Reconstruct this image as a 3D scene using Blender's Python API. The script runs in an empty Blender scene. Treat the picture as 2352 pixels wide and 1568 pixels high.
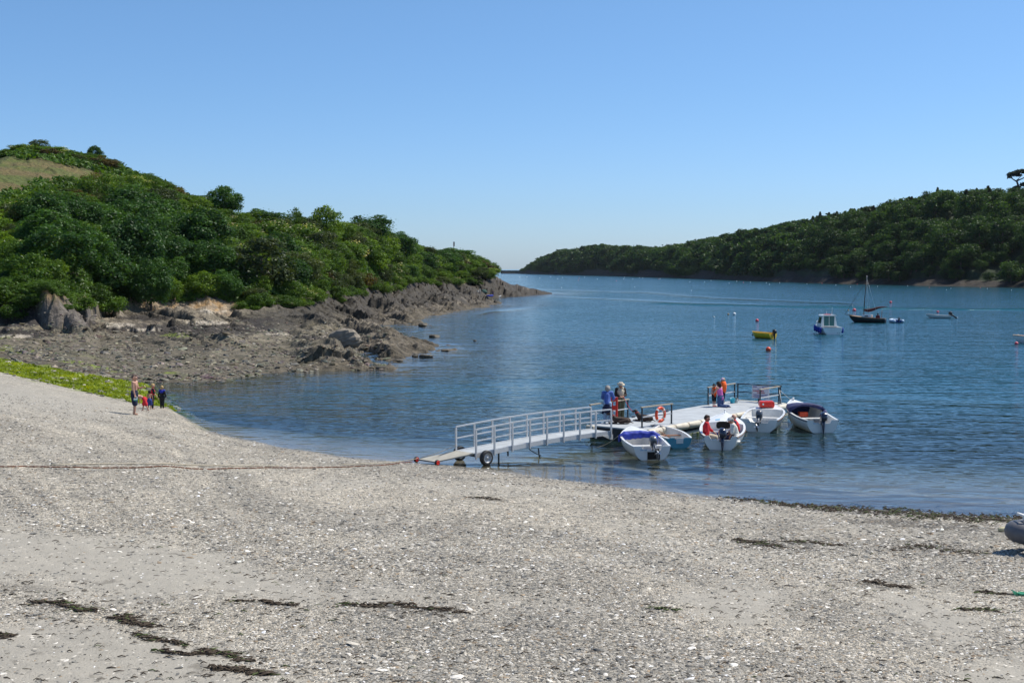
import bpy, math, random
import numpy as np
from mathutils import Vector, Matrix, Euler
R = math.radians
rng = np.random.default_rng(11)
random.seed(5)
scene = bpy.context.scene
col = scene.collection

# ------------------------------------------------------------------ camera
EYE = 7.5
FD, CX, CY, HZ = 2871.0, 1176.0, 784.0, 618.0      # focal length and centre, in units of a 2352 px wide picture
PITCH = math.atan((CY - HZ) / FD)
cam_d = bpy.data.cameras.new('camera')
cam_d.sensor_width = 36.0
cam_d.lens = 36.0 * FD / 2352.0
cam_d.clip_start = 0.5
cam_d.clip_end = 60000
cam = bpy.data.objects.new('camera', cam_d)
col.objects.link(cam)
cam.location = (0, 0, EYE)
cam.rotation_euler = (R(90) - PITCH, 0, 0)
scene.camera = cam
CP, SP = math.cos(PITCH), math.sin(PITCH)

def slope(Y):                       # dz/dy of the sight line through picture row Y
    c = -(Y - CY) / FD
    return (c * CP - SP) / (CP + c * SP)
def uof(X, Y=700.0):                # x/y of the sight line
    c = -(Y - CY) / FD
    return ((X - CX) / FD) / (CP + c * SP)
def at_z(X, Y, z=0.0):
    y = (z - EYE) / slope(Y)
    return Vector((uof(X, Y) * y, y, z))
def at_y(X, Y, y):
    return Vector((uof(X, Y) * y, y, EYE + slope(Y) * y))

# ------------------------------------------------------------------ world, sun
SUN_EL, SUN_AZ = R(56), R(64)        # azimuth to the right of the view direction (+Y)
w = bpy.data.worlds.new('World'); scene.world = w; w.use_nodes = True
nt = w.node_tree; bg = nt.nodes['Background']
sky = nt.nodes.new('ShaderNodeTexSky'); sky.sky_type = 'NISHITA'; sky.sun_disc = False
sky.sun_elevation = SUN_EL; sky.sun_rotation = SUN_AZ
sky.altitude = 0; sky.air_density = 1.0; sky.dust_density = 0.35; sky.ozone_density = 2.2
hs = nt.nodes.new('ShaderNodeHueSaturation'); hs.inputs['Saturation'].default_value = 1.12
tcw = nt.nodes.new('ShaderNodeTexCoord'); sxyz = nt.nodes.new('ShaderNodeSeparateXYZ'); rmp = nt.nodes.new('ShaderNodeValToRGB')
nt.links.new(tcw.outputs['Generated'], sxyz.inputs[0]); nt.links.new(sxyz.outputs[2], rmp.inputs[0])
# air near the horizon keeps the blue of a clear maritime day
els = rmp.color_ramp.elements
SKYT = [(0.0, (0.64, 0.86, 1.40)), (0.05, (0.63, 0.84, 1.26)), (0.13, (0.70, 0.89, 1.17)), (0.24, (0.82, 0.97, 1.12)), (0.6, (0.96, 0.99, 1.03))]
while len(els) < len(SKYT): els.new(0.5)
for e_, (p_, c_) in zip(els, SKYT): e_.position = p_; e_.color = c_ + (1,)
mxw = nt.nodes.new('ShaderNodeMix'); mxw.data_type = 'RGBA'; mxw.blend_type = 'MULTIPLY'; mxw.inputs[0].default_value = 1.0
nt.links.new(sky.outputs[0], hs.inputs['Color']); nt.links.new(hs.outputs[0], mxw.inputs[6]); nt.links.new(rmp.outputs[0], mxw.inputs[7])
nt.links.new(mxw.outputs[2], bg.inputs[0]); bg.inputs[1].default_value = 0.09
sun_d = bpy.data.lights.new('sun', 'SUN'); sun_d.energy = 4.1; sun_d.angle = R(0.53); sun_d.color = (1.0, 0.94, 0.84)
sun = bpy.data.objects.new('sun', sun_d); col.objects.link(sun)
sdir = Vector((math.sin(SUN_AZ) * math.cos(SUN_EL), math.cos(SUN_AZ) * math.cos(SUN_EL), math.sin(SUN_EL)))
sun.rotation_euler = (-sdir).to_track_quat('-Z', 'Y').to_euler()
sun.location = sdir * 200
scene.view_settings.view_transform = 'Standard'; scene.view_settings.look = 'None'
scene.view_settings.exposure = 0.36; scene.view_settings.gamma = 1.0
scene.render.engine = 'CYCLES'
scene.cycles.max_bounces = 6; scene.cycles.diffuse_bounces = 2; scene.cycles.glossy_bounces = 3
scene.cycles.transparent_max_bounces = 8; scene.cycles.transmission_bounces = 4
scene.cycles.caustics_reflective = False; scene.cycles.caustics_refractive = False

# ------------------------------------------------------------------ materials
MATS = {}
def srgb(r, g, b):
    f = lambda c: (c / 12.92 if c <= 0.04045 else ((c + 0.055) / 1.055) ** 2.4)
    return (f(r / 255), f(g / 255), f(b / 255))
class NT:
    def __init__(s, m):
        s.t = m.node_tree; s.n = s.t.nodes; s.l = s.t.links
    def node(s, kind, **kw):
        n = s.n.new('ShaderNode' + kind)
        for k, v in kw.items():
            if k.startswith('i_'):
                n.inputs[k[2:].replace('_', ' ')].default_value = v
            else: setattr(n, k, v)
        return n
    def link(s, a, b): s.l.new(a, b)
    def ramp(s, fac, stops, interp='LINEAR'):
        r = s.n.new('ShaderNodeValToRGB'); r.color_ramp.interpolation = interp
        e = r.color_ramp.elements
        while len(e) < len(stops): e.new(0.5)
        for q, (p, c) in zip(e, stops):
            q.position = p; q.color = tuple(c) + (1,) if len(c) == 3 else c
        s.link(fac, r.inputs[0]); return r.outputs[0]
    def mix(s, fac, a, b, mode='MIX'):
        m = s.n.new('ShaderNodeMix'); m.data_type = 'RGBA'; m.blend_type = mode
        for inp, v in ((m.inputs[0], fac), (m.inputs[6], a), (m.inputs[7], b)):
            if hasattr(v, 'links'): s.link(v, inp)
            elif isinstance(v, (int, float)): inp.default_value = v
            else: inp.default_value = tuple(v) + (1,) if len(v) == 3 else v
        return m.outputs[2]
    def math(s, op, a, b=0.0, clamp=False):
        m = s.n.new('ShaderNodeMath'); m.operation = op; m.use_clamp = clamp
        for inp, v in ((m.inputs[0], a), (m.inputs[1], b)):
            if hasattr(v, 'links'): s.link(v, inp)
            else: inp.default_value = v
        return m.outputs[0]
def newmat(name):
    m = bpy.data.materials.new(name); m.use_nodes = True
    return m, NT(m), m.node_tree.nodes['Principled BSDF']
def mat(name, c, rough=0.5, metal=0.0, var=0.12, scale=9.0, bump=0.0, coat=0.0, spec=0.5):
    """plain procedural paint, cloth or metal: base colour broken up by fine noise"""
    if name in MATS: return MATS[name]
    m, N, p = newmat(name)
    tc = N.node('TexCoord'); no = N.node('TexNoise'); no.inputs['Scale'].default_value = scale
    no.inputs['Detail'].default_value = 5
    N.link(tc.outputs['Object'], no.inputs['Vector'])
    lo = tuple(x * (1 - var) for x in c); hi = tuple(min(1, x * (1 + var)) for x in c)
    N.link(N.ramp(no.outputs[0], [(0.3, lo), (0.7, hi)]), p.inputs['Base Color'])
    p.inputs['Roughness'].default_value = rough; p.inputs['Metallic'].default_value = metal
    p.inputs['Coat Weight'].default_value = coat; p.inputs['Specular IOR Level'].default_value = spec
    if bump:
        b = N.node('Bump'); b.inputs['Strength'].default_value = bump; b.inputs['Distance'].default_value = 0.02
        N.link(no.outputs[0], b.inputs['Height']); N.link(b.outputs[0], p.inputs['Normal'])
    MATS[name] = m
    return m

# ------------------------------------------------------------------ mesh helpers
def link(o, parent=None):
    col.objects.link(o)
    if parent is not None: o.parent = parent
    return o
def tag(o, label=None, cat=None, group=None, kind=None):
    if label: o['label'] = label
    if cat: o['category'] = cat
    if group: o['group'] = group
    if kind: o['kind'] = kind
    return o
def empty(name, loc=(0, 0, 0), rz=0.0, label=None, cat=None, group=None):
    o = bpy.data.objects.new(name, None); o.empty_display_size = 0.3
    link(o); o.location = loc; o.rotation_euler = (0, 0, rz)
    return tag(o, label, cat, group)
def np_mesh(name, V, F, mats, parent=None, attrs=None, cols=None, smooth=False, midx=None):
    """one mesh object from numpy arrays; F is (n,3) or (n,4)"""
    me = bpy.data.meshes.new(name)
    V = np.asarray(V, dtype=np.float32); F = np.asarray(F, dtype=np.int32)
    k = F.shape[1]
    me.vertices.add(len(V)); me.vertices.foreach_set('co', V.ravel())
    me.loops.add(F.size); me.loops.foreach_set('vertex_index', F.ravel())
    me.polygons.add(len(F))
    me.polygons.foreach_set('loop_start', np.arange(0, F.size, k, dtype=np.int32))
    me.polygons.foreach_set('loop_total', np.full(len(F), k, dtype=np.int32))
    me.polygons.foreach_set('use_smooth', np.full(len(F), smooth))
    for m in (mats if isinstance(mats, (list, tuple)) else [mats]): me.materials.append(m)
    if midx is not None: me.polygons.foreach_set('material_index', np.asarray(midx, dtype=np.int32))
    me.update(calc_edges=True)
    for an, arr in (attrs or {}).items():
        a = me.attributes.new(an, 'FLOAT', 'POINT'); a.data.foreach_set('value', np.asarray(arr, dtype=np.float32).ravel())
    if cols is not None:
        a = me.attributes.new('Col', 'FLOAT_COLOR', 'POINT')
        c4 = np.ones((len(V), 4), dtype=np.float32); c4[:, :3] = cols
        a.data.foreach_set('color', c4.ravel())
    o = bpy.data.objects.new(name, me)
    return link(o, parent)
def grid_faces(nr, nc):
    i = np.arange(nr - 1)[:, None] * nc + np.arange(nc - 1)[None, :]
    return np.stack([i, i + 1, i + nc + 1, i + nc], axis=-1).reshape(-1, 4)

class MB:
    """collects boxes, tubes, lathes and lofts; build() links them as ONE mesh object"""
    def __init__(s): s.v = []; s.f = []; s.m = []; s.sm = []
    def add(s, vs, fs, mi=0, smooth=False, M=None):
        b = len(s.v)
        for p in vs:
            p = Vector(p)
            s.v.append(M @ p if M is not None else p)
        for f in fs:
            s.f.append([b + i for i in f]); s.m.append(mi); s.sm.append(smooth)
        return s
    def box(s, c, d, rot=None, mi=0, M=None):
        x, y, z = d[0] / 2, d[1] / 2, d[2] / 2
        vs = [Vector(q) for q in ((-x, -y, -z), (x, -y, -z), (x, y, -z), (-x, y, -z), (-x, -y, z), (x, -y, z), (x, y, z), (-x, y, z))]
        T = Matrix.Translation(c)
        if rot is not None: T = T @ Euler(rot).to_matrix().to_4x4()
        if M is not None: T = M @ T
        return s.add(vs, [(0, 3, 2, 1), (4, 5, 6, 7), (0, 1, 5, 4), (1, 2, 6, 5), (2, 3, 7, 6), (3, 0, 4, 7)], mi, False, T)
    def beam(s, a, b, wd, ht, mi=0, up=(0, 0, 1)):
        a, b = Vector(a), Vector(b); d = (b - a); L = d.length; d.normalize()
        sd = d.cross(Vector(up))
        if sd.length < 1e-4: sd = d.cross(Vector((1, 0, 0)))
        sd.normalize(); u = sd.cross(d)
        M = Matrix((sd, d, u)).transposed().to_4x4(); M.translation = (a + b) / 2
        return s.box((0, 0, 0), (wd, L, ht), mi=mi, M=M)
    def tube(s, pts, r, n=8, mi=0, smooth=True, cap=True, closed=False):
        pts = [Vector(p) for p in pts]; k = len(pts)
        rs = r if isinstance(r, (list, tuple)) else [r] * k
        b = len(s.v); ref = Vector((0, 0, 1))
        for i, p in enumerate(pts):
            if closed: t = pts[(i + 1) % k] - pts[i - 1]
            else: t = pts[min(i + 1, k - 1)] - pts[max(i - 1, 0)]
            t.normalize()
            rf = ref if abs(t.dot(ref)) < 0.95 else Vector((1, 0, 0))
            u = t.cross(rf).normalized(); v = u.cross(t)
            for j in range(n):
                a = 2 * math.pi * j / n
                s.v.append(p + (u * math.cos(a) + v * math.sin(a)) * rs[i])
        for i in range(k if closed else k - 1):
            i2 = (i + 1) % k
            for j in range(n):
                j2 = (j + 1) % n
                s.f.append([b + i * n + j, b + i2 * n + j, b + i2 * n + j2, b + i * n + j2]); s.m.append(mi); s.sm.append(smooth)
        if cap and not closed:
            s.f.append([b + j for j in range(n)]); s.m.append(mi); s.sm.append(False)
            s.f.append([b + (k - 1) * n + j for j in range(n - 1, -1, -1)]); s.m.append(mi); s.sm.append(False)
        return s
    def loft(s, rings, mi=0, smooth=True, closed=True, cap=(False, False)):
        b = len(s.v); n = len(rings[0])
        for r in rings: s.v += [Vector(p) for p in r]
        for i in range(len(rings) - 1):
            for j in range(n if closed else n - 1):
                j2 = (j + 1) % n
                s.f.append([b + i * n + j, b + i * n + j2, b + (i + 1) * n + j2, b + (i + 1) * n + j]); s.m.append(mi); s.sm.append(smooth)
        if cap[0]: s.f.append([b + j for j in range(n - 1, -1, -1)]); s.m.append(mi); s.sm.append(False)
        if cap[1]: s.f.append([b + (len(rings) - 1) * n + j for j in range(n)]); s.m.append(mi); s.sm.append(False)
        return s
    def lathe(s, prof, n=20, mi=0, smooth=True, M=None, sx=1.0, sy=1.0, cap=(True, True)):
        rings = [[(r * math.cos(2 * math.pi * j / n) * sx, r * math.sin(2 * math.pi * j / n) * sy, z) for j in range(n)] for r, z in prof]
        if M is not None: rings = [[M @ Vector(p) for p in r] for r in rings]
        return s.loft(rings, mi, smooth, True, cap)
    def blob(s, c, r, n=12, mi=0, rot=None, sq=1.0):
        """ellipsoid with radii r"""
        rx, ry, rz = (r, r, r) if isinstance(r, (int, float)) else r
        T = Matrix.Translation(c)
        if rot is not None: T = T @ Euler(rot).to_matrix().to_4x4()
        rings = []
        h = max(4, n // 2)
        for i in range(h + 1):
            a = math.pi * (i / h) * 0.998 + 0.001
            rr, z = math.sin(a) ** sq, -math.cos(a)
            rings.append([T @ Vector((rx * rr * math.cos(2 * math.pi * j / n), ry * rr * math.sin(2 * math.pi * j / n), rz * z)) for j in range(n)])
        return s.loft(rings, mi, True, True, (True, True))
    def build(s, name, mats, parent=None, loc=None, rz=0.0, bevel=0.0):
        me = bpy.data.meshes.new(name)
        me.from_pydata([tuple(p) for p in s.v], [], s.f)
        for m in (mats if isinstance(mats, (list, tuple)) else [mats]): me.materials.append(m)
        me.polygons.foreach_set('material_index', s.m); me.polygons.foreach_set('use_smooth', s.sm)
        me.update()
        o = link(bpy.data.objects.new(name, me), parent)
        if loc is not None: o.location = loc
        if rz: o.rotation_euler = (0, 0, rz)
        if bevel:
            b = o.modifiers.new('bevel', 'BEVEL'); b.width = bevel; b.segments = 2; b.limit_method = 'ANGLE'; b.angle_limit = R(40)
        return o
def copy_tree(o, parent=None):
    c = o.copy(); col.objects.link(c)
    if parent is not None: c.parent = parent
    for ch in list(o.children): copy_tree(ch, c)
    return c

# ------------------------------------------------------------------ noise
PERM = np.random.default_rng(3).permutation(256).astype(np.int64)
PERM = np.concatenate([PERM, PERM, PERM])
GR = np.array([(math.cos(a), math.sin(a)) for a in np.linspace(0, 2 * math.pi, 17)[:-1]])
def perlin(x, y, seed=0):
    x = np.asarray(x, float) + seed * 17.31; y = np.asarray(y, float) - seed * 9.77
    xi = np.floor(x).astype(np.int64); yi = np.floor(y).astype(np.int64)
    fx, fy = x - xi, y - yi
    def g(ix, iy, dx, dy):
        h = PERM[PERM[ix & 255] + (iy & 255)] & 15
        return GR[h, 0] * dx + GR[h, 1] * dy
    u = fx * fx * fx * (fx * (fx * 6 - 15) + 10); v = fy * fy * fy * (fy * (fy * 6 - 15) + 10)
    a = g(xi, yi, fx, fy); b = g(xi + 1, yi, fx - 1, fy); c = g(xi, yi + 1, fx, fy - 1); d = g(xi + 1, yi + 1, fx - 1, fy - 1)
    return ((a + (b - a) * u) * (1 - v) + (c + (d - c) * u) * v) * 1.4
def fbm(x, y, o=4, seed=0, gain=0.5):
    t = 0; a = 1.0; f = 1.0
    for i in range(o): t = t + a * perlin(x * f, y * f, seed + i); a *= gain; f *= 2.03
    return t
def ridged(x, y, o=4, seed=0, gain=0.55):
    t = 0; a = 1.0; f = 1.0; n = 0
    for i in range(o): t = t + a * (1 - 2 * np.abs(perlin(x * f, y * f, seed + i))); n += a; a *= gain; f *= 2.07
    return t / n
def sstep(a, b, x):
    t = np.clip((x - a) / (b - a), 0, 1); return t * t * (3 - 2 * t)
def interp(X, tab):
    xs = np.array([t[0] for t in tab], float); ys = np.array([t[1] for t in tab], float)
    return np.interp(X, xs, ys)
def poly_sd(px, py, poly):
    """signed distance to a closed polygon, positive inside"""
    P = np.array(poly, float); Q = np.roll(P, -1, axis=0)
    best = np.full(px.shape, 1e18); inside = np.zeros(px.shape, bool)
    for (ax, ay), (bx, by) in zip(P, Q):
        dx, dy = bx - ax, by - ay; L = dx * dx + dy * dy + 1e-12
        t = np.clip(((px - ax) * dx + (py - ay) * dy) / L, 0, 1)
        best = np.minimum(best, (px - ax - t * dx) ** 2 + (py - ay - t * dy) ** 2)
        c = ((ay > py) != (by > py)) & (px < (bx - ax) * (py - ay) / (by - ay + 1e-12) + ax)
        inside ^= c
    d = np.sqrt(best); return np.where(inside, d, -d)
def poly_z(pts, z=0.0):
    return [tuple(at_z(X, Y, z))[:2] for X, Y in pts]
# ------------------------------------------------------------------ heights
vslope = np.vectorize(slope)
def proj(x, y, z):
    dz = z - EYE
    fw = y * CP - dz * SP; up = y * SP + dz * CP
    return CX + FD * x / fw, CY - FD * up / fw
T_EDGE = [(-900, 700), (-400, 780), (0, 855), (150, 890), (300, 924), (385, 936), (430, 964), (480, 990), (560, 1010), (640, 1026), (800, 1050), (1000, 1067),
          (1130, 1080), (1300, 1103), (1500, 1125), (1700, 1146), (2000, 1172), (2352, 1191), (2900, 1220), (3400, 1240)]
def z_edge(X): return interp(X, [(-900, 2.2), (0, 1.0), (150, 0.62), (300, 0.22), (400, 0.0)])
def y_edge(X):
    Y = interp(X, T_EDGE)
    return (z_edge(X) - EYE) / vslope(Y)
def H_beach(x, y):
    X = CX + FD * x / y * CP
    ye, ze = y_edge(X), z_edge(X)
    t = (ye - y) / (ye - 16.0)
    up = np.where(y > 16, ze + (2.2 - ze) * np.clip(t, 0, 1) ** 0.93, 2.2 + (16 - y) * 0.12)
    wl = sstep(430, 330, X)
    d = np.maximum(y - ye, 0)
    dn_sea = -0.085 * d - 0.0006 * d * d
    dn_l = np.where(d < 14, -0.014 * d, -0.196 - 0.12 * (d - 14))
    dn = np.maximum(ze + dn_sea * (1 - wl) + dn_l * wl, -7)
    z = np.where(y < ye, up, dn)
    return z + 0.035 * fbm(x * 0.35, y * 0.35, 3, 40) * np.clip(np.abs(d) * 0 + 1, 0, 1) * np.where(y < ye, sstep(0, 4, ye - y), 1)

T_B = [(-700, 800, 104, 690, 109), (0, 742, 122, 688, 127), (60, 742, 123, 680, 128), (100, 745, 123, 655, 129), (200, 738, 126, 684, 134),
       (230, 735, 142, 694, 147), (262, 722, 150, 690, 153), (400, 714, 156, 684, 160), (500, 712, 158, 680, 163), (590, 716, 160, 690, 167),
       (680, 706, 168, 682, 174), (750, 694, 190, 668, 196), (820, 682, 220, 660, 228), (900, 670, 262, 650, 270), (1000, 656, 318, 640, 326),
       (1060, 648, 340, 632, 346), (1110, 645, 348, 630, 353), (1135, 645, 352, 634, 357), (1160, 650, 362, 648, 368), (1200, 659, 370, 657, 376),
       (1240, 667, 376, 666, 380), (1275, 674, 380, 674, 385), (1400, 690, 385, 690, 390)]
T_S = [(-700, 190, 270, 2.5), (0, 318, 250, 1.3), (120, 334, 250, 1.2), (240, 358, 248, 1.3), (340, 394, 245, 1.4), (470, 447, 236, 2.0), (550, 474, 230, 3.0),
       (650, 484, 228, 4.5), (690, 484, 228, 4.5), (760, 492, 236, 4.5), (820, 506, 258, 4.5), (860, 508, 280, 4.2), (900, 532, 305, 4.0), (940, 560, 335, 3.5), (1000, 570, 362, 3.2), (1050, 577, 370, 3.0),
       (1100, 588, 374, 3.0), (1128, 606, 376, 3.0), (1140, 640, 378, 0), (1160, 655, 380, 0), (1280, 690, 392, 0), (1400, 700, 400, 0)]
def tabz(tab, i, j):
    return [(t[0], EYE + slope(t[i]) * t[j]) for t in tab]
TB_y = [(t[0], t[2]) for t in T_B]; TB_z = tabz(T_B, 1, 2)
TC_y = [(t[0], t[4]) for t in T_B]; TC_z = tabz(T_B, 3, 4)
TS_y = [(t[0], t[2]) for t in T_S]; TS_z = [(t[0], EYE + slope(t[1]) * t[2] - t[3]) for t in T_S]
COAST_L = []
for X, Y in [(-700, 735), (-300, 770), (0, 820), (150, 846), (300, 869), (420, 880), (480, 875), (600, 858), (750, 848), (850, 846), (908, 850), (890, 838), (925, 822),
             (1000, 809), (1028, 803), (1000, 795), (925, 776), (985, 748), (940, 738), (1000, 723), (1060, 712), (1145, 700), (1132, 691), (1118, 685),
             (1150, 681), (1200, 681), (1275, 674)]:
    p = at_z(X, Y, float(z_edge(X))); COAST_L.append((p.x, p.y))
for X, y in [(1262, 398), (1150, 425), (900, 440), (-700, 440)]:
    COAST_L.append((uof(X) * y, y))
SLAB = {}
def left_fields(x, y):
    X = CX + FD * x / y * CP
    sd = poly_sd(x, y, COAST_L)
    return X, sd
def H_left(x, y, fields=None, noise=True):
    X, sd = fields if fields is not None else left_fields(x, y)
    ze = np.clip(z_edge(X), 0, 3) - 0.25 * sstep(420, 300, X)
    if noise:
        sd = sd + sstep(760, 960, X) * 1.6 * fbm(x * 0.22, y * 0.22, 3, 5) + 0.35 * fbm(x * .9, y * .9, 2, 6)
    yb, zb, yc, zc = interp(X, TB_y), interp(X, TB_z), interp(X, TC_y), interp(X, TC_z)
    ys, zs = interp(X, TS_y), interp(X, TS_z)
    db = np.maximum(yb - y, 0)
    f = np.clip(sd / np.maximum(sd + db, 0.01), 0, 1)
    z = ze + (zb - ze) * f ** 0.8
    tc = np.clip((y - yb) / (yc - yb), 0, 1); z = np.where(y > yb, zb + (zc - zb) * sstep(0, 1, tc), z)
    th = np.clip((y - yc) / (ys - yc), 0, 1); z = np.where(y > yc, zc + (zs - zc) * th ** 0.93, z)
    z = np.where(y > ys, zs - 0.05 * (y - ys) - 0.001 * (y - ys) ** 2, z)
    # buttress beside the cave
    zt = interp(X, [(-700, 4.4), (40, 3.9), (80, 4.0), (102, 4.5), (135, 4.3), (170, 3.4), (204, 2.0), (236, 0)])
    yf = interp(X, [(-700, 108), (-100, 118), (40, 121), (85, 120), (110, 118), (225, 114)])
    bt = zt * sstep(yf - 3.5, yf + 3.0, y) * sstep(140, 128, y)
    z = np.maximum(z, bt)
    on_b = (bt > 0.4) & (z <= bt + 1e-6)
    z = np.where(sd < 0, np.maximum(ze + np.where(X > 700, 0.22, 0.11) * sd, -7), np.minimum(z, ze + 0.55 * sd + 0.25))
    if noise:
        ca, sa = math.cos(R(108)), math.sin(R(108))
        a, b = x * ca + y * sa, -x * sa + y * ca
        rock = np.maximum(sstep(600, 800, X), sstep(12, 24, sd) * 0.75) * sstep(-3, 2, sd)
        rock = np.maximum(rock, sstep(160, 60, X) * sstep(4, 12, sd) * 0.6)
        cliff = (y > yb - 1) & (y < yc + 2) | on_b
        amp = np.where(cliff, np.where(on_b, 0.9, np.where(X > 560, .42, .65)), 0.10 + 1.2 * rock) * np.where(y > yc + 3, 0.35, 1)
        wx = 3.0 * fbm(x * .09, y * .09, 3, 21) + 0.8 * fbm(x * .4, y * .4, 2, 22)
        def saw(t, k): 
            f = t - np.floor(t); return np.where(f < k, f / k, (1 - f) / (1 - k)), np.floor(t)
        def cellr(i, j): return PERM[(PERM[i.astype(np.int64) & 255] + j.astype(np.int64)) & 255] / 255.0
        s1, i1 = saw((b + wx) * 0.14 + 0.02 * a, 0.78); c1 = cellr(i1, np.floor(a * .055 + i1 * .37))
        s2, i2 = saw((b + wx * .7) * 0.46 - 0.03 * a, 0.75); c2 = cellr(i2, np.floor(a * .16 + i2 * .61))
        SLAB['t'] = np.clip(.55 * (c1 - .5) + .35 * (c2 - .5) + .25 * (s1 - .5) + .2 * (s2 - .5), -.6, .6)
        n0 = fbm((b + wx) * 0.06, a * 0.03, 3, 18); n3 = fbm(x * 1.2, y * 1.2, 3, 31); n2 = ridged((b + wx) * .9, a * .3, 3, 13)
        z = z + amp * (1.0 * s1 * (.45 + .9 * c1) + .42 * s2 * (.4 + 1.0 * c2) + 1.1 * n0 + .14 * n2 + .12 * n3 - .55) * sstep(-6, 5, sd)
    return z

# right-hand shore and wooded ridge
T_RC = [(1150, 2150), (1195, 2000), (1300, 1640), (1450, 1270), (1600, 985), (1750, 775), (1900, 665), (2100, 576), (2352, 513), (2700, 452), (3200, 400)]
T_RS = [(1150, 622, 2150, 0), (1195, 621, 2060, 1), (1215, 608, 2010, 5), (1240, 594, 1960, 8), (1290, 574, 1830, 9), (1330, 570, 1720, 9), (1380, 563, 1580, 9), (1500, 566, 1330, 9), (1560, 559, 1240, 9), (1640, 545, 1110, 9),
        (1690, 535, 1030, 9), (1720, 525, 1000, 9), (1800, 510, 910, 9), (1880, 495, 850, 9), (1950, 480, 805, 9), (2030, 467, 765, 9), (2080, 450, 740, 9), (2150, 436, 715, 9),
        (2250, 430, 690, 9), (2352, 428, 665, 9), (2700, 410, 600, 9), (3200, 400, 540, 9)]
TR_s_y = [(t[0], t[2]) for t in T_RS]; TR_s_z = [(t[0], EYE + slope(t[1]) * t[2] - t[3]) for t in T_RS]
def H_right(x, y):
    X = CX + FD * x / y * CP
    yc = interp(X, T_RC); ys = interp(X, TR_s_y); zs = interp(X, TR_s_z)
    yc = yc * (1 + 0.014 * fbm(X * 0.012, X * 0 + 3.3, 3, 2))
    d = y - yc
    ledge = 2.2 * sstep(0, 14, d) + 2.8 * sstep(14, 20, d)
    t = np.clip((d - 16) / np.maximum(ys - yc - 16, 1), 0, 1)
    z = ledge + (zs - 5.0) * np.sin(t * math.pi / 2) ** 1.15
    z = np.where(y > ys, zs - 0.03 * (y - ys), z)
    z = np.where(d < 0, np.maximum(0.12 * d, -6), z)
    gul = 3.0 * fbm(X * 0.02, y * 0.004, 3, 9) * sstep(25, 70, d)
    rk = 0.9 * ridged(x * 0.05, y * 0.09, 4, 17) * sstep(-3, 6, d) * sstep(30, 18, d)
    return np.where(X < 1150, -7, z + gul + rk)

# ------------------------------------------------------------------ materials of the ground
def terrain_mat():
    m, N, p = newmat('rock and soil')
    at = N.node('Attribute', attribute_name='Col'); tc = N.node('TexCoord')
    n1 = N.node('TexNoise'); n1.inputs['Scale'].default_value = 1.7; n1.inputs['Detail'].default_value = 8; n1.inputs['Roughness'].default_value = 0.7
    N.link(tc.outputs['Object'], n1.inputs['Vector'])
    v = N.node('TexVoronoi'); v.inputs['Scale'].default_value = 3.0; N.link(tc.outputs['Object'], v.inputs['Vector'])
    c = N.mix(1.0, at.outputs['Color'], N.ramp(n1.outputs[0], [(0.32, (0.45, 0.44, 0.43)), (0.52, (1, 1, 1)), (0.7, (1.55, 1.5, 1.42))]), 'MULTIPLY')
    c = N.mix(0.5, c, N.mix(1.0, c, N.ramp(v.outputs['Color'], [(0.0, (0.45, 0.45, 0.45)), (1.0, (1.6, 1.55, 1.45))]), 'MULTIPLY'))
    N.link(c, p.inputs['Base Color']); p.inputs['Roughness'].default_value = 0.85; p.inputs['Specular IOR Level'].default_value = 0.3
    b = N.node('Bump'); b.inputs['Strength'].default_value = 0.9; b.inputs['Distance'].default_value = 0.25
    N.link(n1.outputs[0], b.inputs['Height']); N.link(b.outputs[0], p.inputs['Normal'])
    return m
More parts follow.
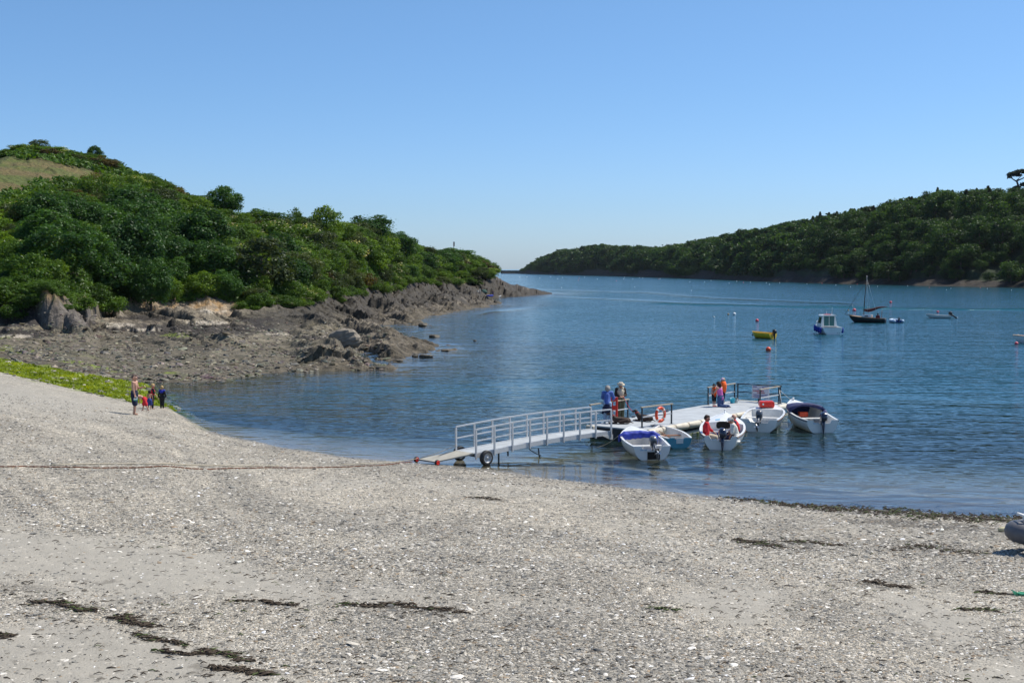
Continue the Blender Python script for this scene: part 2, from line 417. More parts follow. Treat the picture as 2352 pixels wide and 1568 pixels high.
def beach_mat():
    m, N, p = newmat('shingle and sand')
    tc = N.node('TexCoord'); O = tc.outputs['Object']
    sand = N.node('Attribute', attribute_name='sand').outputs['Fac']; wet = N.node('Attribute', attribute_name='wet').outputs['Fac']
    weed = N.node('Attribute', attribute_name='weed').outputs['Fac']
    algae = N.node('Attribute', attribute_name='algae').outputs['Fac']
    stones = [(0.0, (0.07, 0.068, 0.062)), (0.2, (0.17, 0.162, 0.14)), (0.45, (0.29, 0.268, 0.225)), (0.66, (0.41, 0.377, 0.316)), (0.85, (0.54, 0.497, 0.42)), (1.0, (0.80, 0.755, 0.67))]
    def layer(sc, stretch):
        mp = N.node('Mapping'); mp.inputs['Scale'].default_value = stretch; mp.inputs['Rotation'].default_value = (0, 0, 0.25)
        N.link(O, mp.inputs[0])
        v = N.node('TexVoronoi'); v.inputs['Scale'].default_value = sc; N.link(mp.outputs[0], v.inputs['Vector'])
        s = N.node('SeparateColor'); N.link(v.outputs['Color'], s.inputs[0])
        c = N.ramp(s.outputs[0], stones)
        e = N.node('TexVoronoi', feature='DISTANCE_TO_EDGE'); e.inputs['Scale'].default_value = sc; N.link(mp.outputs[0], e.inputs['Vector'])
        return c, e.outputs['Distance'], s.outputs[1]
    c1, e1, r1 = layer(17, (1, 0.62, 1)); c2, e2, r2 = layer(5.2, (1, 0.5, 1)); c3, e3, r3 = layer(44, (1, 0.8, 1))
    pick = N.math('GREATER_THAN', r2, 0.72)
    pick = N.math('MULTIPLY', pick, N.math('GREATER_THAN', e2, 0.16))
    cs = N.mix(0.55, c1, c3)
    cs = N.mix(N.math('MULTIPLY', pick, 0.75), cs, c2)
    n = N.node('TexNoise'); n.inputs['Scale'].default_value = 0.5; n.inputs['Detail'].default_value = 6; N.link(O, n.inputs['Vector'])
    cs = N.mix(1.0, cs, N.ramp(n.outputs[0], [(0.3, (0.86, 0.85, 0.83)), (0.7, (1.12, 1.1, 1.07))]), 'MULTIPLY')
    bd = N.node('Attribute', attribute_name='band').outputs['Fac']; cs = N.mix(1.0, cs, N.ramp(bd, [(0.15, (0.92, 0.91, 0.885)), (0.85, (1.28, 1.25, 1.19))]), 'MULTIPLY')
    n2 = N.node('TexNoise'); n2.inputs['Scale'].default_value = 60; n2.inputs['Detail'].default_value = 4; N.link(O, n2.inputs['Vector'])
    n3 = N.node('TexNoise'); n3.inputs['Scale'].default_value = 2.2; n3.inputs['Detail'].default_value = 6; N.link(O, n3.inputs['Vector'])
    sa = N.mix(0.5, N.ramp(n2.outputs[0], [(0.3, (0.27, 0.25, 0.208)), (0.7, (0.37, 0.343, 0.287))]), N.ramp(n3.outputs[0], [(0.3, (0.28, 0.26, 0.217)), (0.7, (0.39, 0.36, 0.30))]))
    # loose stones still dot the sand
    dot = N.math('MULTIPLY', N.math('GREATER_THAN', r1, 0.9), N.math('GREATER_THAN', e1, 0.1))
    sa = N.mix(dot, sa, c1)
    c = N.mix(sand, cs, sa)
    c = N.mix(N.math('MULTIPLY', wet, 0.8), c, N.mix(1.0, c, (0.68, 0.66, 0.62), 'MULTIPLY'))
    wv = N.node('TexNoise'); wv.inputs['Scale'].default_value = 7; wv.inputs['Detail'].default_value = 5; N.link(O, wv.inputs['Vector'])
    c = N.mix(weed, c, N.ramp(wv.outputs[0], [(0.3, (0.012, 0.009, 0.006)), (0.55, (0.05, 0.035, 0.02)), (0.72, (0.10, 0.09, 0.035))]))
    c = N.mix(algae, c, N.ramp(wv.outputs[0], [(0.28, (0.05, 0.075, 0.012)), (0.45, (0.17, 0.23, 0.015)), (0.7, (0.27, 0.34, 0.02))]))
    N.link(c, p.inputs['Base Color'])
    N.link(N.ramp(wet, [(0, (0.8,) * 3), (1, (0.35,) * 3)]), p.inputs['Roughness'])
    h = N.math('ADD', N.math('MINIMUM', e1, 0.25), N.math('MULTIPLY', N.math('MINIMUM', e2, 0.3), pick))
    h = N.math('ADD', h, N.math('MULTIPLY', N.math('MINIMUM', e3, 0.25), 0.4))
    fp = N.node('TexNoise'); fp.inputs['Scale'].default_value = 3.2; fp.inputs['Detail'].default_value = 3; N.link(O, fp.inputs['Vector'])
    hh = N.math('ADD', N.math('MULTIPLY', h, N.math('SUBTRACT', 1.0, N.math('MULTIPLY', sand, 0.85))), N.math('MULTIPLY', fp.outputs[0], N.math('MULTIPLY', sand, 0.55)))
    b = N.node('Bump'); b.inputs['Strength'].default_value = 1.0; b.inputs['Distance'].default_value = 0.07
    N.link(hh, b.inputs['Height']); N.link(b.outputs[0], p.inputs['Normal'])
    return m
M_ROCK = terrain_mat()
M_BEACH = beach_mat()

# ------------------------------------------------------------------ the beach and the sea bed in front of it
def in_poly(X, Y, poly, soft=10):
    return sstep(-soft, soft, poly_sd(X, Y, poly))
def build_beach():
    Xs = np.linspace(-900, 3300, 620)
    ye = y_edge(Xs)
    segs = [(lambda t: 3 + 13 * t, 26), (lambda t: None, 360), (lambda t: None, 110)]
    rows = []
    for t in np.linspace(0, 1, 27)[:-1]: rows.append(np.full(Xs.shape, 3 + 13 * t))
    for t in np.linspace(0, 1, 361)[:-1]: rows.append(16 * (ye / 16) ** t)
    for t in np.linspace(0, 1, 120): rows.append(ye + 95 * t ** 1.6)
    Yd = np.array(rows); Xg = np.broadcast_to(Xs, Yd.shape)
    x = (Xg - CX) / FD / CP * Yd; y = Yd
    z = H_beach(x, y)
    X, Y = proj(x, y, z)
    nz = 26 * fbm(x * 0.45, y * 0.3, 4, 60) + 10 * fbm(x * 2.1, y * 1.6, 3, 61)
    P = [[(-300, 1420), (150, 1402), (330, 1448), (560, 1508), (700, 1540), (840, 1600), (840, 1900), (-300, 1900)],
         [(-300, 1175), (60, 1195), (380, 1240), (560, 1268), (640, 1310), (760, 1345), (1050, 1372), (1380, 1385), (1380, 1402), (1000, 1388), (620, 1392), (400, 1382), (160, 1362), (-300, 1330)],
         [(2120, 1525), (2600, 1470), (2600, 1600), (2250, 1590)], [(1980, 1360), (2160, 1380), (2330, 1440), (2200, 1470), (2050, 1420)],
         [(1560, 1340), (1700, 1335), (1860, 1385), (1700, 1430), (1540, 1400)], [(-300, 860), (40, 875), (200, 905), (330, 950), (200, 965), (-300, 905)]]
    s = np.zeros(X.shape)
    for q in P: s = np.maximum(s, in_poly(X, Y + 1.5 * nz * np.clip((Y - 700) / 700, 0.1, 1), q, 34))
    s = np.maximum(s * 0.95, 0.55 * sstep(0.15, 0.55, fbm(x * .3, y * .16, 4, 66)))
    ed = y_edge(CX + FD * x / y * CP) - y                     # metres up the beach from the water's edge
    wet = sstep(2.2, 0.0, ed + 1.0 * fbm(x * .5, y * .5, 3, 70)) * sstep(330, 420, X)
    wd = np.zeros(X.shape)
    line = sstep(1350, 1750, X) * sstep(1.5, 0.2, np.abs(ed - 0.55 - 0.4 * fbm(x * .6, y * .6, 3, 71))) * sstep(-0.15, 0.35, fbm(x * 1.4, y * 2.6, 3, 72))
    wd = np.maximum(wd, line * 0.9)
    for cx_, cy_, rx, ry, k in [(1760, 1252, 110, 14, .8), (1870, 1246, 70, 8, .6), (2140, 1262, 110, 16, .55), (2140, 1205, 230, 12, .7), (1120, 1146, 45, 6, .5), (2030, 1345, 50, 8, .6), (620, 1386, 110, 8, .45), (960, 1400, 110, 12, .55), (130, 1392, 90, 10, .6), (60, 1352, 90, 12, .3), (280, 1190, 120, 12, .25)]:
        g = np.exp(-((X - cx_) / rx) ** 2 - ((Y - cy_ - (X - cx_) * 0.06) / ry) ** 2)
        wd = np.maximum(wd, k * sstep(0.35, 0.8, g * (1.0 + 0.9 * fbm(x * 3, y * 2.2, 3, 74))))
    # dark weed lying on the bed in the shallows, and scattered scraps
    wd = np.maximum(wd, 0.95 * sstep(0.0, 0.35, fbm(x * .28 + 4, y * .5, 3, 76) + 0.35 * sstep(1500, 2100, X)) * sstep(0.0, -0.6, ed) * sstep(-11, -5, ed) * sstep(1150, 1500, X))
    wd = np.maximum(wd, 0.95 * sstep(1560, 1800, X) * sstep(-4.5, -2.5, ed + 1.2 * fbm(x * .3, y * .3, 2, 177)) * sstep(0.1, -0.4, ed))
    wd = np.maximum(wd, 0.45 * sstep(0.62, 0.85, fbm(x * 1.6, y * 1.5, 4, 78)) * sstep(1, 4, ed))
    for cx_, cy_, rx, ry in ((1310, 1098, 55, 6), (1420, 1092, 70, 5), (1560, 1112, 80, 6), (1760, 1122, 120, 8), (1960, 1148, 120, 9)):
        wd = np.maximum(wd, .9 * sstep(.35, .6, np.exp(-((X - cx_) / rx) ** 2 - ((Y - cy_ - (X - cx_) * .06) / ry) ** 2) + .25 * fbm(x * .9, y * .7, 3, 178)))
    band = np.clip(.5 + .55 * fbm(ed * .22 + 1.2 * fbm(x * .08, y * .08, 2, 181), x * .03, 3, 180) + .25 * fbm(x * .6, y * .4, 3, 182), 0, 1)
    al = sstep(0.5, -0.6, ed + 0.7 * fbm(x * .4, y * .4, 2, 79)) * sstep(470, 400, X) * (0.7 + 0.3 * sstep(-0.25, 0.2, fbm(x * .5, y * .35, 4, 80)))
    al = np.maximum(al, 0.6 * sstep(0.3, 0.5, fbm(x * .8, y * .5, 3, 81)) * sstep(3.0, 0.5, ed) * sstep(600, 300, X))
    V = np.stack([x, y, z], -1).reshape(-1, 3)
    o = np_mesh('beach', V, grid_faces(*x.shape)[:, ::1], M_BEACH, attrs={'sand': s, 'wet': wet, 'weed': wd * (1 - al), 'algae': al, 'band': band}, smooth=True)
    tag(o, kind='structure')
    return o
beach = build_beach()

FIELD = [(-300, 320), (0, 356), (100, 367), (190, 386), (240, 399), (292, 412), (240, 415), (180, 418), (100, 428), (0, 446), (-300, 480)]
def build_left():
    Xs = np.concatenate([np.linspace(-700, -60, 60)[:-1], np.linspace(-60, 1290, 960), np.linspace(1290, 1620, 60)[1:]])
    yy = 1 / np.linspace(1 / 74, 1 / 430, 470)
    Xg, y = np.meshgrid(Xs, yy)
    x = (Xg - CX) / FD / CP * y
    X, sd = left_fields(x, y)
    z = H_left(x, y, (X, sd))
    px, py = proj(x, y, z)
    yb, yc, ys = interp(X, TB_y), interp(X, TC_y), interp(X, TS_y)
    n1, n2, n3 = fbm(x * .25, y * .25, 4, 90), fbm(x * .9, y * .9, 3, 91), fbm(x * .06, y * .06, 3, 92)
    mixc = lambda a, b, t: a + (b - a) * np.clip(t, 0, 1)[..., None]
    C = lambda *v: np.array(v, float)
    c = mixc(np.broadcast_to(C(0.075, 0.064, 0.049), x.shape + (3,)), C(0.185, 0.158, 0.118), 0.5 + 0.75 * n1 + 0.35 * n2)
    grav = sstep(30, 12, sd) * sstep(860, 700, X)
    c = mixc(c, C(0.155, 0.138, 0.10), grav * 0.75)
    c = mixc(c, C(0.08, 0.072, 0.045), grav * sstep(0.1, 0.5, n2 + n1) * 0.8)
    c = mixc(c, C(0.10, 0.085, 0.06), sstep(6, 1, sd) * 0.7)
    c = c * (1 + 1.1 * SLAB['t'] * sstep(6, 16, sd) * (y < yc + 2))[..., None]
    # black lichen zone under the cliff on the rocky half
    c = mixc(c, C(0.046, 0.041, 0.034), sstep(560, 700, X) * sstep(58, 30, py - interp(X, [(t[0], t[1]) for t in T_B]) + 14 * n1) * (y < yc + 1) * 0.85)
    # drying weed patches on the shelf
    for cx_, cy_, rx, ry in [(450, 756, 260, 16), (340, 730, 80, 9), (60, 765, 90, 12), (590, 735, 60, 10), (720, 775, 40, 5), (180, 742, 60, 8)]:
        g = np.exp(-((px - cx_) / rx) ** 2 - ((py - cy_) / ry) ** 2) + 0.35 * n1 + 0.2 * n2
        c = mixc(c, C(0.035, 0.03, 0.026), sstep(0.42, 0.62, g) * 0.92)
    for cx_, cy_, rx, ry in [(275, 746, 48, 7), (475, 741, 62, 6), (490, 714, 40, 5), (30, 772, 45, 4.5), (330, 757, 45, 4), (165, 722, 25, 5), (640, 767, 40, 3)]:
        g = np.exp(-((px - cx_) / rx) ** 2 - ((py - cy_) / ry) ** 2) + 0.18 * n1
        c = mixc(c, C(0.38, 0.34, 0.28), sstep(0.42, 0.6, g))
    # cliff: pale and ochre where it is dry
    cl = ((y > yb - 1.5) & (y < yc + 1.5)).astype(float)
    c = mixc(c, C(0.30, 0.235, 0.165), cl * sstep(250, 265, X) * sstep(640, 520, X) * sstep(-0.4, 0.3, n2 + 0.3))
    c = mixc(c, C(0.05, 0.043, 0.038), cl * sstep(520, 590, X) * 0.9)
    c = mixc(c, C(0.34, 0.20, 0.07), cl * sstep(560, 520, X) * sstep(0.45, 0.75, n1 + n2) * sstep(240, 300, X) * 0.6)
    c = mixc(c, C(0.30, 0.27, 0.22), cl * sstep(0.55, 0.8, n2 - n1) * sstep(640, 700, X) * 0.4)
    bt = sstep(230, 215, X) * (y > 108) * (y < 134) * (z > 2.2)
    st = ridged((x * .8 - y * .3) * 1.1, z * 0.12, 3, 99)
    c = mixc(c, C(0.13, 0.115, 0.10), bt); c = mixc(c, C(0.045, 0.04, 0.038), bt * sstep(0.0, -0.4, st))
    c = mixc(c, C(0.04, 0.036, 0.034), bt * sstep(105, 85, X)); c = mixc(c, C(0.17, 0.12, 0.065), bt * sstep(3.6, 5.2, z + n1) * sstep(85, 105, X)); c = mixc(c, C(0.09, 0.10, 0.03), bt * sstep(0.0, 0.5, n2) * sstep(3.2, 5, z))  # left wall painted dark for the shade of overhanging trees; grassy top
    # hill
    hl = sstep(-1, 2, y - yc - 1.5 * n2)
    c = mixc(c, C(0.045, 0.05, 0.02), hl * sstep(1150, 1130, X))
    f = sstep(-5, 5, poly_sd(px, py, FIELD) + 6 * n1)
    fc = mixc(np.broadcast_to(C(0.088, 0.110, 0.024), x.shape + (3,)), C(0.135, 0.108, 0.042), 0.5 + 1.2 * fbm(x * .05, y * .12, 4, 95) + 0.4 * n2)
    c = c + (fc - c) * (f * hl)[..., None]
    al = sstep(0.2, 0.45, fbm(x * .35, y * .35, 3, 97)) * sstep(9, 4, sd) * sstep(440, 380, X)
    al = np.maximum(al, 0.8 * sstep(0.62, 0.8, np.exp(-((px - 410) / 60) ** 2 - ((py - 770) / 8) ** 2) + .3 * n2))
    c = mixc(c, C(0.17, 0.22, 0.03), al * 0.85)
    V = np.stack([x, y, z], -1).reshape(-1, 3)
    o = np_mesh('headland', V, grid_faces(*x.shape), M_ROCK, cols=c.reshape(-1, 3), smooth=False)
    tag(o, kind='structure')
    return o
headland = build_left()

def build_right():
    Xs = np.concatenate([np.linspace(1150, 1300, 60)[:-1], np.linspace(1300, 2400, 420), np.linspace(2400, 3200, 80)[1:]])
    yc, ys = interp(Xs, T_RC), interp(Xs, TR_s_y)
    rows = [yc - 60 + 60 * t for t in np.linspace(0, 1, 8)[:-1]] + [yc + 26 * t for t in np.linspace(0, 1, 22)[:-1]]
    rows += [yc + 26 + (ys - yc - 26) * t for t in np.linspace(0, 1, 46)[:-1]] + [ys + 60 * t for t in np.linspace(0, 1, 6)]
    y = np.array(rows); X = np.broadcast_to(Xs, y.shape); x = (X - CX) / FD / CP * y
    z = H_right(x, y)
    d = y - yc
    n1 = fbm(x * .06, y * .06, 4, 101)
    mixc = lambda a, b, t: a + (b - a) * np.clip(t, 0, 1)[..., None]
    c = mixc(np.broadcast_to(np.array([0.024, 0.021, 0.018]), x.shape + (3,)), np.array([0.040, 0.033, 0.025]), sstep(0.1, 0.6, n1) * sstep(2.6, 1.6, z) * sstep(0.2, 0.8, z))
    c = mixc(c, np.array([0.016, 0.032, 0.010]), sstep(12, 16, d))
    o = np_mesh('far_shore', np.stack([x, y, z], -1).reshape(-1, 3), grid_faces(*x.shape), M_ROCK, cols=c.reshape(-1, 3), smooth=False)
    tag(o, kind='structure')
build_right()

# ------------------------------------------------------------------ water
def water_mat():
    m = bpy.data.materials.new('sea water'); m.use_nodes = True
    N = NT(m); t = m.node_tree
    for n in list(t.nodes):
        if n.type == 'BSDF_PRINCIPLED': t.nodes.remove(n)
    out = t.nodes['Material Output']
    tc = N.node('TexCoord'); O = tc.outputs['Object']
    def noise(sc, stretch, det, rot=0.3, rough=0.55):
        mp = N.node('Mapping'); mp.inputs['Scale'].default_value = stretch; mp.inputs['Rotation'].default_value = (0, 0, rot); N.link(O, mp.inputs[0])
        n = N.node('TexNoise'); n.inputs['Scale'].default_value = sc; n.inputs['Detail'].default_value = det; n.inputs['Roughness'].default_value = rough
        N.link(mp.outputs[0], n.inputs['Vector']); return n.outputs[0]
    rip = N.node('Attribute', attribute_name='ripple').outputs['Fac']
    w1 = noise(1.1, (0.45, 1.0, 1), 2.0, 0.12); w2 = noise(0.33, (0.45, 1.0, 1), 2.0, 0.22); w3 = noise(3.4, (0.5, 1.0, 1), 1.0, -0.1); w4 = noise(0.09, (0.4, 1.0, 1), 2.0, 0.15)
    h = N.math('ADD', N.math('MULTIPLY', w1, 0.19), N.math('MULTIPLY', w2, 0.26))
    h = N.math('ADD', h, N.math('MULTIPLY', w3, 0.05)); h = N.math('ADD', h, N.math('MULTIPLY', w4, 0.22))
    h = N.math('MULTIPLY', h, rip)
    b = N.node('Bump'); b.inputs['Strength'].default_value = 1.0; b.inputs['Distance'].default_value = 1.0
    N.link(h, b.inputs['Height'])
    fr = N.node('Fresnel'); fr.inputs['IOR'].default_value = 1.333; N.link(b.outputs[0], fr.inputs['Normal'])
    gl = N.node('BsdfGlossy'); gl.inputs['Roughness'].default_value = 0.08; gl.inputs['Color'].default_value = (0.86, 0.90, 0.94, 1); N.link(b.outputs[0], gl.inputs['Normal'])
    dep = N.node('Attribute', attribute_name='depth').outputs['Fac']
    df = N.node('BsdfDiffuse'); N.link(N.ramp(dep, [(0, (0.05, 0.07, 0.045)), (0.5, (0.010, 0.046, 0.048)), (1, (0.010, 0.078, 0.114))]), df.inputs['Color'])
    tr = N.node('BsdfTransparent'); N.link(N.ramp(dep, [(0, (0.98, 0.985, 0.98)), (1, (0.40, 0.66, 0.60))]), tr.inputs['Color'])
    body = N.node('MixShader'); N.link(dep, body.inputs[0]); N.link(tr.outputs[0], body.inputs[1]); N.link(df.outputs[0], body.inputs[2])
    mx = N.node('MixShader'); N.link(fr.outputs[0], mx.inputs[0]); N.link(body.outputs[0], mx.inputs[1]); N.link(gl.outputs[0], mx.inputs[2])
    N.link(mx.outputs[0], out.inputs['Surface'])
    return m
def build_water():
    Xs = np.linspace(-1000, 3400, 440)
    yy = np.concatenate([24 * (130 / 24) ** np.linspace(0, 1, 230)[:-1], 130 * (600 / 130) ** np.linspace(0, 1, 160)[:-1], 600 * (40000 / 600) ** np.linspace(0, 1, 60)])
    Xg, y = np.meshgrid(Xs, yy); x = (Xg - CX) / FD / CP * y
    hb = H_beach(x, np.minimum(y, 400)); hb = np.where(y > 200, -7, hb)
    X, sd = left_fields(x, y)
    hl = np.where((X < 1620) & (y < 440), H_left(x, y, (X, sd)), -7)
    hr = np.where(y > 350, H_right(x, y), -7)
    depth = np.maximum(-np.maximum(np.maximum(hb, hl), hr), 0)
    op = 1 - np.exp(-depth * 0.38); op = op + (1 - op) * sstep(1.8, 4.5, depth)
    # ripples: calm slicks, calmer water close inshore
    px, py = proj(x, y, np.zeros_like(y))
    rip = 0.25 + 0.75 * sstep(0.05, 1.2, depth)
    rip = rip * (1 + 0.25 * fbm(x * .05, y * .02, 3, 120))
    def streak(pts, wd):
        P = [(a, c) for a, c in pts]; yl = np.interp(px, [p[0] for p in P], [p[1] for p in P])
        on = sstep(P[0][0], P[0][0] + 60, px) * sstep(P[-1][0], P[-1][0] - 60, px)
        return on * np.exp(-((py - yl + 1.5 * fbm(x * .08, y * .03, 3, 122)) / wd) ** 2)
    s = np.maximum.reduce([streak([(1180, 662), (1330, 668), (1480, 672), (1640, 684), (1800, 690)], 2.2), streak([(1230, 679), (1400, 687), (1560, 695), (1800, 702)], 2.4),
                           streak([(1500, 676), (1700, 688), (2000, 698)], 2.5), streak([(1060, 728), (1130, 716), (1250, 705)], 5), 0.25 * streak([(1100, 880), (1500, 890), (2400, 930)], 9)])
    rip = rip * (1 - 0.88 * np.clip(s, 0, 1))
    wake = np.maximum(streak([(1480, 697), (1700, 702), (2000, 709), (2500, 713)], 1.3), 0.6 * streak([(1600, 699), (1900, 704), (2500, 716)], 1.0))
    rip = rip * (1 + 5.5 * wake)
    z = 0 * y
    o = np_mesh('water', np.stack([x, y, z], -1).reshape(-1, 3), grid_faces(*x.shape), water_mat(), attrs={'depth': op, 'ripple': rip}, smooth=True)
    tag(o, kind='structure')
build_water()
# ------------------------------------------------------------------ vegetation
def foliage(name, c, dry=0.0, flower=None):
    m = bpy.data.materials.new(name); m.use_nodes = True
    N = NT(m); t = m.node_tree
    t.nodes.remove(t.nodes['Principled BSDF'])
    at = N.node('Attribute', attribute_name='tint').outputs['Fac']; oi = N.node('ObjectInfo').outputs['Random']
    lo = tuple(x * 0.55 for x in c); hi = (c[0] * 1.75, c[1] * 1.5, c[2] * 1.3)
    cc = N.ramp(at, [(0.0, lo), (0.5, c), (1.0, hi)])
    cc = N.mix(1.0, cc, N.ramp(oi, [(0.0, (0.78, 0.82, 0.85)), (0.35, (0.95, 0.96, 0.92)), (0.7, (1.08, 1.08, 0.9)), (1.0, (1.28, 1.25, 0.85))]), 'MULTIPLY')
    d = N.node('BsdfDiffuse'); N.link(cc, d.inputs['Color'])
    tr = N.node('BsdfTranslucent'); N.link(N.mix(1.0, cc, (1.5, 1.35, 0.5), 'MULTIPLY'), tr.inputs['Color'])
    g = N.node('BsdfGlossy'); g.inputs['Roughness'].default_value = 0.45; g.inputs['Color'].default_value = (0.8, 0.85, 0.8, 1)
    a = N.node('MixShader'); a.inputs[0].default_value = 0.38; N.link(d.outputs[0], a.inputs[1]); N.link(tr.outputs[0], a.inputs[2])
    b = N.node('MixShader'); b.inputs[0].default_value = 0.02; N.link(a.outputs[0], b.inputs[1]); N.link(g.outputs[0], b.inputs[2])
    N.link(b.outputs[0], t.nodes['Material Output'].inputs['Surface'])
    return m
G_DARK = foliage('sycamore leaves', (0.042, 0.108, 0.026)); G_MID = foliage('bush leaves', (0.068, 0.140, 0.022)); G_YEL = foliage('young leaves', (0.105, 0.195, 0.024))
G_GREY = foliage('willow leaves', (0.058, 0.088, 0.034)); G_BRN = foliage('dry gorse', (0.080, 0.066, 0.022)); G_FAR = foliage('oak leaves', (0.036, 0.083, 0.023))
G_PINE = foliage('pine needles', (0.020, 0.042, 0.020)); G_WHT = foliage('white blossom', (0.68, 0.68, 0.54)); G_TWIG = foliage('bare twigs', (0.13, 0.115, 0.10))
M_BARK = mat('bark', (0.11, 0.085, 0.065), 0.9, scale=6, var=0.35, bump=0.4)

def leaves(P, Nrm, size, r):
    """leaf-clump quads at P facing Nrm"""
    n = len(P)
    Nn = Nrm / (np.linalg.norm(Nrm, axis=1, keepdims=True) + 1e-9)
    a = r.normal(size=(n, 3)); u = np.cross(Nn, a); u /= (np.linalg.norm(u, axis=1, keepdims=True) + 1e-9); v = np.cross(Nn, u)
    s = (size * r.uniform(0.55, 1.35, n))[:, None]
    k = r.uniform(0.5, 0.9, n)[:, None]
    bend = Nn * s * 0.25
    V = np.stack([P - u * s, P - v * s * k - bend, P + u * s, P + v * s * k - bend], 1)
    return V.reshape(-1, 3), (np.arange(n)[:, None] * 4 + np.arange(4)[None, :])
def crown_pts(r, lobes, n, up=0.22, rough=0.58):
    w_ = np.array([l[1][0] * l[1][1] + l[1][0] * l[1][2] for l in lobes]); w_ = w_ / w_.sum()
    idx = r.choice(len(lobes), n, p=w_)
    C = np.array([l[0] for l in lobes])[idx]; Rr = np.array([l[1] for l in lobes])[idx]
    d = r.normal(size=(n, 3)); d /= np.linalg.norm(d, axis=1, keepdims=True)
    d[:, 2] = np.where(d[:, 2] < -0.6, -d[:, 2], d[:, 2])
    P = C + d * Rr * (r.uniform(0.5, 1.12, n) ** 0.6)[:, None] * (1 + .13 * r.normal(size=(n, 1)))
    Nn = d * 0.95 + r.normal(size=(n, 3)) * rough + np.array([0, 0, up])
    return P, Nn, idx
def make_lobes(r, RX, RZ, zc, k, lr, flat=0.0):
    L = [((0, 0, zc), (RX * .74, RX * .74, RZ * .76)), ((0, 0, zc * .55), (RX * .66, RX * .66, zc * .5))]
    i = 0
    while len(L) < k:
        d = r.normal(size=3); d /= np.linalg.norm(d)
        if d[2] < -0.75: continue
        f = r.uniform(0.6, 0.82)
        q = lr * r.uniform(0.7, 1.25)
        L.append(((d[0] * RX * f, d[1] * RX * f, zc + d[2] * RZ * f), (RX * q, RX * q, RZ * q * 0.9)))
    return L
def crown_arrays(seed, RX=1.0, RZ=0.9, zc=1.0, k=20, lr=0.34, n=1500, size=0.075, up=0.22):
    r = np.random.default_rng(seed)
    L = make_lobes(r, RX, RZ, zc, k, lr)
    P, Nn, idx = crown_pts(r, L, n, up)
    V, F = leaves(P, Nn, np.full(n, size), r)
    lt = r.uniform(0.15, 0.85, len(L)); tint = np.clip(lt[idx] + r.normal(0, 0.16, n), 0, 1)
    return V, F, np.repeat(tint, 4)
def trunk_arrays(h, r0, limbs, seed):
    b = MB(); r = random.Random(seed)
    b.tube([(0, 0, -0.15), (0.02 * h, 0, h * 0.3), (-0.015 * h, 0.02 * h, h * 0.65), (0, 0, h)], [r0 * 1.3, r0, r0 * .75, r0 * .35], 7)
    for i in range(limbs):
        a = i * 2.4 + r.random(); z0 = h * r.uniform(0.35, 0.75); l = h * r.uniform(0.35, 0.5)
        b.tube([(0, 0, z0), (math.cos(a) * l * .5, math.sin(a) * l * .5, z0 + l * .35), (math.cos(a) * l, math.sin(a) * l, z0 + l * .8)], [r0 * .5, r0 * .32, r0 * .1], 5)
    return b
def plant_mesh(name, mat_, seed, tr=(1.2, 0.05, 4), flower=0, **kw):
    """one plant mesh of about unit crown radius and height 2: leaf clumps plus a trunk with limbs"""
    V, F, T = crown_arrays(seed, **kw)
    b = trunk_arrays(tr[0], tr[1], tr[2], seed)
    tv = np.array([tuple(p) for p in b.v]); tf = np.array([f for f in b.f if len(f) == 4])
    nV = np.concatenate([V, tv]); nF = np.concatenate([F, tf + len(V)])
    mi = np.concatenate([np.zeros(len(F), int), np.ones(len(tf), int)])
    mats = [mat_, M_BARK]; T = np.concatenate([T, np.zeros(len(tv))])
    if flower:
        r = np.random.default_rng(seed + 99)
        L = make_lobes(r, kw.get('RX', 1.0), kw.get('RZ', .9), kw.get('zc', 1.0), 16, kw.get('lr', .34))
        P, Nn, idx = crown_pts(r, L[1:], flower, 1.2, 0.3)
        keep = r.uniform(size=flower) < np.array(r.uniform(0, 1, 16) > 0.45)[idx] * 1.0
        P, Nn = P[keep] + np.array([0, 0, 0.05]), Nn[keep] + np.array([0, 0, 1.0])
        fv, ff = leaves(P, Nn, np.full(len(P), kw.get('size', .075) * 0.9), r)
        nF = np.concatenate([nF, ff + len(nV)]); nV = np.concatenate([nV, fv]); mi = np.concatenate([mi, np.full(len(ff), 2)]); mats.append(G_WHT)
        T = np.concatenate([T, np.full(len(fv), .6)])
    o = np_mesh(name, nV, nF, mats, attrs={'tint': T}, midx=mi)
    me = o.data; bpy.data.objects.remove(o)
    return me
# kinds: crown radius 1, height about 2
SY = [plant_mesh('sycamore', G_DARK, 100 + i, RZ=0.95, k=34, lr=.27, n=8000, size=.043) for i in range(3)]
BU = [plant_mesh('bush', G_MID, 200 + i, tr=(.8, .03, 5), RZ=0.85, zc=.75, k=26, lr=.27, n=4600, size=.045) for i in range(4)]
YE = [plant_mesh('bush', G_YEL, 300 + i, tr=(.8, .03, 5), RZ=0.9, zc=.85, k=26, lr=.28, n=4600, size=.045) for i in range(2)]
GR_ = [plant_mesh('bush', G_GREY, 400 + i, tr=(1.0, .03, 6), RZ=0.9, zc=.8, k=30, lr=.25, n=4800, size=.042) for i in range(2)]
BR = [plant_mesh('bush', G_BRN, 500 + i, tr=(.8, .03, 5), RZ=0.8, zc=.7, k=22, lr=.28, n=2200, size=.06) for i in range(2)]
FL = [plant_mesh('bush', G_MID, 600 + i, tr=(.9, .03, 5), RZ=0.9, zc=.85, k=26, lr=.28, n=4200, size=.046, flower=420) for i in range(2)]
OK_ = [plant_mesh('oak', G_FAR, 700 + i, tr=(1.2, .05, 4), RZ=0.88, zc=1.0, k=15, lr=.33, n=1900, size=.066, up=.2) for i in range(4)]
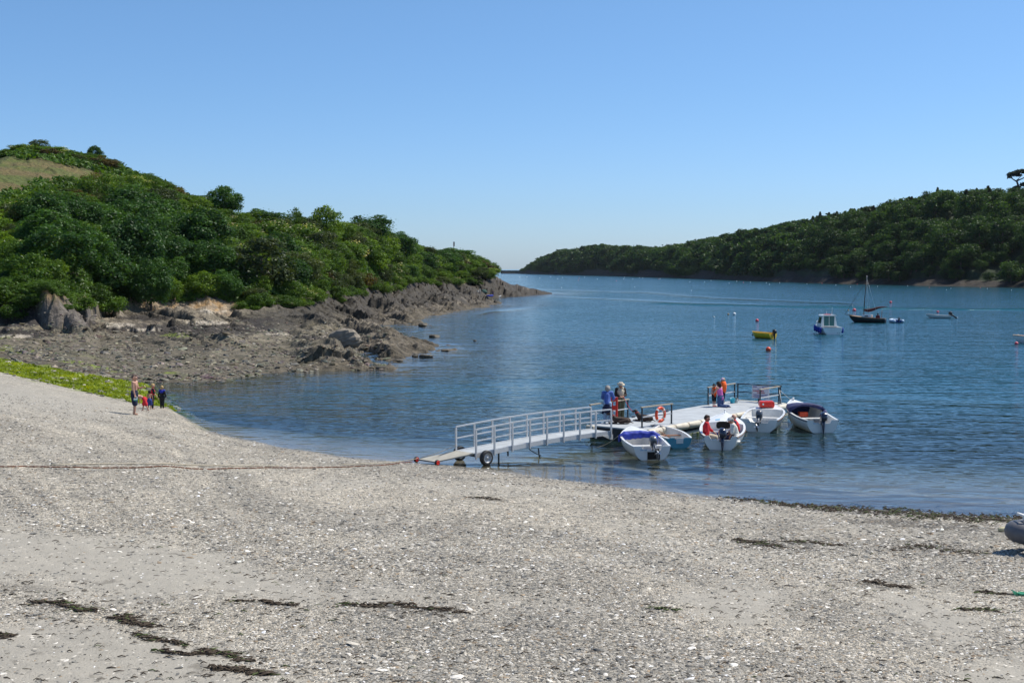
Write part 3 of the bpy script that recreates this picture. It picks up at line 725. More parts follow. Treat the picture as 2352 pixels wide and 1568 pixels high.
def conifer_mesh(seed):
    r = np.random.default_rng(seed); n = 1000
    t = r.uniform(0, 1, n) ** 0.7; a = r.uniform(0, 2 * math.pi, n)
    tier = 0.78 + 0.22 * np.cos(t * 60)
    rad = 0.62 * (1 - t) * tier * r.uniform(0.5, 1, n) + 0.02
    rad = rad * 1.35
    P = np.stack([rad * np.cos(a), rad * np.sin(a), 0.35 + 2.2 * t - rad * .2], 1)
    V, F = leaves(P, np.stack([np.cos(a) * .4, np.sin(a) * .4, np.ones(n)], 1) + r.normal(size=(n, 3)) * .4, np.full(n, .085), r)
    o = np_mesh('conifer', V, F, G_PINE, attrs={'tint': np.repeat(r.uniform(.2, .8, n), 4)}); me = o.data; bpy.data.objects.remove(o); return me
CO = [conifer_mesh(800 + i) for i in range(2)]
LTOP = {}
def place(me, x, y, z, rx, h, name, label, cat, group, top=2.0):
    o = bpy.data.objects.new(name, me); link(o)
    o.location = (x, y, z); o.scale = (rx, rx, h / top); o.rotation_euler = (0, 0, random.uniform(0, 6.28))
    return tag(o, label, cat, group)
def h1(H, x, y): return float(H(np.array([x]), np.array([y]))[0])
SKY_L = [(-700, 170), (0, 310), (30, 315), (60, 324), (110, 327), (150, 335), (180, 345), (240, 350), (300, 368), (340, 388), (420, 418), (470, 438), (540, 466), (600, 472), (690, 478), (720, 478), (800, 500), (860, 500), (900, 525),
         (940, 552), (1000, 563), (1050, 570), (1100, 580), (1122, 596), (1134, 622), (1140, 640)]
def crown_tree(X, Ytop, y, wpx, me, name, label, cat, squash=1.0):
    """a single tree of its own: trunk and crown as parts; crown wpx picture units wide at depth y"""
    x = uof(X, Ytop) * y; z = h1(H_left, x, y) if y < 440 else h1(H_right, x, y)
    h = EYE + slope(Ytop) * y - z
    root = empty(name, (x, y, z), random.uniform(0, 6), label, cat)
    rx = wpx / 2 / FD * y * 1.05
    n = len(me.vertices)
    c = bpy.data.objects.new('crown', me); link(c, root); c.scale = (rx, rx, h / 1.95)
    b = trunk_arrays(h * .55, max(0.12, h * 0.022), 5, int(X)); b.build('trunk', M_BARK, root)
    return root
HERO = []
for X, Yt, y, wd, me, lab in [
        (205, 462, 172, 150, SY[0], 'tall dark sycamore standing at the top of the group behind the cave'),
        (300, 500, 160, 170, SY[1], 'broad dark sycamore overhanging the pale cliff right of the cave'),
        (345, 588, 154, 110, SY[2], 'smaller dark sycamore at the edge of the pale low cliff'),
        (232, 560, 150, 160, SY[2], 'large dark sycamore right above the black cave mouth'),
        (150, 505, 160, 130, SY[1], 'dark sycamore left of the group, above the rock buttress'),
        (222, 388, 196, 88, YE[0], 'pointed yellow-green tree standing in front of the brown field'),
        (512, 424, 226, 92, SY[0], 'dark round tree breaking the skyline right of the brown field'),
        (676, 461, 224, 56, BU[0], 'small rounded tree on the skyline next to the leaning tree'),
        (748, 460, 228, 92, YE[1], 'windswept leaning tree standing highest on the middle skyline'),
        (850, 492, 276, 130, SY[2], 'wide dark tree on the skyline where the headland starts to fall'),
        (600, 520, 172, 190, GR_[0], 'broad grey-green willow overhanging the dark hollow in the cliff'),
        (690, 560, 182, 120, GR_[1], 'grey-green tree beside the willow above the dark rocks'),
        (105, 548, 136, 82, YE[0], 'light green bushy tree left of the sycamores above the buttress'),
        (24, 534, 140, 80, YE[1], 'yellowish tree at the left edge of the picture beside the stone wall'),
        (14, 620, 128, 66, SY[0], 'dark leafy tree hanging over the cliff at the left edge'),
        (90, 315, 252, 50, GR_[1], 'dark windswept tree on the hilltop at upper left'),
        (218, 334, 248, 36, SY[1], 'small dark tree standing alone on the upper left skyline'),
        (1092, 590, 360, 66, BU[1], 'round green bush at the seaward end of the left headland')]:
    t = crown_tree(X, Yt, y, wd, me, 'tree', lab, 'tree'); HERO.append((t.location.x, t.location.y, wd / 2 / FD * y))
# thicket over the rest of the left hill
KL = {'BU': (BU, 'mid green bush in the thicket on the left hill'), 'YE': (YE, 'light yellow-green bush on the left hill'), 'GR': (GR_, 'grey-green scrubby bush on the left hill'),
      'BR': (BR, 'reddish brown dry bush on the left hill'), 'FL': (FL, 'bush with flat white blossom on the left hill'), 'SY': (SY, 'dark leafy sycamore in the thicket on the left hill')}
cand = []
stepg = 3.9
for i in range(-40, 65):
    for j in range(0, 84):
        x = -150 + (i + 40) * stepg * .9 + random.uniform(-1.7, 1.7); y = 112 + j * stepg + random.uniform(-1.7, 1.7)
        X = CX + FD * x / y
        if -140 < X < 1132: cand.append((x, y, X))
cx_ = np.array([c[0] for c in cand]); cy_ = np.array([c[1] for c in cand])
LX, LSD = left_fields(cx_, cy_)
cz_ = H_left(cx_, cy_, (LX, LSD)); cyc = interp(LX, TC_y); cys = interp(LX, TS_y)
pX, pY = proj(cx_, cy_, cz_)
fsd = poly_sd(pX, pY, FIELD)
skyY = interp(LX, SKY_L)
nplaced = 0
for k in range(len(cand)):
    x, y, z = cx_[k], cy_[k], cz_[k]; X = LX[k]
    if not (cyc[k] - (2.2 if X > 560 else .3) < y < cys[k] + 4): continue
    if fsd[k] > -4 and y > cyc[k] + 25: continue
    dens = 1.0 if y < cyc[k] + 40 else 0.72
    if X < 560 and y > cyc[k] + 55: dens = 0.5
    if random.random() > dens: continue
    if any((x - hx) ** 2 + (y - hy) ** 2 < (0.5 * hr) ** 2 for hx, hy, hr in HERO): continue
    near = y - cyc[k]
    u = random.random(); nz = float(fbm(np.array([x * .05]), np.array([y * .05]), 2, 140)[0])
    if 90 < X < 520 and near < 40: kind = 'SY' if u < .4 else 'BU' if u < .75 else 'YE'
    elif X < 560 and near > 60: kind = 'BU' if u < .52 else 'GR' if u < .74 else 'FL' if u < .95 else 'BR'
    else: kind = 'BU' if u < .46 else 'GR' if u < .62 + .2 * nz else 'YE' if u < .76 else 'FL' if u < .9 else 'SY' if u < .95 else 'BR'
    if 400 < X < 540 and y > 180 and u < .3: kind = 'BR'
    r_ = random.uniform(2.3, 3.6) * (1.35 if kind == 'SY' else 1.0) * (0.8 if near < 6 else 1) * (1.12 if X > 800 else 1)
    h = r_ * random.uniform(1.2, 1.75)
    if X < 560 and near > 60: r_ *= 0.85; h *= 0.62
    if near > 4: r_ *= 1.1
    lim = EYE + slope(float(skyY[k])) * y - z + random.uniform(-0.5, 0.45)
    if X < 300 and y < 200: lim = min(lim, EYE + slope(float(np.interp(X, [-140, 0, 100, 180, 300], [462, 452, 434, 420, 425])) + random.uniform(0, 8)) * y - z)
    h = min(h, lim)
    if h < 0.8: continue
    ms, lab = KL[kind]
    place(random.choice(ms), x, y, z - 0.3, r_, h + .3, 'bush' if kind != 'SY' else 'sycamore', lab, 'bush' if kind != 'SY' else 'tree', {'SY': 'sycamores in the thicket on the left hill'}.get(kind, 'bushes of the thicket on the left hill: ' + lab.split(' bush')[0] if kind != 'SY' else ''))
    nplaced += 1
print('left plants', nplaced)

for X in np.arange(575, 1128, 9.5):
    if random.random() < .2: continue
    X = X + random.uniform(-4, 4); y = float(interp(X, TC_y)) - random.uniform(1.5, 6.5) * (1 if X < 760 else 1.3); x = uof(X) * y; k_ = random.choice(['BU', 'BU', 'GR', 'YE', 'FL']); r_ = random.uniform(1.1, 2.3) * (1 if X < 850 else 1.25)
    place(random.choice(KL[k_][0]), x, y, h1(H_left, x, y) - .35, r_, r_ * random.uniform(.9, 1.4), 'bush', KL[k_][1], 'bush', 'bushes of the thicket on the left hill: ' + KL[k_][1].split(' bush')[0])
for X, y, r_, h in ((-62, 248, 2.4, 3), (-44, 247, 2.2, 3), (-26, 246, 2.4, 3), (-8, 247, 2.2, 2.6), (6, 247, 2.0, 2.6), (18, 246, 2.0, 2.4), (30, 247, 1.8, 2.2), (104, 121, 1.5, 1.5), (128, 122, 1.3, 1.2), (150, 121, 1.0, .8), (112, 124, 1.8, 2.2), (88, 121, 1.6, 1.8), (60, 121.5, 1.7, 2), (35, 121, 1.9, 2.2), (20, 124, 3.2, 3.6), (52, 126, 3.0, 3.2), (78, 124, 2.2, 2.6), (98, 125, 1.6, 1.6), (-30, 122, 3.5, 4), (70, 129, 3, 5), (120, 127, 2.2, 2.6), (165, 128, 2.4, 3.0), (242, 147, 3.2, 3.4)):
    x = uof(X) * y; place(random.choice(BU), x, y, h1(H_left, x, y) - .3, r_, h, 'bush', KL['BU'][1], 'bush', 'bushes of the thicket on the left hill: mid green')
# undergrowth on the hill and the cliff edge
def undergrowth():
    r = np.random.default_rng(44); n = 150000
    X = r.uniform(-160, 1132, n); t = r.uniform(0, 1, n)
    yc, ys = interp(X, TC_y), interp(X, TS_y)
    y = yc - 1.5 + (ys + 3 - yc) * t ** 1.1; x = (X - CX) / FD / CP * y
    f = left_fields(x, y); z = H_left(x, y, f)
    px, py = proj(x, y, z)
    keep = poly_sd(px, py, FIELD) + 8 * fbm(x * .2, y * .2, 2, 150) < r.uniform(-3, 3, n)
    keep &= ~((z < 2.0))
    x, y, z = x[keep], y[keep], z[keep]; n = len(x)
    hgt = np.clip(0.7 + 0.9 * fbm(x * .25, y * .25, 3, 151), 0.05, 2)
    up = r.uniform(0, 1, n) ** .5
    sk = EYE + np.array([slope(v) for v in interp(CX + FD * x / y * CP, SKY_L)]) * y
    P = np.stack([x, y, np.minimum(z + hgt * up, sk)], 1)
    Nn = r.normal(size=(n, 3)) * .7 + np.array([0.2, -.3, .8])
    V, F = leaves(P, Nn, np.full(n, .34) * (y / 200), r)
    tint = np.clip(0.45 + 0.5 * fbm(x * .12, y * .12, 3, 152) + r.normal(0, .15, n), 0, 1)
    o = np_mesh('undergrowth', V, F, G_MID, attrs={'tint': np.repeat(tint, 4)})
    tag(o, 'low green bramble and grass covering the left hillside', 'undergrowth', kind='stuff')
undergrowth()

# the wood on the far right-hand shore
SKY_R = [(1150, 622), (1195, 618), (1206, 612), (1240, 590), (1290, 570), (1330, 565), (1380, 558), (1440, 560), (1500, 562), (1560, 555), (1640, 540), (1690, 530), (1720, 520), (1760, 520), (1800, 506), (1880, 490), (1950, 475), (2030, 462),
         (2080, 445), (2150, 432), (2230, 430), (2260, 420), (2300, 424), (2352, 430), (2700, 400)]
tr_ = []
X = 2480.0
rr = random.Random(8)
pts = []
for X in np.arange(1196, 2500, 1.0):
    yc = float(interp(X, T_RC)); ys = float(interp(X, TR_s_y))
    # arc length along the shore for one picture unit
    y2 = float(interp(X + 1, T_RC)); dl = math.hypot((X - CX) / FD * yc - (X + 1 - CX) / FD * y2, yc - y2)
    depth = max(ys + 14 - (yc + 17), 5)
    n = dl * depth / (40.0 if yc < 720 else 46.0)
    for q in range(int(n) + (1 if rr.random() < n - int(n) else 0)):
        y = yc + 10 + (depth + 7) * rr.random() ** 1.15; xx = X + rr.random()
        pts.append(((xx - CX) / FD / CP * y, y, xx))
# thin out: keep a minimum spacing
cell = {}; keep = []
rr.shuffle(pts)
for x, y, X in pts:
    k = (int(x // 6.0), int(y // 6.0)); ok = True
    for a in (-1, 0, 1):
        for b in (-1, 0, 1):
            for (x2, y2) in cell.get((k[0] + a, k[1] + b), ()):
                if (x - x2) ** 2 + (y - y2) ** 2 < 4.9 ** 2: ok = False
    if ok: cell.setdefault(k, []).append((x, y)); keep.append((x, y, X))
keep.sort(key=lambda p: p[1])
kx = np.array([p[0] for p in keep]); ky = np.array([p[1] for p in keep]); kz = H_right(kx, ky)
print('right trees', len(keep))
FV, FF, FT = [], [], []; nv = 0
LOW = [crown_arrays(900 + i, RZ=.88, zc=1.0, k=11, lr=.36, n=420, size=.14, up=.2) for i in range(5)]
cnt = {'oak': 0, 'conifer': 0}
for i, (x, y, X) in enumerate(keep):
    con = (1850 < X < 2280 and y > interp(X, TR_s_y) - 45 and rr.random() < .5)
    r_ = rr.choice([3.4, 4.4, 5.4, 6.6, 8.6]) * rr.uniform(.88, 1.12) * (1.12 if y > 900 else 1); h = r_ * rr.uniform(1.5, 2.1)
    if y < interp(X, T_RC) + 32: r_ *= 0.85; h *= 0.72
    if con: h = rr.uniform(8, 10.5); r_ = rr.uniform(4.2, 5.6)
    lim = EYE + slope(float(interp(X, SKY_R))) * y - kz[i] + rr.uniform(-2.2, 1.0) + (rr.uniform(0, 1.2) if con else 0)
    h = min(h, lim)
    if h < 2.5: continue
    if h < r_ * 1.4 and not con: r_ = max(h / 1.4, 3.2)
    inview = X < 2390
    if inview and cnt['conifer' if con else 'oak'] < (45 if con else 240):
        if con:
            place(rr.choice(CO), x, y, kz[i] - .5, r_ * 1.3, h, 'conifer', 'dark pointed conifer along the ridge of the wood across the water', 'tree', 'conifers on the ridge across the water', 2.5); cnt['conifer'] += 1
        else:
            place(rr.choice(OK_), x, y, kz[i] - .5, r_, h, 'oak', 'round-crowned broadleaf tree in the dense wood across the water', 'tree', 'trees of the dense wood across the water'); cnt['oak'] += 1
    else:
        V, F, T = LOW[i % 5]; a = rr.uniform(0, 6.28); ca, sa = math.cos(a), math.sin(a)
        W = np.stack([(V[:, 0] * ca - V[:, 1] * sa) * r_ + x, (V[:, 0] * sa + V[:, 1] * ca) * r_ + y, V[:, 2] * h / 2 + kz[i] - .5], 1)
        FV.append(W); FF.append(F + nv); FT.append(np.clip(T * .6 + rr.uniform(0, .45), 0, 1)); nv += len(V)
o = np_mesh('wood', np.concatenate(FV), np.concatenate(FF), G_FAR, attrs={'tint': np.concatenate(FT)})
tag(o, 'dense dark green wood covering the distant end of the far shore', 'wood', kind='stuff')

# flat-topped pine on the skyline at right
def umbrella_pine():
    y = 668.0; p = at_y(2338, 428, y); z0 = h1(H_right, p.x, y); k = y / FD
    zt = lambda Y: EYE + slope(Y) * y - z0; xo = lambda X: (X - 2338) * k
    root = empty('pine', (p.x, y, z0), 0, 'flat-topped pine with bare forked trunk rising above the wood at right', 'tree')
    b = MB(); b.tube([(0, 0, 0), (xo(2339), 0, zt(428)), (xo(2335), 0, zt(415)), (xo(2345), 0, zt(404))], [.75, .6, .5, .25], 7)
    b.tube([(xo(2336), 0, zt(418)), (xo(2326), .3, zt(411)), (xo(2320), .3, zt(402))], [.4, .3, .15], 6); b.tube([(xo(2335), 0, zt(416)), (xo(2352), -.4, zt(408)), (xo(2362), -.4, zt(402))], [.4, .3, .15], 6)
    b.build('trunk', M_BARK, root)
    r = np.random.default_rng(5); L = []
    for X, Y, w_, h_ in ((2322, 402, 9, 5), (2332, 398, 10, 5), (2345, 394, 13, 5), (2358, 396, 12, 5), (2370, 400, 9, 4), (2338, 403, 8, 3), (2318, 408, 5, 3), (2350, 425, 10, 5), (2334, 431, 8, 4)): L.append(((xo(X), r.uniform(-1, 1), zt(Y)), (w_ * k, w_ * k * .9, h_ * k)))
    P, Nn, idx = crown_pts(r, L, 2200, .3); V, F = leaves(P, Nn, np.full(2200, .5), r); t = r.uniform(.1, .6, len(L))
    np_mesh('crown', V, F, G_PINE, root, attrs={'tint': np.repeat(t[idx], 4)})
umbrella_pine()
# ------------------------------------------------------------------ materials of the small things
W_GEL = mat('white gelcoat', (0.82, 0.82, 0.79), 0.28, var=0.05, scale=3, coat=0.3)
W_IN = mat('white boat interior', (0.74, 0.74, 0.71), 0.45, var=0.08, scale=5)
NAVY = mat('navy paint', (0.012, 0.016, 0.045), 0.4); BLACK = mat('black plastic', (0.012, 0.012, 0.014), 0.4)
ANTI = mat('dark antifouling', (0.012, 0.012, 0.03), 0.7); BROWNRUB = mat('brown rubbing strake', (0.16, 0.085, 0.05), 0.6)
WOOD = mat('varnished wood', (0.30, 0.12, 0.045), 0.4, scale=14, var=0.3); TEAK = mat('pale deck wood', (0.42, 0.26, 0.13), 0.5, var=.2)
STEEL = mat('galvanised steel', (0.60, 0.61, 0.61), 0.45, metal=0.12, var=.12, scale=20); ALU = mat('bare aluminium', (0.62, 0.63, 0.64), 0.35, metal=0.85)
GREYM = mat('dark grey metal', (0.085, 0.09, 0.10), 0.5, metal=0.3); OUTB = mat('outboard navy', (0.018, 0.025, 0.055), 0.25, coat=.5); OUTG = mat('outboard grey', (0.10, 0.11, 0.13), 0.3, coat=.4)
BLUE = mat('royal blue canvas', (0.018, 0.04, 0.33), 0.75, scale=6, var=.3, bump=.4); NVC = mat('navy canvas', (0.018, 0.025, 0.10), 0.75, scale=6, var=.3, bump=.4)
CYAN = mat('turquoise hull paint', (0.03, 0.26, 0.37), 0.35, coat=.3); REDP = mat('red plastic', (0.72, 0.03, 0.018), 0.35); YELP = mat('yellow hull', (0.78, 0.50, 0.02), 0.4)
ORANGE = mat('orange plastic', (0.80, 0.075, 0.018), 0.4); PINK = mat('pink buoy', (0.80, 0.10, 0.13), 0.45); WHITEB = mat('white buoy', (0.8, 0.8, 0.78), 0.4); TAN = mat('weathered buoy', (0.45, 0.32, 0.18), 0.7)
GLASS = mat('dark window glass', (0.02, 0.055, 0.06), 0.06, spec=.8); TEALG = mat('green tinted glass', (0.03, 0.13, 0.13), 0.08, spec=.8)
BLKIN = mat('dark opening', (0.012, 0.011, 0.010), 0.9); RUBBER = mat('tyre rubber', (0.018, 0.018, 0.019), 0.6); LBLUE = mat('pale blue hatch', (0.30, 0.55, 0.75), 0.3)
ROPE = mat('pale rope', (0.50, 0.44, 0.33), 0.9, scale=40); RUST = mat('rusty chain', (0.20, 0.075, 0.035), 0.85, scale=30, var=.4); DKBLUE = mat('blue cockpit paint', (0.02, 0.07, 0.25), 0.5)
GREYT = mat('grey rubber tube', (0.12, 0.12, 0.13), 0.55); BLKHULL = mat('black hull paint', (0.010, 0.012, 0.013), 0.3); MAROON = mat('tan bark sail', (0.13, 0.028, 0.022), 0.85, bump=.4)

class Hull:
    def __init__(s, L, B, zb, zs, draft=0.18, ts=0.84, fl=0.16, clinker=0, full=2.4, mid=0.42, inset=0.055):
        s.L, s.B, s.zb, s.zs, s.draft, s.ts, s.fl, s.cl, s.full, s.mid, s.inset = L, B, zb, zs, draft, ts, fl, clinker, full, mid, inset
    def half(s, t):
        if t <= s.mid: return s.B / 2 * (s.ts + (1 - s.ts) * math.sin(t / s.mid * math.pi / 2))
        return s.B / 2 * max(0.0, 1 - ((t - s.mid) / (1 - s.mid)) ** s.full)
    def sheer(s, t): return s.zs + (s.zb - s.zs) * t ** 1.9
    def keel(s, t):
        return -s.draft if t < 0.7 else -s.draft + (s.zb * 0.75 + s.draft) * ((t - 0.7) / 0.3) ** 2.6
    def xx(s, t, z): return s.L * t + (0.10 * s.L * (z / max(s.zb, .1)) * max(0, t - 0.75) * 1.6)
    def section(s, t, off=0.0, floor=None, n=11):
        """half section from gunwale (0) to keel; y>=0"""
        b = max(s.half(t) - off, 0.0); zg, zk = s.sheer(t), s.keel(t)
        q = 2.7 - 1.5 * sstep(0.55, 1.0, np.float64(t)); pts = []
        for i in range(n):
            u = i / (n - 1); z = zg + (zk - zg) * u
            y = b * max(0.0, 1 - u ** float(q)) ** 0.62 * (1 - 0.10 * u)
            if s.cl and off == 0 and 0 < i < n - 1: y += 0.012 * ((i * s.cl / (n - 1)) % 1.0)
            if floor is not None: z = max(z, floor)
            pts.append((s.xx(t, z), y, z))
        return pts
    def shell(s, n=22, paint=None):
        """outer skin: starboard gunwale -> keel -> port gunwale"""
        b = MB(); N = 13
        rings = []
        for k in range(n + 1):
            t = k / n * 0.995; h = s.section(t, n=N)
            rings.append([(x, -y, z) for x, y, z in h] + [(x, y, z) for x, y, z in reversed(h[:-1])])
        b.loft(rings, 0, s.cl == 0, False)
        if paint:                      # dark paint from just above the water down
            for i, f in enumerate(b.f):
                if max(b.v[j].z for j in f) < paint: b.m[i] = 1
        return b
    def inner(s, n=18, t1=0.94):
        b = MB(); rings = []
        for k in range(n + 1):
            t = 0.02 + (t1 - 0.02) * k / n; h = s.section(t, s.inset, s.fl, 9)
            rings.append([(x, -y, z) for x, y, z in h] + [(x, y, z) for x, y, z in reversed(h[:-1])])
        b.loft([list(reversed(r)) for r in rings], 0, True, False)
        return b
    def gun(s, off, t): 
        z = s.sheer(t); return (s.xx(t, z), max(s.half(t) - off, 0.0), z)
    def cap(s, w=0.075, n=26, raise_=0.012, th=0.035):
        """gunwale capping on both sides, meeting at the bow"""
        b = MB()
        for sg in (1, -1):
            rings = []
            for k in range(n + 1):
                t = k / n * 0.995; x, y, z = s.gun(0, t); x2, y2, _ = s.gun(w, min(t, .975))
                ye, yi = sg * (y + 0.015), sg * y2
                z += raise_
                r = [(x, ye, z - th), (x, ye, z), (x2, yi, z), (x2, yi, z - th)]
                rings.append(r if sg > 0 else list(reversed(r)))
            b.loft(rings, 0, False, True, (True, True))
        return b
    def strake(s, dz=-0.05, r=0.022, n=26):
        b = MB(); pts = []
        for k in range(n + 1):
            t = k / n * 0.993; x, y, z = s.gun(0, t); pts.append((x, y + 0.006, z + dz))
        b.tube(pts, r, 6); b.tube([(x, -y, z) for x, y, z in pts], r, 6)
        return b
    def transom(s, notch=0.42, depth=0.16, th=0.05, dark=False):
        """plate across the stern with a lowered middle for the motor"""
        h = s.section(0, n=9); b = MB()
        pts = [(-y, z) for x, y, z in h] + [(y, z) for x, y, z in reversed(h[:-1])]
        zt = s.zs + 0.01; nw = s.B * notch / 2
        top = [(nw * 1.25, zt), (nw, zt - depth), (-nw, zt - depth), (-nw * 1.25, zt)] if notch else []
        poly = pts + top
        n = len(poly)
        b.add([(0.004, y, z) for y, z in poly] + [(th, y * .985, z) for y, z in poly], [list(range(n)), list(range(2 * n - 1, n - 1, -1))] + [[i, i + n, (i + 1) % n + n, (i + 1) % n] for i in range(n)])
        return b
    def thwart(s, t, w=0.26, z=None, th=0.035):
        z = z if z is not None else s.sheer(t) - 0.17
        hw = s.half(t) - s.inset - 0.02
        return MB().box((s.L * t, 0, z), (w, 2 * hw, th))
    def deck(s, t0, t1=0.985, crown=0.05, n=12, drop=0.0):
        b = MB(); rings = []
        for k in range(n + 1):
            t = t0 + (t1 - t0) * k / n; x, y, z = s.gun(0.03, t)
            rings.append([(x, yy * y, z - drop + crown * (1 - yy * yy)) for yy in np.linspace(-1, 1, 9)])
        b.loft(rings, 0, True, False)
        return b
    def bulkhead(s, t, crown=0.05, zlo=None):
        h = s.section(t, s.inset * .6, s.fl, 9); x0 = s.L * t
        pts = [(x0, -y, z) for x, y, z in h] + [(x0, y, z) for x, y, z in reversed(h[:-1])]
        zt = s.sheer(t); hw = h[0][1]
        top = [(x0, hw * yy, zt + crown * (1 - yy * yy)) for yy in np.linspace(1, -1, 9)[1:-1]]
        b = MB(); P = pts + top
        b.add(P + [(p[0] + .03, p[1], p[2]) for p in P], [list(range(len(P)))] + [[i, (i + 1) % len(P), (i + 1) % len(P) + len(P), i + len(P)] for i in range(len(P))])
        return b

def outboard(parent, x, z, tilt=0.0, body=None, steer=0.0, scale=1.0, y=0.0):
    """outboard motor hung on the transom: cowl, leg, gearcase with propeller, clamp bracket and tiller"""
    body = body or OUTB
    T = Matrix.Translation((x, y, z)) @ Matrix.Rotation(steer, 4, 'Z') @ Matrix.Rotation(tilt, 4, 'Y') @ Matrix.Scale(scale, 4)
    def put(b): b.v = [T @ Vector(p) for p in b.v]; return b
    b = MB()
    rings = []
    for zz, lx, ly, ox in ((0.06, .13, .10, -.05), (0.10, .19, .135, -.06), (0.22, .21, .145, -.065), (0.33, .19, .13, -.055), (0.40, .13, .09, -.04), (0.425, .05, .04, -.03)):
        rings.append([(ox - .06 + lx * math.copysign(abs(math.cos(a)) ** .7, math.cos(a)), ly * math.copysign(abs(math.sin(a)) ** .7, math.sin(a)), zz) for a in np.linspace(0, 2 * math.pi, 17)[:-1]])
    b.loft(rings, 0, True, True, (True, True))
    m = put(b).build('outboard_motor', body, parent)
    b = MB(); rings = []
    for zz, lx, ly, ox in ((0.06, .10, .075, -.10), (-0.15, .085, .06, -.11), (-0.42, .075, .035, -.12), (-0.62, .075, .026, -.12)):
        rings.append([(ox + lx * math.cos(a), ly * math.sin(a), zz) for a in np.linspace(0, 2 * math.pi, 13)[:-1]])
    b.loft(rings, 0, True, True, (True, True))
    b.box((-.17, 0, -.45), (.30, .15, .015)); b.box((-.10, 0, -.74), (.12, .012, .16), rot=(0, .3, 0))
    put(b).build('leg', body, m)
    b = MB(); b.tube([(.05, 0, -.62), (-.06, 0, -.62), (-.16, 0, -.62), (-.24, 0, -.62)], [.02, .05, .05, .025], 10)
    put(b).build('gearcase', body, m)
    b = MB(); b.tube([(-.235, 0, -.62), (-.31, 0, -.62)], [.032, .02], 8)
    for k in range(3):
        a = k * 2.094; R_ = Matrix.Translation((-.27, 0, -.62)) @ Matrix.Rotation(a, 4, 'X') @ Matrix.Translation((0, 0, .075)) @ Matrix.Rotation(.6, 4, 'Z')
        b.blob((0, 0, 0), (.008, .045, .062), 8) if False else b.add([R_ @ Vector(p) for p in ((-.004, -.02, -.05), (-.004, .02, -.05), (-.004, .05, .03), (-.004, 0, .065), (-.004, -.045, .02), (.006, -.02, -.05), (.006, .02, -.05), (.006, .05, .03), (.006, 0, .065), (.006, -.045, .02))], [(4, 3, 2, 1, 0), (5, 6, 7, 8, 9)] + [(i, (i + 1) % 5, (i + 1) % 5 + 5, i + 5) for i in range(5)])
    put(b).build('propeller', ALU, m)
    b = MB().box((.02, .07, 0.0), (.09, .035, .22)).box((.02, -.07, 0.0), (.09, .035, .22)).box((-.03, 0, .03), (.05, .17, .08))
    put(b).build('clamp_bracket', OUTG, m)
    b = MB().tube([(0.02, 0, .12), (.28, .02, .16), (.52, .03, .19)], [.022, .02, .024], 8)
    put(b).build('tiller', BLACK, m)
    return m
def rowlock_etc(parent, h):
    b = MB()
    for sg in (1, -1):
        for t in (.33, .5):
            x, y, z = h.gun(.03, t); b.tube([(x, sg * y, z), (x, sg * y, z + .05)], .012, 6)
    b.build('rowlocks', ALU, parent)
def aim(stern, bow): return math.atan2(bow.y - stern.y, bow.x - stern.x)
def open_boat(name, stern, bow, h, label, cat='boat', group=None, hullm=None, inm=None, strm=None, capm=None, paint=.05, notch=.42, thw=(.25, .5), sole=True, td=.16):
    stern, bow = Vector(stern), Vector(bow)
    root = empty(name, (stern.x, stern.y, 0), aim(stern, bow), label, cat, group)
    hm = hullm or W_GEL
    h.shell(paint=paint).build('hull', [hm, ANTI], root)
    h.inner().build('interior', inm or W_IN, root)
    h.transom(notch, td).build('transom', hm, root)
    h.cap().build('gunwale', capm or W_GEL, root)
    if strm: h.strake().build('rubbing_strake', strm, root)
    for t in thw: h.thwart(t).build('thwart', inm or W_IN, root)
    return root

grp = 'small white boats moored along the pontoon'
# 1: nearest boat, royal blue cover rolled over the bow, motor tilted up
h1_ = Hull(3.75, 1.68, .86, .54, .16, .88, .10)
B1 = open_boat('motor_dinghy', (5.52, 48.9, 0), (5.06, 52.6, 0), h1_, 'white open boat with a royal blue cover bundled over its bow and motor tilted up', group=grp, thw=(.30,))
b = MB(); rings = []
for k, yy in enumerate(np.linspace(-1.06, 1.06, 25)):
    t = .60 + .05 * math.cos(yy * 1.4); hw = h1_.half(t); zt = h1_.sheer(t)
    rr_ = .15 + .010 * math.sin(k * 1.9) + .012 * math.sin(k * .7); dz = -.10 * max(0, abs(yy) - .8) / .2
    rings.append([(h1_.L * t + rr_ * 1.25 * math.cos(a) + .02 * math.sin(3 * a + k), yy * hw * 1.03, zt + .04 + dz + (rr_ * .8 if math.sin(a) > 0 else rr_ * (1.35 + .22 * math.sin(k * .41 + 1))) * math.sin(a)) for a in np.linspace(0, 2 * math.pi, 15)[:-1]])
b.loft(rings, 0, True, True, (True, True)); b.build('cover', BLUE, B1)
b = MB(); b.tube([(h1_.L * .52, -.52, .62), (h1_.L * .45, -.50, .45), (h1_.L * .43, -.47, .25)], [.16, .14, .06], 9); b.build('cover_flap', BLUE, B1)
h1_.deck(.80, crown=.03).build('foredeck', W_GEL, B1)
h1_.bulkhead(.80, .03).build('bulkhead', W_IN, B1)
outboard(B1, -.02, .50, R(-62) * -1 if False else R(58), OUTG, scale=1.05, y=-.06)
MB().box((.10, 0, .30), (.16, 1.15, .03)).build('stern_seat', W_IN, B1)
MB().box((-.012, -.06, .17), (.02, .50, .30)).build('motor_pad', BLKIN, B1)
rowlock_etc(B1, h1_)
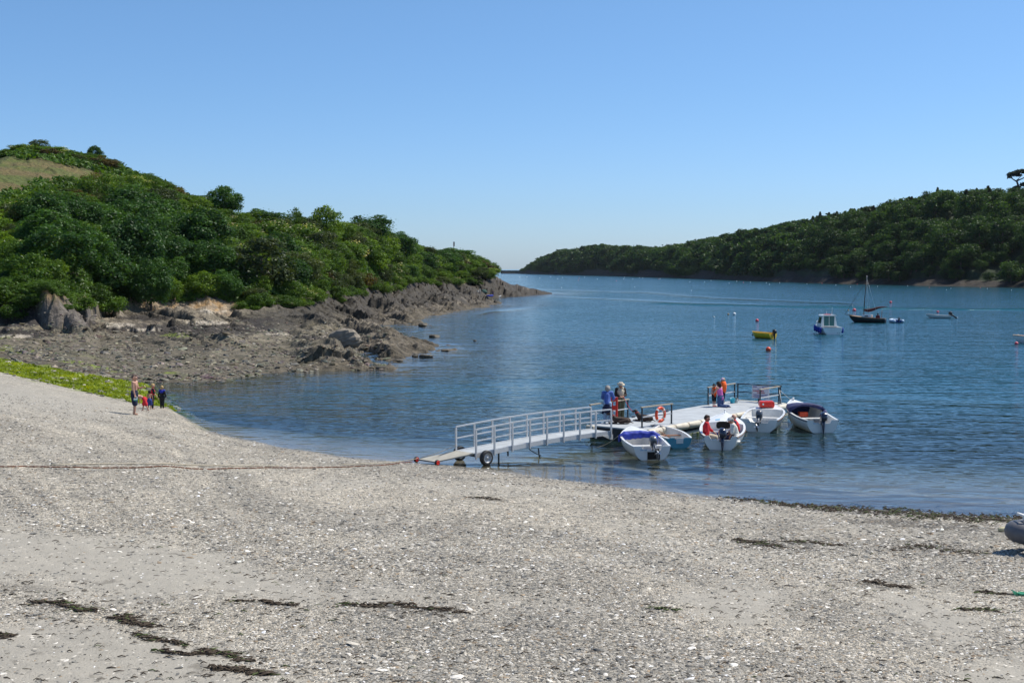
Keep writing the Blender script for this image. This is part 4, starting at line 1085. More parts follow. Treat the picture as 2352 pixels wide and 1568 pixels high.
# 2: blue rowing dinghy behind it
h2_ = Hull(2.75, 1.32, .62, .42, .12, .80, .08, clinker=6)
B2 = open_boat('rowing_dinghy', (7.05, 52.2, 0), (6.55, 54.85, 0), h2_, 'small rowing dinghy with turquoise sides, white inside and wooden seats', group=None, hullm=CYAN, capm=W_GEL, inm=W_IN, thw=(), notch=.28, td=.05, paint=.03)
for t in (.28, .58): h2_.thwart(t, .2).build('thwart', WOOD, B2)
MB().box((.0, 0, .30), (.02, .30, .22)).build('motor_pad', W_IN, B2)
MB().tube([(h2_.L * .1, .32, .40), (h2_.L * .75, .25, .46)], .02, 7).build('oar', WOOD, B2)
b = MB(); b.blob((h2_.L * .33, -.05, .16), (.20, .16, .10), 10); b.build('buoyancy_bag', BLKIN, B2)
# 3: cuddy boat with three men aboard
h3_ = Hull(4.6, 1.92, 1.02, .56, .2, .70, .12, clinker=7, full=2.7)
B3 = open_boat('cuddy_boat', (8.68, 51.7, 0), (9.62, 56.2, 0), h3_, 'white boat with a covered bow and dark cabin hatch, three men sitting in it', group=grp, strm=BROWNRUB, thw=(), notch=.4)
h3_.deck(.60, crown=.11).build('cuddy_roof', W_GEL, B3)
bk = h3_.bulkhead(.60, .11).build('bulkhead', W_GEL, B3)
b = MB(); n = 20
b.loft([[(h3_.L * .6 - dx, .30 * math.copysign(abs(math.cos(a)) ** .5, math.cos(a)), .70 + .16 * math.copysign(abs(math.sin(a)) ** .5, math.sin(a)) - .03 * math.cos(a) ** 2) for a in np.linspace(0, 2 * math.pi, n + 1)[:-1]] for dx in (.004, .012)], 0, False, True, (True, True)); b.build('cabin_hatch', BLKIN, bk)
for sg in (1, -1): MB().box((h3_.L * .70, sg * .26, h3_.sheer(.70) + .095), (.42, .20, .015), rot=(sg * .12 * -1, -.06, 0)).build('roof_light', LBLUE, B3)
MB().tube([(h3_.L * .92, 0, h3_.sheer(.92)), (h3_.L * .92, 0, h3_.sheer(.92) + .22)], .014, 6).blob((h3_.L * .92, 0, h3_.sheer(.92) + .25), .035, 8).build('bow_light', ALU, B3)
MB().box((h3_.L * .56, 0, .42), (.34, 1.5, .05)).box((h3_.L * .53, 0, .28), (.03, 1.5, .24), mi=1).build('front_bench', [W_GEL, DKBLUE], B3)
for sg in (1, -1): MB().box((h3_.L * .29, sg * .62, .30), (h3_.L * .5, .34, .05)).box((h3_.L * .29, sg * .47, .19), (h3_.L * .5, .03, .2)).build('side_bench', W_IN, B3)
MB().box((h3_.L * .28, 0, .14), (h3_.L * .5, .86, .02)).build('sole', DKBLUE, B3)
outboard(B3, -.02, .46, R(2), OUTB, steer=.25, scale=1.1, y=-.05)
# 4: open boat with a red fuel tank on the bow
h4_ = Hull(4.1, 1.86, .88, .58, .17, .90, .12, full=2.6)
B4 = open_boat('motor_dinghy', (11.40, 57.4, 0), (12.75, 61.3, 0), h4_, 'white open boat with a bright red box on its bow and grey motor tilted up', group=grp, strm=BROWNRUB, thw=(.42,))
h4_.deck(.70, crown=.03).build('foredeck', W_GEL, B4); h4_.bulkhead(.70, .03).build('bulkhead', W_IN, B4)
MB().box((.12, .0, .34), (.22, 1.4, .03)).build('stern_seat', W_IN, B4)
outboard(B4, -.02, .54, R(52), OUTG, scale=1.1)
rowlock_etc(B4, h4_)
tag(empty('fuel_box', (0, 0, 0)), None)
bpy.data.objects.remove(bpy.data.objects['fuel_box'])
pos4 = Matrix.Translation((11.40, 57.4, 0)) @ Matrix.Rotation(aim(Vector((11.40, 57.4, 0)), Vector((12.75, 61.3, 0))), 4, 'Z')
p = pos4 @ Vector((h4_.L * .80, .10, h4_.sheer(.80) + .035))
rb = empty('storage_box', p, aim(Vector((11.40, 57.4, 0)), Vector((12.75, 61.3, 0))) + .3, 'bright red plastic box lying on the bow of a white boat', 'box')
b = MB(); b.loft([[(sx * .24 * k, sy * .36 * k, z) for sx, sy in ((-1, -1), (1, -1), (1, 1), (-1, 1))] for k, z in ((.92, 0), (1, .10), (.98, .24), (.86, .29))], 0, False, True, (True, True)); b.build('body', REDP, rb, bevel=.015)
MB().box((0, -.1, .315), (.05, .30, .035)).box((-.255, .2, .16), (.03, .08, .08)).build('handle', W_GEL, rb)
# 5: boat with a navy hood
h5_ = Hull(4.35, 1.72, 1.08, .58, .18, .86, .12, clinker=6, full=2.5)
B5 = open_boat('motor_dinghy', (14.27, 57.1, 0), (13.85, 61.4, 0), h5_, 'white clinker boat with a navy fabric hood over its front, rightmost at the pontoon', group=grp, strm=NAVY, thw=(.36,))
b = MB(); rings = []
for k in range(9):
    t = .50 + .32 * k / 8; hw = h5_.half(t) * 1.02; z0 = h5_.sheer(t) + .015; hh = (.36 - .30 * (k / 8) ** 1.5) * (1 + .05 * math.sin(k * 2))
    rings.append([(h5_.L * t - .10 * math.sin(a) * (k == 0), hw * math.cos(a), z0 + hh * max(0, math.sin(a)) ** .7 + .012 * math.sin(5 * a + k)) for a in np.linspace(0, math.pi, 19)])
b.loft(rings, 0, True, False); 
fl_ = []
for dz in (0, .10): fl_.append([(h5_.L * .50 - .03 * math.sin(9 * a) - .10 * math.sin(a), h5_.half(.5) * 1.02 * math.cos(a), h5_.sheer(.5) + .015 + .36 * max(0, math.sin(a)) ** .7 - dz * (1.3 + .5 * math.sin(3 * a + 1))) for a in np.linspace(0, math.pi, 19)])
b.loft(fl_, 0, True, False)
hood = b.build('hood', NVC, B5); sm_ = hood.modifiers.new('thickness', 'SOLIDIFY'); sm_.thickness = .012
b = MB(); b.tube([(h5_.L * .50, -h5_.half(.5), .72), (h5_.L * .44, -h5_.half(.44) * .96, .60), (h5_.L * .37, -h5_.half(.4) * .9, .52)], [.12, .10, .03], 8); b.build('hood_flap', NVC, B5)
h5_.deck(.78, crown=.04).build('foredeck', W_GEL, B5); h5_.bulkhead(.78, .04).build('bulkhead', NVC, B5)  # bulkhead in dark canvas colour, standing in for the shade inside the hood
MB().box((h5_.L * .6, .05, .56), (.28, .42, .24)).build('storage_box', ORANGE, B5, bevel=.02)
MB().box((.12, 0, .36), (.22, 1.3, .03)).build('stern_seat', W_IN, B5)
MB().box((h5_.L * .97, 0, h5_.zb + .03), (.12, .07, .05)).tube([(h5_.L * .98, -.05, h5_.zb + .08), (h5_.L * .98, .05, h5_.zb + .08)], .03, 8).build('bow_roller', W_GEL, B5)
outboard(B5, -.02, .50, 0.0, OUTB, steer=-.1, scale=1.1)

# yellow dinghy on its mooring
hy = Hull(2.75, 1.5, .72, .58, .14, .9, .12, full=3.2)
s_ = at_z(1776, 778, 0)
BY = open_boat('motor_dinghy', (s_.x, s_.y, 0), (s_.x - 1.9, s_.y + 2.2, 0), hy, 'yellow dinghy with a black outboard motor moored near an orange buoy', hullm=YELP, inm=YELP, capm=YELP, thw=(.3, .62), paint=.08)
outboard(BY, -.02, .5, 0, BLACK, scale=1.2)
b = MB().tube([(hy.L * .95, .25, .42), (hy.L * 1.03, 0, .25), (hy.L * .95, -.25, .42)], .05, 7); b.build('bow_fender', BLACK, BY)
# cabin cruiser with blue fenders
hc = Hull(5.0, 2.28, 1.12, .80, .28, .97, .30, full=2.8)
s_ = at_z(1913, 768.4, 0)
BC = empty('cabin_boat', (s_.x, s_.y, 0), math.atan2(1, -.04), 'white cabin boat with a wheelhouse and blue fenders along its side', 'boat')
hc.shell(paint=.05).build('hull', [W_GEL, ANTI], BC); hc.inner(t1=.6).build('cockpit', W_IN, BC); hc.transom(0).build('transom', W_GEL, BC); hc.cap(.12).build('gunwale', W_GEL, BC)
hc.deck(.52, crown=.10).build('foredeck', W_GEL, BC)
x0, x1, zr = 1.55, 3.3, 2.18
b = MB(); rings = []
for z, xa, xb, hw in ((.82, x0, x1 + .55, .92), (1.15, x0, x1 + .30, .90), (2.10, x0 + .02, x1 - .25, .74)):
    rings.append([(xa, -hw, z), (xb - .25, -hw, z), (xb, -hw * .6, z), (xb, hw * .6, z), (xb - .25, hw, z), (xa, hw, z)])
b.loft(rings, 0, False, True, (False, True)); wh = b.build('wheelhouse', W_GEL, BC)
b = MB(); b.loft([[(sx, sy * k, z) for sx, sy in ((x0 - .22, -.80), (x1 - .1, -.78), (x1 + .08, -.4), (x1 + .08, .4), (x1 - .1, .78), (x0 - .22, .80))] for k, z in ((1, 2.08), (1.02, 2.14), (.9, 2.21))], 0, False, True, (True, True)); b.build('roof', W_GEL, BC)
for sg in (1, -1):
    MB().box((x0 - .008, sg * .31, 1.50), (.02, .58, 1.12)).build('window', TEALG, BC)
    q = MB(); q.add([(x0 + .35, sg * .915, 1.22), (x1 - .25, sg * .905, 1.22), (x1 - .45, sg * .80, 1.95), (x0 + .35, sg * .80, 1.95), (x0 + .35, sg * .89, 1.22), (x1 - .25, sg * .88, 1.22), (x1 - .45, sg * .77, 1.95), (x0 + .35, sg * .77, 1.95)], [(0, 1, 2, 3), (7, 6, 5, 4), (0, 4, 5, 1), (2, 6, 7, 3)]); q.build('window', GLASS, BC)
MB().box((x0 - .012, 0, 1.50), (.03, .045, 1.14)).build('door_post', W_GEL, BC)
MB().add([(x1 + .34, -.50, 1.22), (x1 + .34, .50, 1.22), (x1 - .18, .42, 2.0), (x1 - .18, -.42, 2.0), (x1 + .30, -.50, 1.2), (x1 + .30, .50, 1.2), (x1 - .22, .42, 2.0), (x1 - .22, -.42, 2.0)], [(0, 1, 2, 3), (7, 6, 5, 4)]).build('windscreen', GLASS, BC)
MB().box((x0 + .8, 0, 2.24), (.7, .62, .05)).build('roof_hatch', REDP, BC)
MB().tube([(x0 + .5, -.45, 2.2), (x0 + .4, -.47, 3.1)], [.018, .006], 6).build('aerial', W_GEL, BC); MB().tube([(x0 + .7, .1, 2.2), (x0 + .7, .1, 2.6)], [.015, .01], 6).build('aerial', W_GEL, BC)
pts = [hc.gun(.08, t) for t in np.linspace(.55, .97, 9)]
b = MB(); up = [(x, y, z + .38) for x, y, z in pts] + [(x, -y, z + .38) for x, y, z in reversed(pts)]
b.tube(up, .018, 6)
for x, y, z in pts[::2]: b.tube([(x, y, z), (x, y, z + .38)], .014, 5); b.tube([(x, -y, z), (x, -y, z + .38)], .014, 5)
b.build('bow_rail', STEEL, BC)
for t in (.94, .76, .60, .42, .26, .12):
    x, y, z = hc.gun(0, t); b = MB()
    b.lathe([(.02, -.62), (.11, -.55), (.135, -.35), (.135, -.15), (.10, .0), (.03, .06)], 12, M=Matrix.Translation((x, y + .14, z - .06))); b.tube([(x, y + .12, z - .02), (x, y, z + .03)], .01, 5); b.build('fender', BLUE, BC)
x, y, z = hc.gun(0, .10)
MB().lathe([(.02, -.62), (.11, -.55), (.135, -.35), (.135, -.15), (.10, .0), (.03, .06)], 12, M=Matrix.Translation((x, -y - .14, z - .06))).build('fender', BLUE, BC)
MB().box((-.02, -.1, .62), (.03, 1.5, .05)).box((-.03, .75, .26), (.1, .24, .03)).build('boarding_step', W_GEL, BC)
MB().tube([(-.02, -.55, .2), (.05, -.55, .2)], .035, 8).tube([(-.02, -.78, .2), (.05, -.78, .2)], .035, 8).build('exhaust_outlet', BLKIN, BC)
# gaff sailing boat
hs = Hull(4.9, 1.75, .98, .62, .35, .55, .25, full=2.0)
s_ = at_z(2034, 741.5, 0)
BS = empty('sailing_boat', (s_.x, s_.y, 0), math.atan2(2.2, -3.9), 'small black-hulled sailing boat with a bare mast and rolled tan sail', 'boat')
hs.shell().build('hull', [BLKHULL, ANTI], BS); hs.inner().build('interior', TEAK, BS); hs.transom(0).build('transom', BLKHULL, BS); hs.cap(.10).build('gunwale', TEAK, BS)
hs.deck(.55, crown=.06).build('foredeck', TEAK, BS)
b = MB(); b.loft([[(x, y * k, z) for x, y in ((1.9, -.55), (3.2, -.38), (3.2, .38), (1.9, .55))] for k, z in ((1, .75), (.96, 1.05), (.7, 1.12))], 0, False, True, (False, True)); b.build('cabin', W_GEL, BS)
MB().box((1.89, .0, .93), (.02, .5, .26)).build('cabin_door', WOOD, BS); MB().box((2.55, .49, .92), (.5, .06, .13)).box((2.55, -.49, .92), (.5, .06, .13)).build('cabin_window', BLKIN, BS)
mt_ = [(3.05, 0, .8), (2.95, 0, 3.2), (2.72, -.12, 6.6)]
MB().tube(mt_, [.06, .055, .03], 8).build('mast', WOOD if False else mat('dark mast', (.06, .035, .022), .5), BS)
MB().tube([mt_[2], (2.70, -.13, 5.8)], .035, 7).build('mast_top', W_GEL, BS)
MB().tube([(4.6, 0, 1.0), (5.7, 0, 1.12)], [.05, .035], 7).build('bowsprit', mat('dark mast', (.06, .035, .022), .5), BS)
b = MB(); b.tube([(5.68, 0, 1.12), (2.76, -.11, 5.9)], .022, 5); b.build('forestay', mat('dark mast', (.06, .035, .022), .5), BS)
b = MB(); b.tube([(2.72, -.12, 6.2), (1.2, .5, 1.6)], .010, 5); b.tube([(2.73, -.12, 6.0), (2.3, .78, .75)], .008, 4); b.tube([(2.73, -.12, 6.0), (2.3, -.78, .75)], .008, 4); b.tube([(4.45, 0, .98), (4.6, .05, 2.5)], .014, 5); b.build('rigging', mat('pale rigging', (.6, .6, .58), .6), BS)
b = MB(); b.tube([(2.95, 0, 1.75), (2.4, .02, 1.68), (1.7, .04, 1.86), (1.0, .05, 2.12), (.55, .05, 2.2), (-.15, .06, 2.24)], [.16, .24, .20, .14, .10, .035], 9); b.build('furled_sail', MAROON, BS)
MB().tube([(.55, .1, .7), (.5, .1, 1.75)], .03, 6).build('boom_crutch', WOOD, BS)
# inflatable tender behind it
def inflatable(root, L, W, r, m, floor=None):
    b = MB(); pts = [(0, W / 2, r), (L * .55, W / 2, r * 1.05), (L * .82, W * .36, r * 1.3), (L * .97, W * .14, r * 1.4), (L, 0, r * 1.45), (L * .97, -W * .14, r * 1.4), (L * .82, -W * .36, r * 1.3), (L * .55, -W / 2, r * 1.05), (0, -W / 2, r)]
    sp = [Vector(p) for p in pts]; fine = []
    for i in range(len(sp) - 1):
        p0, p1, p2, p3 = sp[max(i - 1, 0)], sp[i], sp[i + 1], sp[min(i + 2, len(sp) - 1)]
        for k in range(4):
            t = k / 4; fine.append(.5 * ((2 * p1) + (-p0 + p2) * t + (2 * p0 - 5 * p1 + 4 * p2 - p3) * t * t + (-p0 + 3 * p1 - 3 * p2 + p3) * t ** 3))
    fine.append(sp[-1]); fine = [Vector((-.25, W / 2, r))] + fine + [Vector((-.25, -W / 2, r))]
    b.tube(fine, [r * .35] + [r] * (len(fine) - 2) + [r * .35], 12); b.build('tube', m, root)
    MB().box((L * .42, 0, r * .6), (L * .8, W * .9, .04)).build('floor', floor or GREYM, root)
    MB().box((.06, 0, r * 1.0), (.05, W * .9, r * 1.7)).build('transom', floor or GREYM, root)
    MB().box((L * .4, 0, r * 1.7), (.22, W * .95, .03)).build('thwart', floor or GREYM, root)
s_ = at_z(2064, 741.5, 0)
BT = empty('inflatable_dinghy', (s_.x, s_.y, 0), math.atan2(1.6, -.3), 'pale blue and white inflatable tender floating behind the sailing boat', 'inflatable boat')
inflatable(BT, 1.9, 1.25, .23, mat('pale blue tube', (.42, .55, .70), .4), DKBLUE)
outboard(BT, 0, .40, 0, OUTB, scale=.95)
# low white motor boat
hm = Hull(3.5, 1.5, .62, .42, .12, .92, .14, full=2.4)
s_ = at_z(2184, 731, 0)
BM = open_boat('motor_dinghy', (s_.x, s_.y, 0), (s_.x - 3.3, s_.y + .9, 0), hm, 'low white motor boat with its black motor tilted, moored far right', thw=(.3, .6), strm=NAVY)
outboard(BM, -.05, .45, R(50), BLACK, scale=1.35)
# boat cut off by the right edge
hr_ = Hull(4.8, 1.8, .85, .6, .2, .85, .2, full=2.1)
bw = at_z(2329, 788, 0)
BR_ = open_boat('day_boat', (bw.x + 4.75, bw.y - .6, 0), (bw.x, bw.y, 0), hr_, 'white day boat with a varnished foredeck at the right edge of the picture', thw=(.3, .5), strm=WOOD)
hr_.deck(.6, crown=.05).build('foredeck', TEAK, BR_); MB().box((4.4, 0, .88), (.14, .1, .06)).build('cleat', W_GEL, BR_); MB().box((3.1, 0, 1.0), (.06, 1.0, .3), rot=(0, -.4, 0)).build('windscreen', LBLUE, BR_)
# inflatable pulled up on the beach at the right edge
def ground(X, Y, H=None):
    H = H or H_beach; lo, hi = 8.0, 400.0
    f = lambda y: EYE + slope(Y) * y - h1(H, uof(X, Y) * y, y)
    ys_ = np.geomspace(8, 420, 240); prev = 8
    for y in ys_:
        if f(y) < 0:
            lo, hi = prev, y
            for _ in range(30):
                m_ = (lo + hi) / 2
                if f(m_) < 0: hi = m_
                else: lo = m_
            break
        prev = y
    y = (lo + hi) / 2; return Vector((uof(X, Y) * y, y, EYE + slope(Y) * y))
g = ground(2345, 1268)
BI = empty('inflatable_dinghy', (g.x + 2.50, g.y - .05, g.z + .03), math.atan2(-.1, -2.6), 'grey inflatable dinghy pulled up on the shingle at the right edge', 'inflatable boat')
BI.rotation_euler = (0, R(-3), math.atan2(-.1, -2.6))
inflatable(BI, 2.7, 1.5, .24, GREYT, W_IN)
MB().tube([(2.2, .45, .62), (2.65, .12, .75), (2.65, -.12, .75), (2.2, -.45, .62)], .03, 6).build('rubbing_strip', W_IN, BI)
MB().box((2.25, 0, .62), (.45, .5, .16), rot=(0, -.2, 0)).build('bow_locker', W_GEL, BI, bevel=.03)

# ------------------------------------------------------------------ buoys
def buoy_mesh(name, m, r):
    b = MB(); b.lathe([(r * .12, -r * .95), (r * .55, -r * .85), (r * .88, -r * .5), (r, 0), (r * .9, r * .45), (r * .6, r * .8), (r * .25, r * .97), (r * .1, r * 1.0)], 18)
    return b
def buoy(X, Y, d, m, label, ring=True):
    p = at_z(X, Y, 0); r = d / 2 / FD * p.y
    root = empty('buoy', (p.x, p.y, r * .55), 0, label, 'buoy', 'mooring buoys')
    buoy_mesh('float', m, r).build('float', m, root)
    b = MB(); n = 12
    b.tube([(r * .16 * math.cos(a), 0, r * 1.1 + r * .16 * math.sin(a)) for a in np.linspace(0, 2 * math.pi, n + 1)[:-1]], r * .045, 6, closed=True); b.build('ring', GREYM, root)
    return root
buoy(1764.8, 806, 12.6, ORANGE, 'large orange-red buoy in front of the yellow dinghy')
buoy(1738.9, 738.4, 8, PINK, 'pink-red buoy beyond the yellow dinghy'); buoy(1686.4, 723.6, 8, WHITEB, 'white buoy left of the pink one, beside a small tan buoy')
buoy(1672.8, 723.2, 5, TAN, 'small tan buoy just left of the white buoy'); buoy(1962, 714.5, 8.2, PINK, 'pink-red buoy left of the sailing boat')
buoy(1948.5, 714, 4, TAN, 'tiny pale buoy close to the pink one left of the sailing boat'); buoy(2045.7, 696, 6.2, PINK, 'pink-red buoy beyond the sailing boat mast')
buoy(2139, 729.5, 8, ORANGE, 'orange buoy under the bow of the low white motor boat'); buoy(2154, 717.6, 5.6, PINK, 'small reddish buoy just beyond the low white motor boat')
buoy(2334.5, 791, 8.4, PINK, 'pink-red buoy under the bow of the boat at the right edge'); buoy(1640, 729.5, 4, WHITEB, 'small white buoy alone left of the tan and white pair')
far = [(25, 475, 0), (185, 489, 0), (254, 488, 0), (375, 497, 0), (477, 485, 0), (541, 504, 0), (586, 492, 0), (745, 498, 1), (737, 518, 1), (795, 489, 0), (915, 508, 0), (1096, 525, 1), (1170, 491, 0), (1163, 507, 0), (1250, 506, 0), (1312, 495, 0), (1343, 498, 0), (1495, 507, 1), (1507, 504, 0), (1787, 533, 0), (1925, 533, 0), (1985, 521, 0), (2155, 547, 0), (2227, 525, 0), (2290, 538, 1), (580, 587, 0), (1267, 580, 0), (1803, 614, 0)]
far = [(1148.4 + a * .2441, 516.8 + b_ * .2441, c) for a, b_, c in far]
far += [(1665.2 + a * .292, 373.2 + b_ * .292, c) for a, b_, c in [(32, 949, 0), (93, 935, 0), (145, 942, 1), (200, 940, 0), (325, 945, 0), (350, 957, 0), (430, 945, 0), (645, 953, 0), (763, 950, 1), (872, 962, 0), (988, 976, 0), (1040, 956, 1), (1135, 970, 0), (1200, 973, 0), (1437, 968, 0), (1607, 982, 1), (1742, 1000, 0), (1777, 988, 0), (2008, 983, 1), (2063, 990, 0), (2253, 1002, 0)]]
protos = {}
for X, Y, c in far:
    p = at_z(X, Y + .6, 0); r = 0.8 / FD * p.y
    if c not in protos:
        o = buoy_mesh('buoy', [WHITEB, PINK][c], 1.0).build('buoy', [WHITEB, PINK][c]); protos[c] = o
    else: o = copy_tree(protos[c])
    o.location = (p.x, p.y, r * .5); o.scale = (r, r, r)
    tag(o, ['tiny white mooring buoy far out on the water towards the wood', 'tiny red mooring buoy far out on the water towards the wood'][c], 'buoy', ['distant white mooring buoys', 'distant red mooring buoys'][c])

for bt_, hh_, x_ in ((B1, h1_, .55), (B3, h3_, .42), (B4, h4_, .58), (B5, h5_, .5)):
    m_ = MB()
    for i in range(6): m_.box((-.002, hh_.B * .5 * x_ - i * .045, hh_.zs - .14), (.008, .03 if i % 3 else .022, .06))
    m_.build('registration', LBLUE, bt_)
# ------------------------------------------------------------------ pontoon
DECKM = mat('grey non-slip deck', (0.40, 0.43, 0.45), 0.75, var=.14, scale=2.2); PSIDE = mat('dark pontoon side', (0.022, 0.026, 0.032), 0.7, var=.5, scale=3)
FENDM = mat('off-white fender', (0.62, 0.57, 0.46), 0.55, var=.16, scale=2.5); WEEDM = mat('green slime', (0.085, 0.12, 0.012), 0.8, var=.6, scale=9)
RAILW = mat('weathered timber rail', (0.40, 0.345, 0.26), 0.8, var=.25, scale=12); POSTM = mat('dark steel post', (0.035, 0.045, 0.055), 0.45, metal=.4)
PO = Vector((5.75, 53.74, 0)); PR = math.atan2(.782, .623); PL, PW, PZ = 13.56, 3.05, 0.55
PM = Matrix.Translation(PO) @ Matrix.Rotation(PR, 4, 'Z')
PT = empty('pontoon', PO, PR, 'long grey floating pontoon with white fender tubes and timber-topped rails', 'pontoon')
b = MB()
for i in range(6): b.box((PL * (i + .5) / 6, PW / 2, PZ - .03), (PL / 6 - .018, PW, .06))
b.build('deck', DECKM, PT)
b = MB()
for i in range(5): b.box((PL * (i + .5) / 5, PW / 2, .18), (PL / 5 - .10, PW - .24, .60))
b.box((PL / 2, PW / 2, .40), (PL - .04, PW - .10, .16)); b.build('float', PSIDE, PT)
for i in range(12):
    xa = .05 + i * (PL - .1) / 12; xb = xa + (PL - .1) / 12 - .03
    f_ = MB().tube([(xa, -.10, .43), (xa + .03, -.10, .43), (xb - .03, -.10, .43), (xb, -.10, .43)], [.135, .155, .155, .135], 12).build('fender', FENDM, PT)
    MB().tube([(xb - .07, -.10, .43), (xb - .03, -.10, .43)], .16, 12).build('strap', RAILW, f_)
MB().tube([(.2, -.04, .03), (PL - .2, -.04, .03)], .12, 10).build('waterline_pipe', FENDM, PT)
b = MB(); r_ = random.Random(3)
for i in range(120):
    x = r_.uniform(2.2, PL - .3); b.blob((x, -.10 + r_.uniform(-.03, .03), .02 + r_.uniform(-.05, .05)), (r_.uniform(.05, .16), .07, r_.uniform(.02, .06)), 6)
b.build('weed_growth', WEEDM, PT)
MB().tube([(PL + .1, .1, .43), (PL + .1, PW - .1, .43)], .14, 12).build('end_fender', FENDM, PT)
MB().box((-.1, PW - .25, .42), (.22, .42, .26)).build('corner_fender', FENDM, PT, bevel=.04)
def handrail(a, b_, dark=False, posts=2, h=.90):
    a, b_ = Vector(a), Vector(b_); d = (b_ - a)
    m = MB(); up = Vector((0, 0, 1)); e = d.normalized() * .06
    m.beam(a - e + up * (PZ + h), b_ + e + up * (PZ + h), .11, .045, 0)
    m.beam(a + up * (PZ + h * .52), b_ + up * (PZ + h * .52), .05, .045, 1)
    r = m.build('handrail', [POSTM if dark else RAILW, POSTM if dark else STEEL], PT)
    for i in range(posts):
        p = a + d * i / (posts - 1); q = MB(); q.beam(p + up * PZ, p + up * (PZ + h - .022), .055, .055); q.box((p.x, p.y, PZ + .008), (.14, .14, .012)); q.build('post', POSTM, r)
RY0, RY1 = .22, PW - .12
handrail((.08, RY1, 0), (3.12, RY1, 0)); handrail((.62, .55, 0), (2.68, .30, 0))
handrail((10.6, RY1, 0), (13.4, RY1, 0)); handrail((PL - .08, RY1 - .15, 0), (PL - .08, RY0 + .1, 0), True, 3); handrail((11.25, RY0 + .1, 0), (13.3, RY0 + .1, 0))
for (x, y) in ((7.6, .30), (PL - .35, .28), (6.6, RY1), (1.2, .35), (3.6, RY1)):
    b = MB(); b.box((x, y, PZ + .01), (.22, .09, .02)).tube([(x - .05, y, PZ + .02), (x - .05, y, PZ + .09)], .018, 6).tube([(x + .05, y, PZ + .02), (x + .05, y, PZ + .09)], .018, 6)
    b.tube([(x - .2, y, PZ + .105), (x - .08, y, PZ + .085), (x + .08, y, PZ + .085), (x + .2, y, PZ + .105)], [.012, .02, .02, .012], 7); b.build('cleat', GREYM, PT)
def onp(x, y, z=PZ): return PM @ Vector((x, y, z))
# life ring hanging on the near rail
ra, rbv = Vector((.62, .55, 0)), Vector((2.68, .30, 0)); rd = (rbv - ra).normalized()
c = onp(*(ra + (rbv - ra) * .56 + Vector((-.02, -.10, 0))).xy, PZ + .50)
LR = empty('life_ring', c, PR + math.atan2(rd.y, rd.x), 'orange life ring with pale bands hanging on the rail', 'life ring')
b = MB(); R0, r0 = .29, .075; nn = 40
for k in range(nn):
    a0, a1 = 2 * math.pi * k / nn, 2 * math.pi * (k + 1) / nn
    rings = [[((R0 + r0 * math.cos(q)) * math.cos(a), r0 * .8 * math.sin(q), (R0 + r0 * math.cos(q)) * math.sin(a)) for q in np.linspace(0, 2 * math.pi, 13)[:-1]] for a in (a0, a1)]
    b.loft(rings, 0, True, True)
b.build('ring', ORANGE, LR)
for k in range(4):
    a_ = math.pi / 4 + k * math.pi / 2; rings = []
    for da in (-.13, .13): rings.append([((R0 + (r0 + .006) * math.cos(q)) * math.cos(a_ + da), (r0 * .8 + .006) * math.sin(q), (R0 + (r0 + .006) * math.cos(q)) * math.sin(a_ + da)) for q in np.linspace(0, 2 * math.pi, 13)[:-1]])
    MB().loft(rings, 0, True, True).build('band', W_GEL, LR)
MB().tube([(.05, -.09, .33), (.12, -.10, .1), (.06, -.10, -.1), (.16, -.09, -.26)], .022, 6).tube([(0, 0, .36), (0, .02, .44)], .012, 5).build('grab_line', ROPE, LR)
# sign hanging on the end rail
SGX = PL - .14; sc_ = onp(SGX, 1.42, PZ + .53)
SG = empty('notice_board', sc_, PR, 'white notice board with blue and red lettering hung on the end rail', 'sign')
SIGNW = mat('white sign panel', (.62, .61, .64), .5, var=.04); SB = mat('sign blue', (.05, .06, .28), .5); SR = mat('sign red', (.42, .05, .06), .5)
MB().box((0, 0, 0), (.03, .98, .66)).build('panel', SIGNW, SG)
b = MB(); fx = -.018
def line(y0, y1, z, h, mi, seed):
    r = random.Random(seed); y = y0
    while y < y1:
        w_ = min(r.uniform(.03, .11), y1 - y); b.box((fx, -(y + w_ / 2) * -1 * -1, z), (.004, w_, h), mi=mi); y += w_ + .018
# facing the beach, left of the sign is +y
for (ya, yb, z, h, mi) in ((-.42, -.20, .27, .055, 0), (.10, .42, .27, .035, 0), (.12, .40, .22, .025, 0), (.14, .38, .18, .025, 0), (-.42, .20, .06, .055, 1), (-.20, .24, -.03, .06, 1), (-.42, .42, -.13, .026, 0), (-.36, .40, -.18, .026, 0), (-.42, .38, -.23, .026, 0), (-.34, .30, -.28, .026, 0)):
    line(ya, yb, z, h, mi, int(abs(z) * 1000) + mi)
b.add([(fx, .22, .13), (fx, -.02, .20), (fx, -.02, .11), (fx + .006, .22, .13), (fx + .006, -.02, .20), (fx + .006, -.02, .11)], [(0, 1, 2), (5, 4, 3)], 0)
b.build('lettering', [SB, SR], SG)
# rescue board: red plastic float with slots leaning on the far rail
p = at_y(1411, 938, 57.0)
RBD = empty('rescue_float', (p.x, p.y, p.z), -1.75, 'bright red slotted plastic float hanging upright between the two old people', 'float')
b = MB(); hw, hh, th = .16, .52, .10
for (y0, y1, z0, z1) in ((-hw, hw, hh - .18, hh), (-hw, hw, -.07, .14), (-hw, hw, -hh, -.30), (-hw, -hw + .10, -.30, -.07), (hw - .10, hw, -.30, -.07), (-hw, -hw + .10, .14, hh - .18), (hw - .10, hw, .14, hh - .18)):
    b.box((0, (y0 + y1) / 2, (z0 + z1) / 2), (th, y1 - y0, z1 - z0))
b.build('board', REDP, RBD, bevel=.012)
MB().tube([(0, -hw - .02, -.2), (0, -hw - .07, .1), (0, -hw - .02, .4)], .02, 6).build('strap', REDP, RBD)
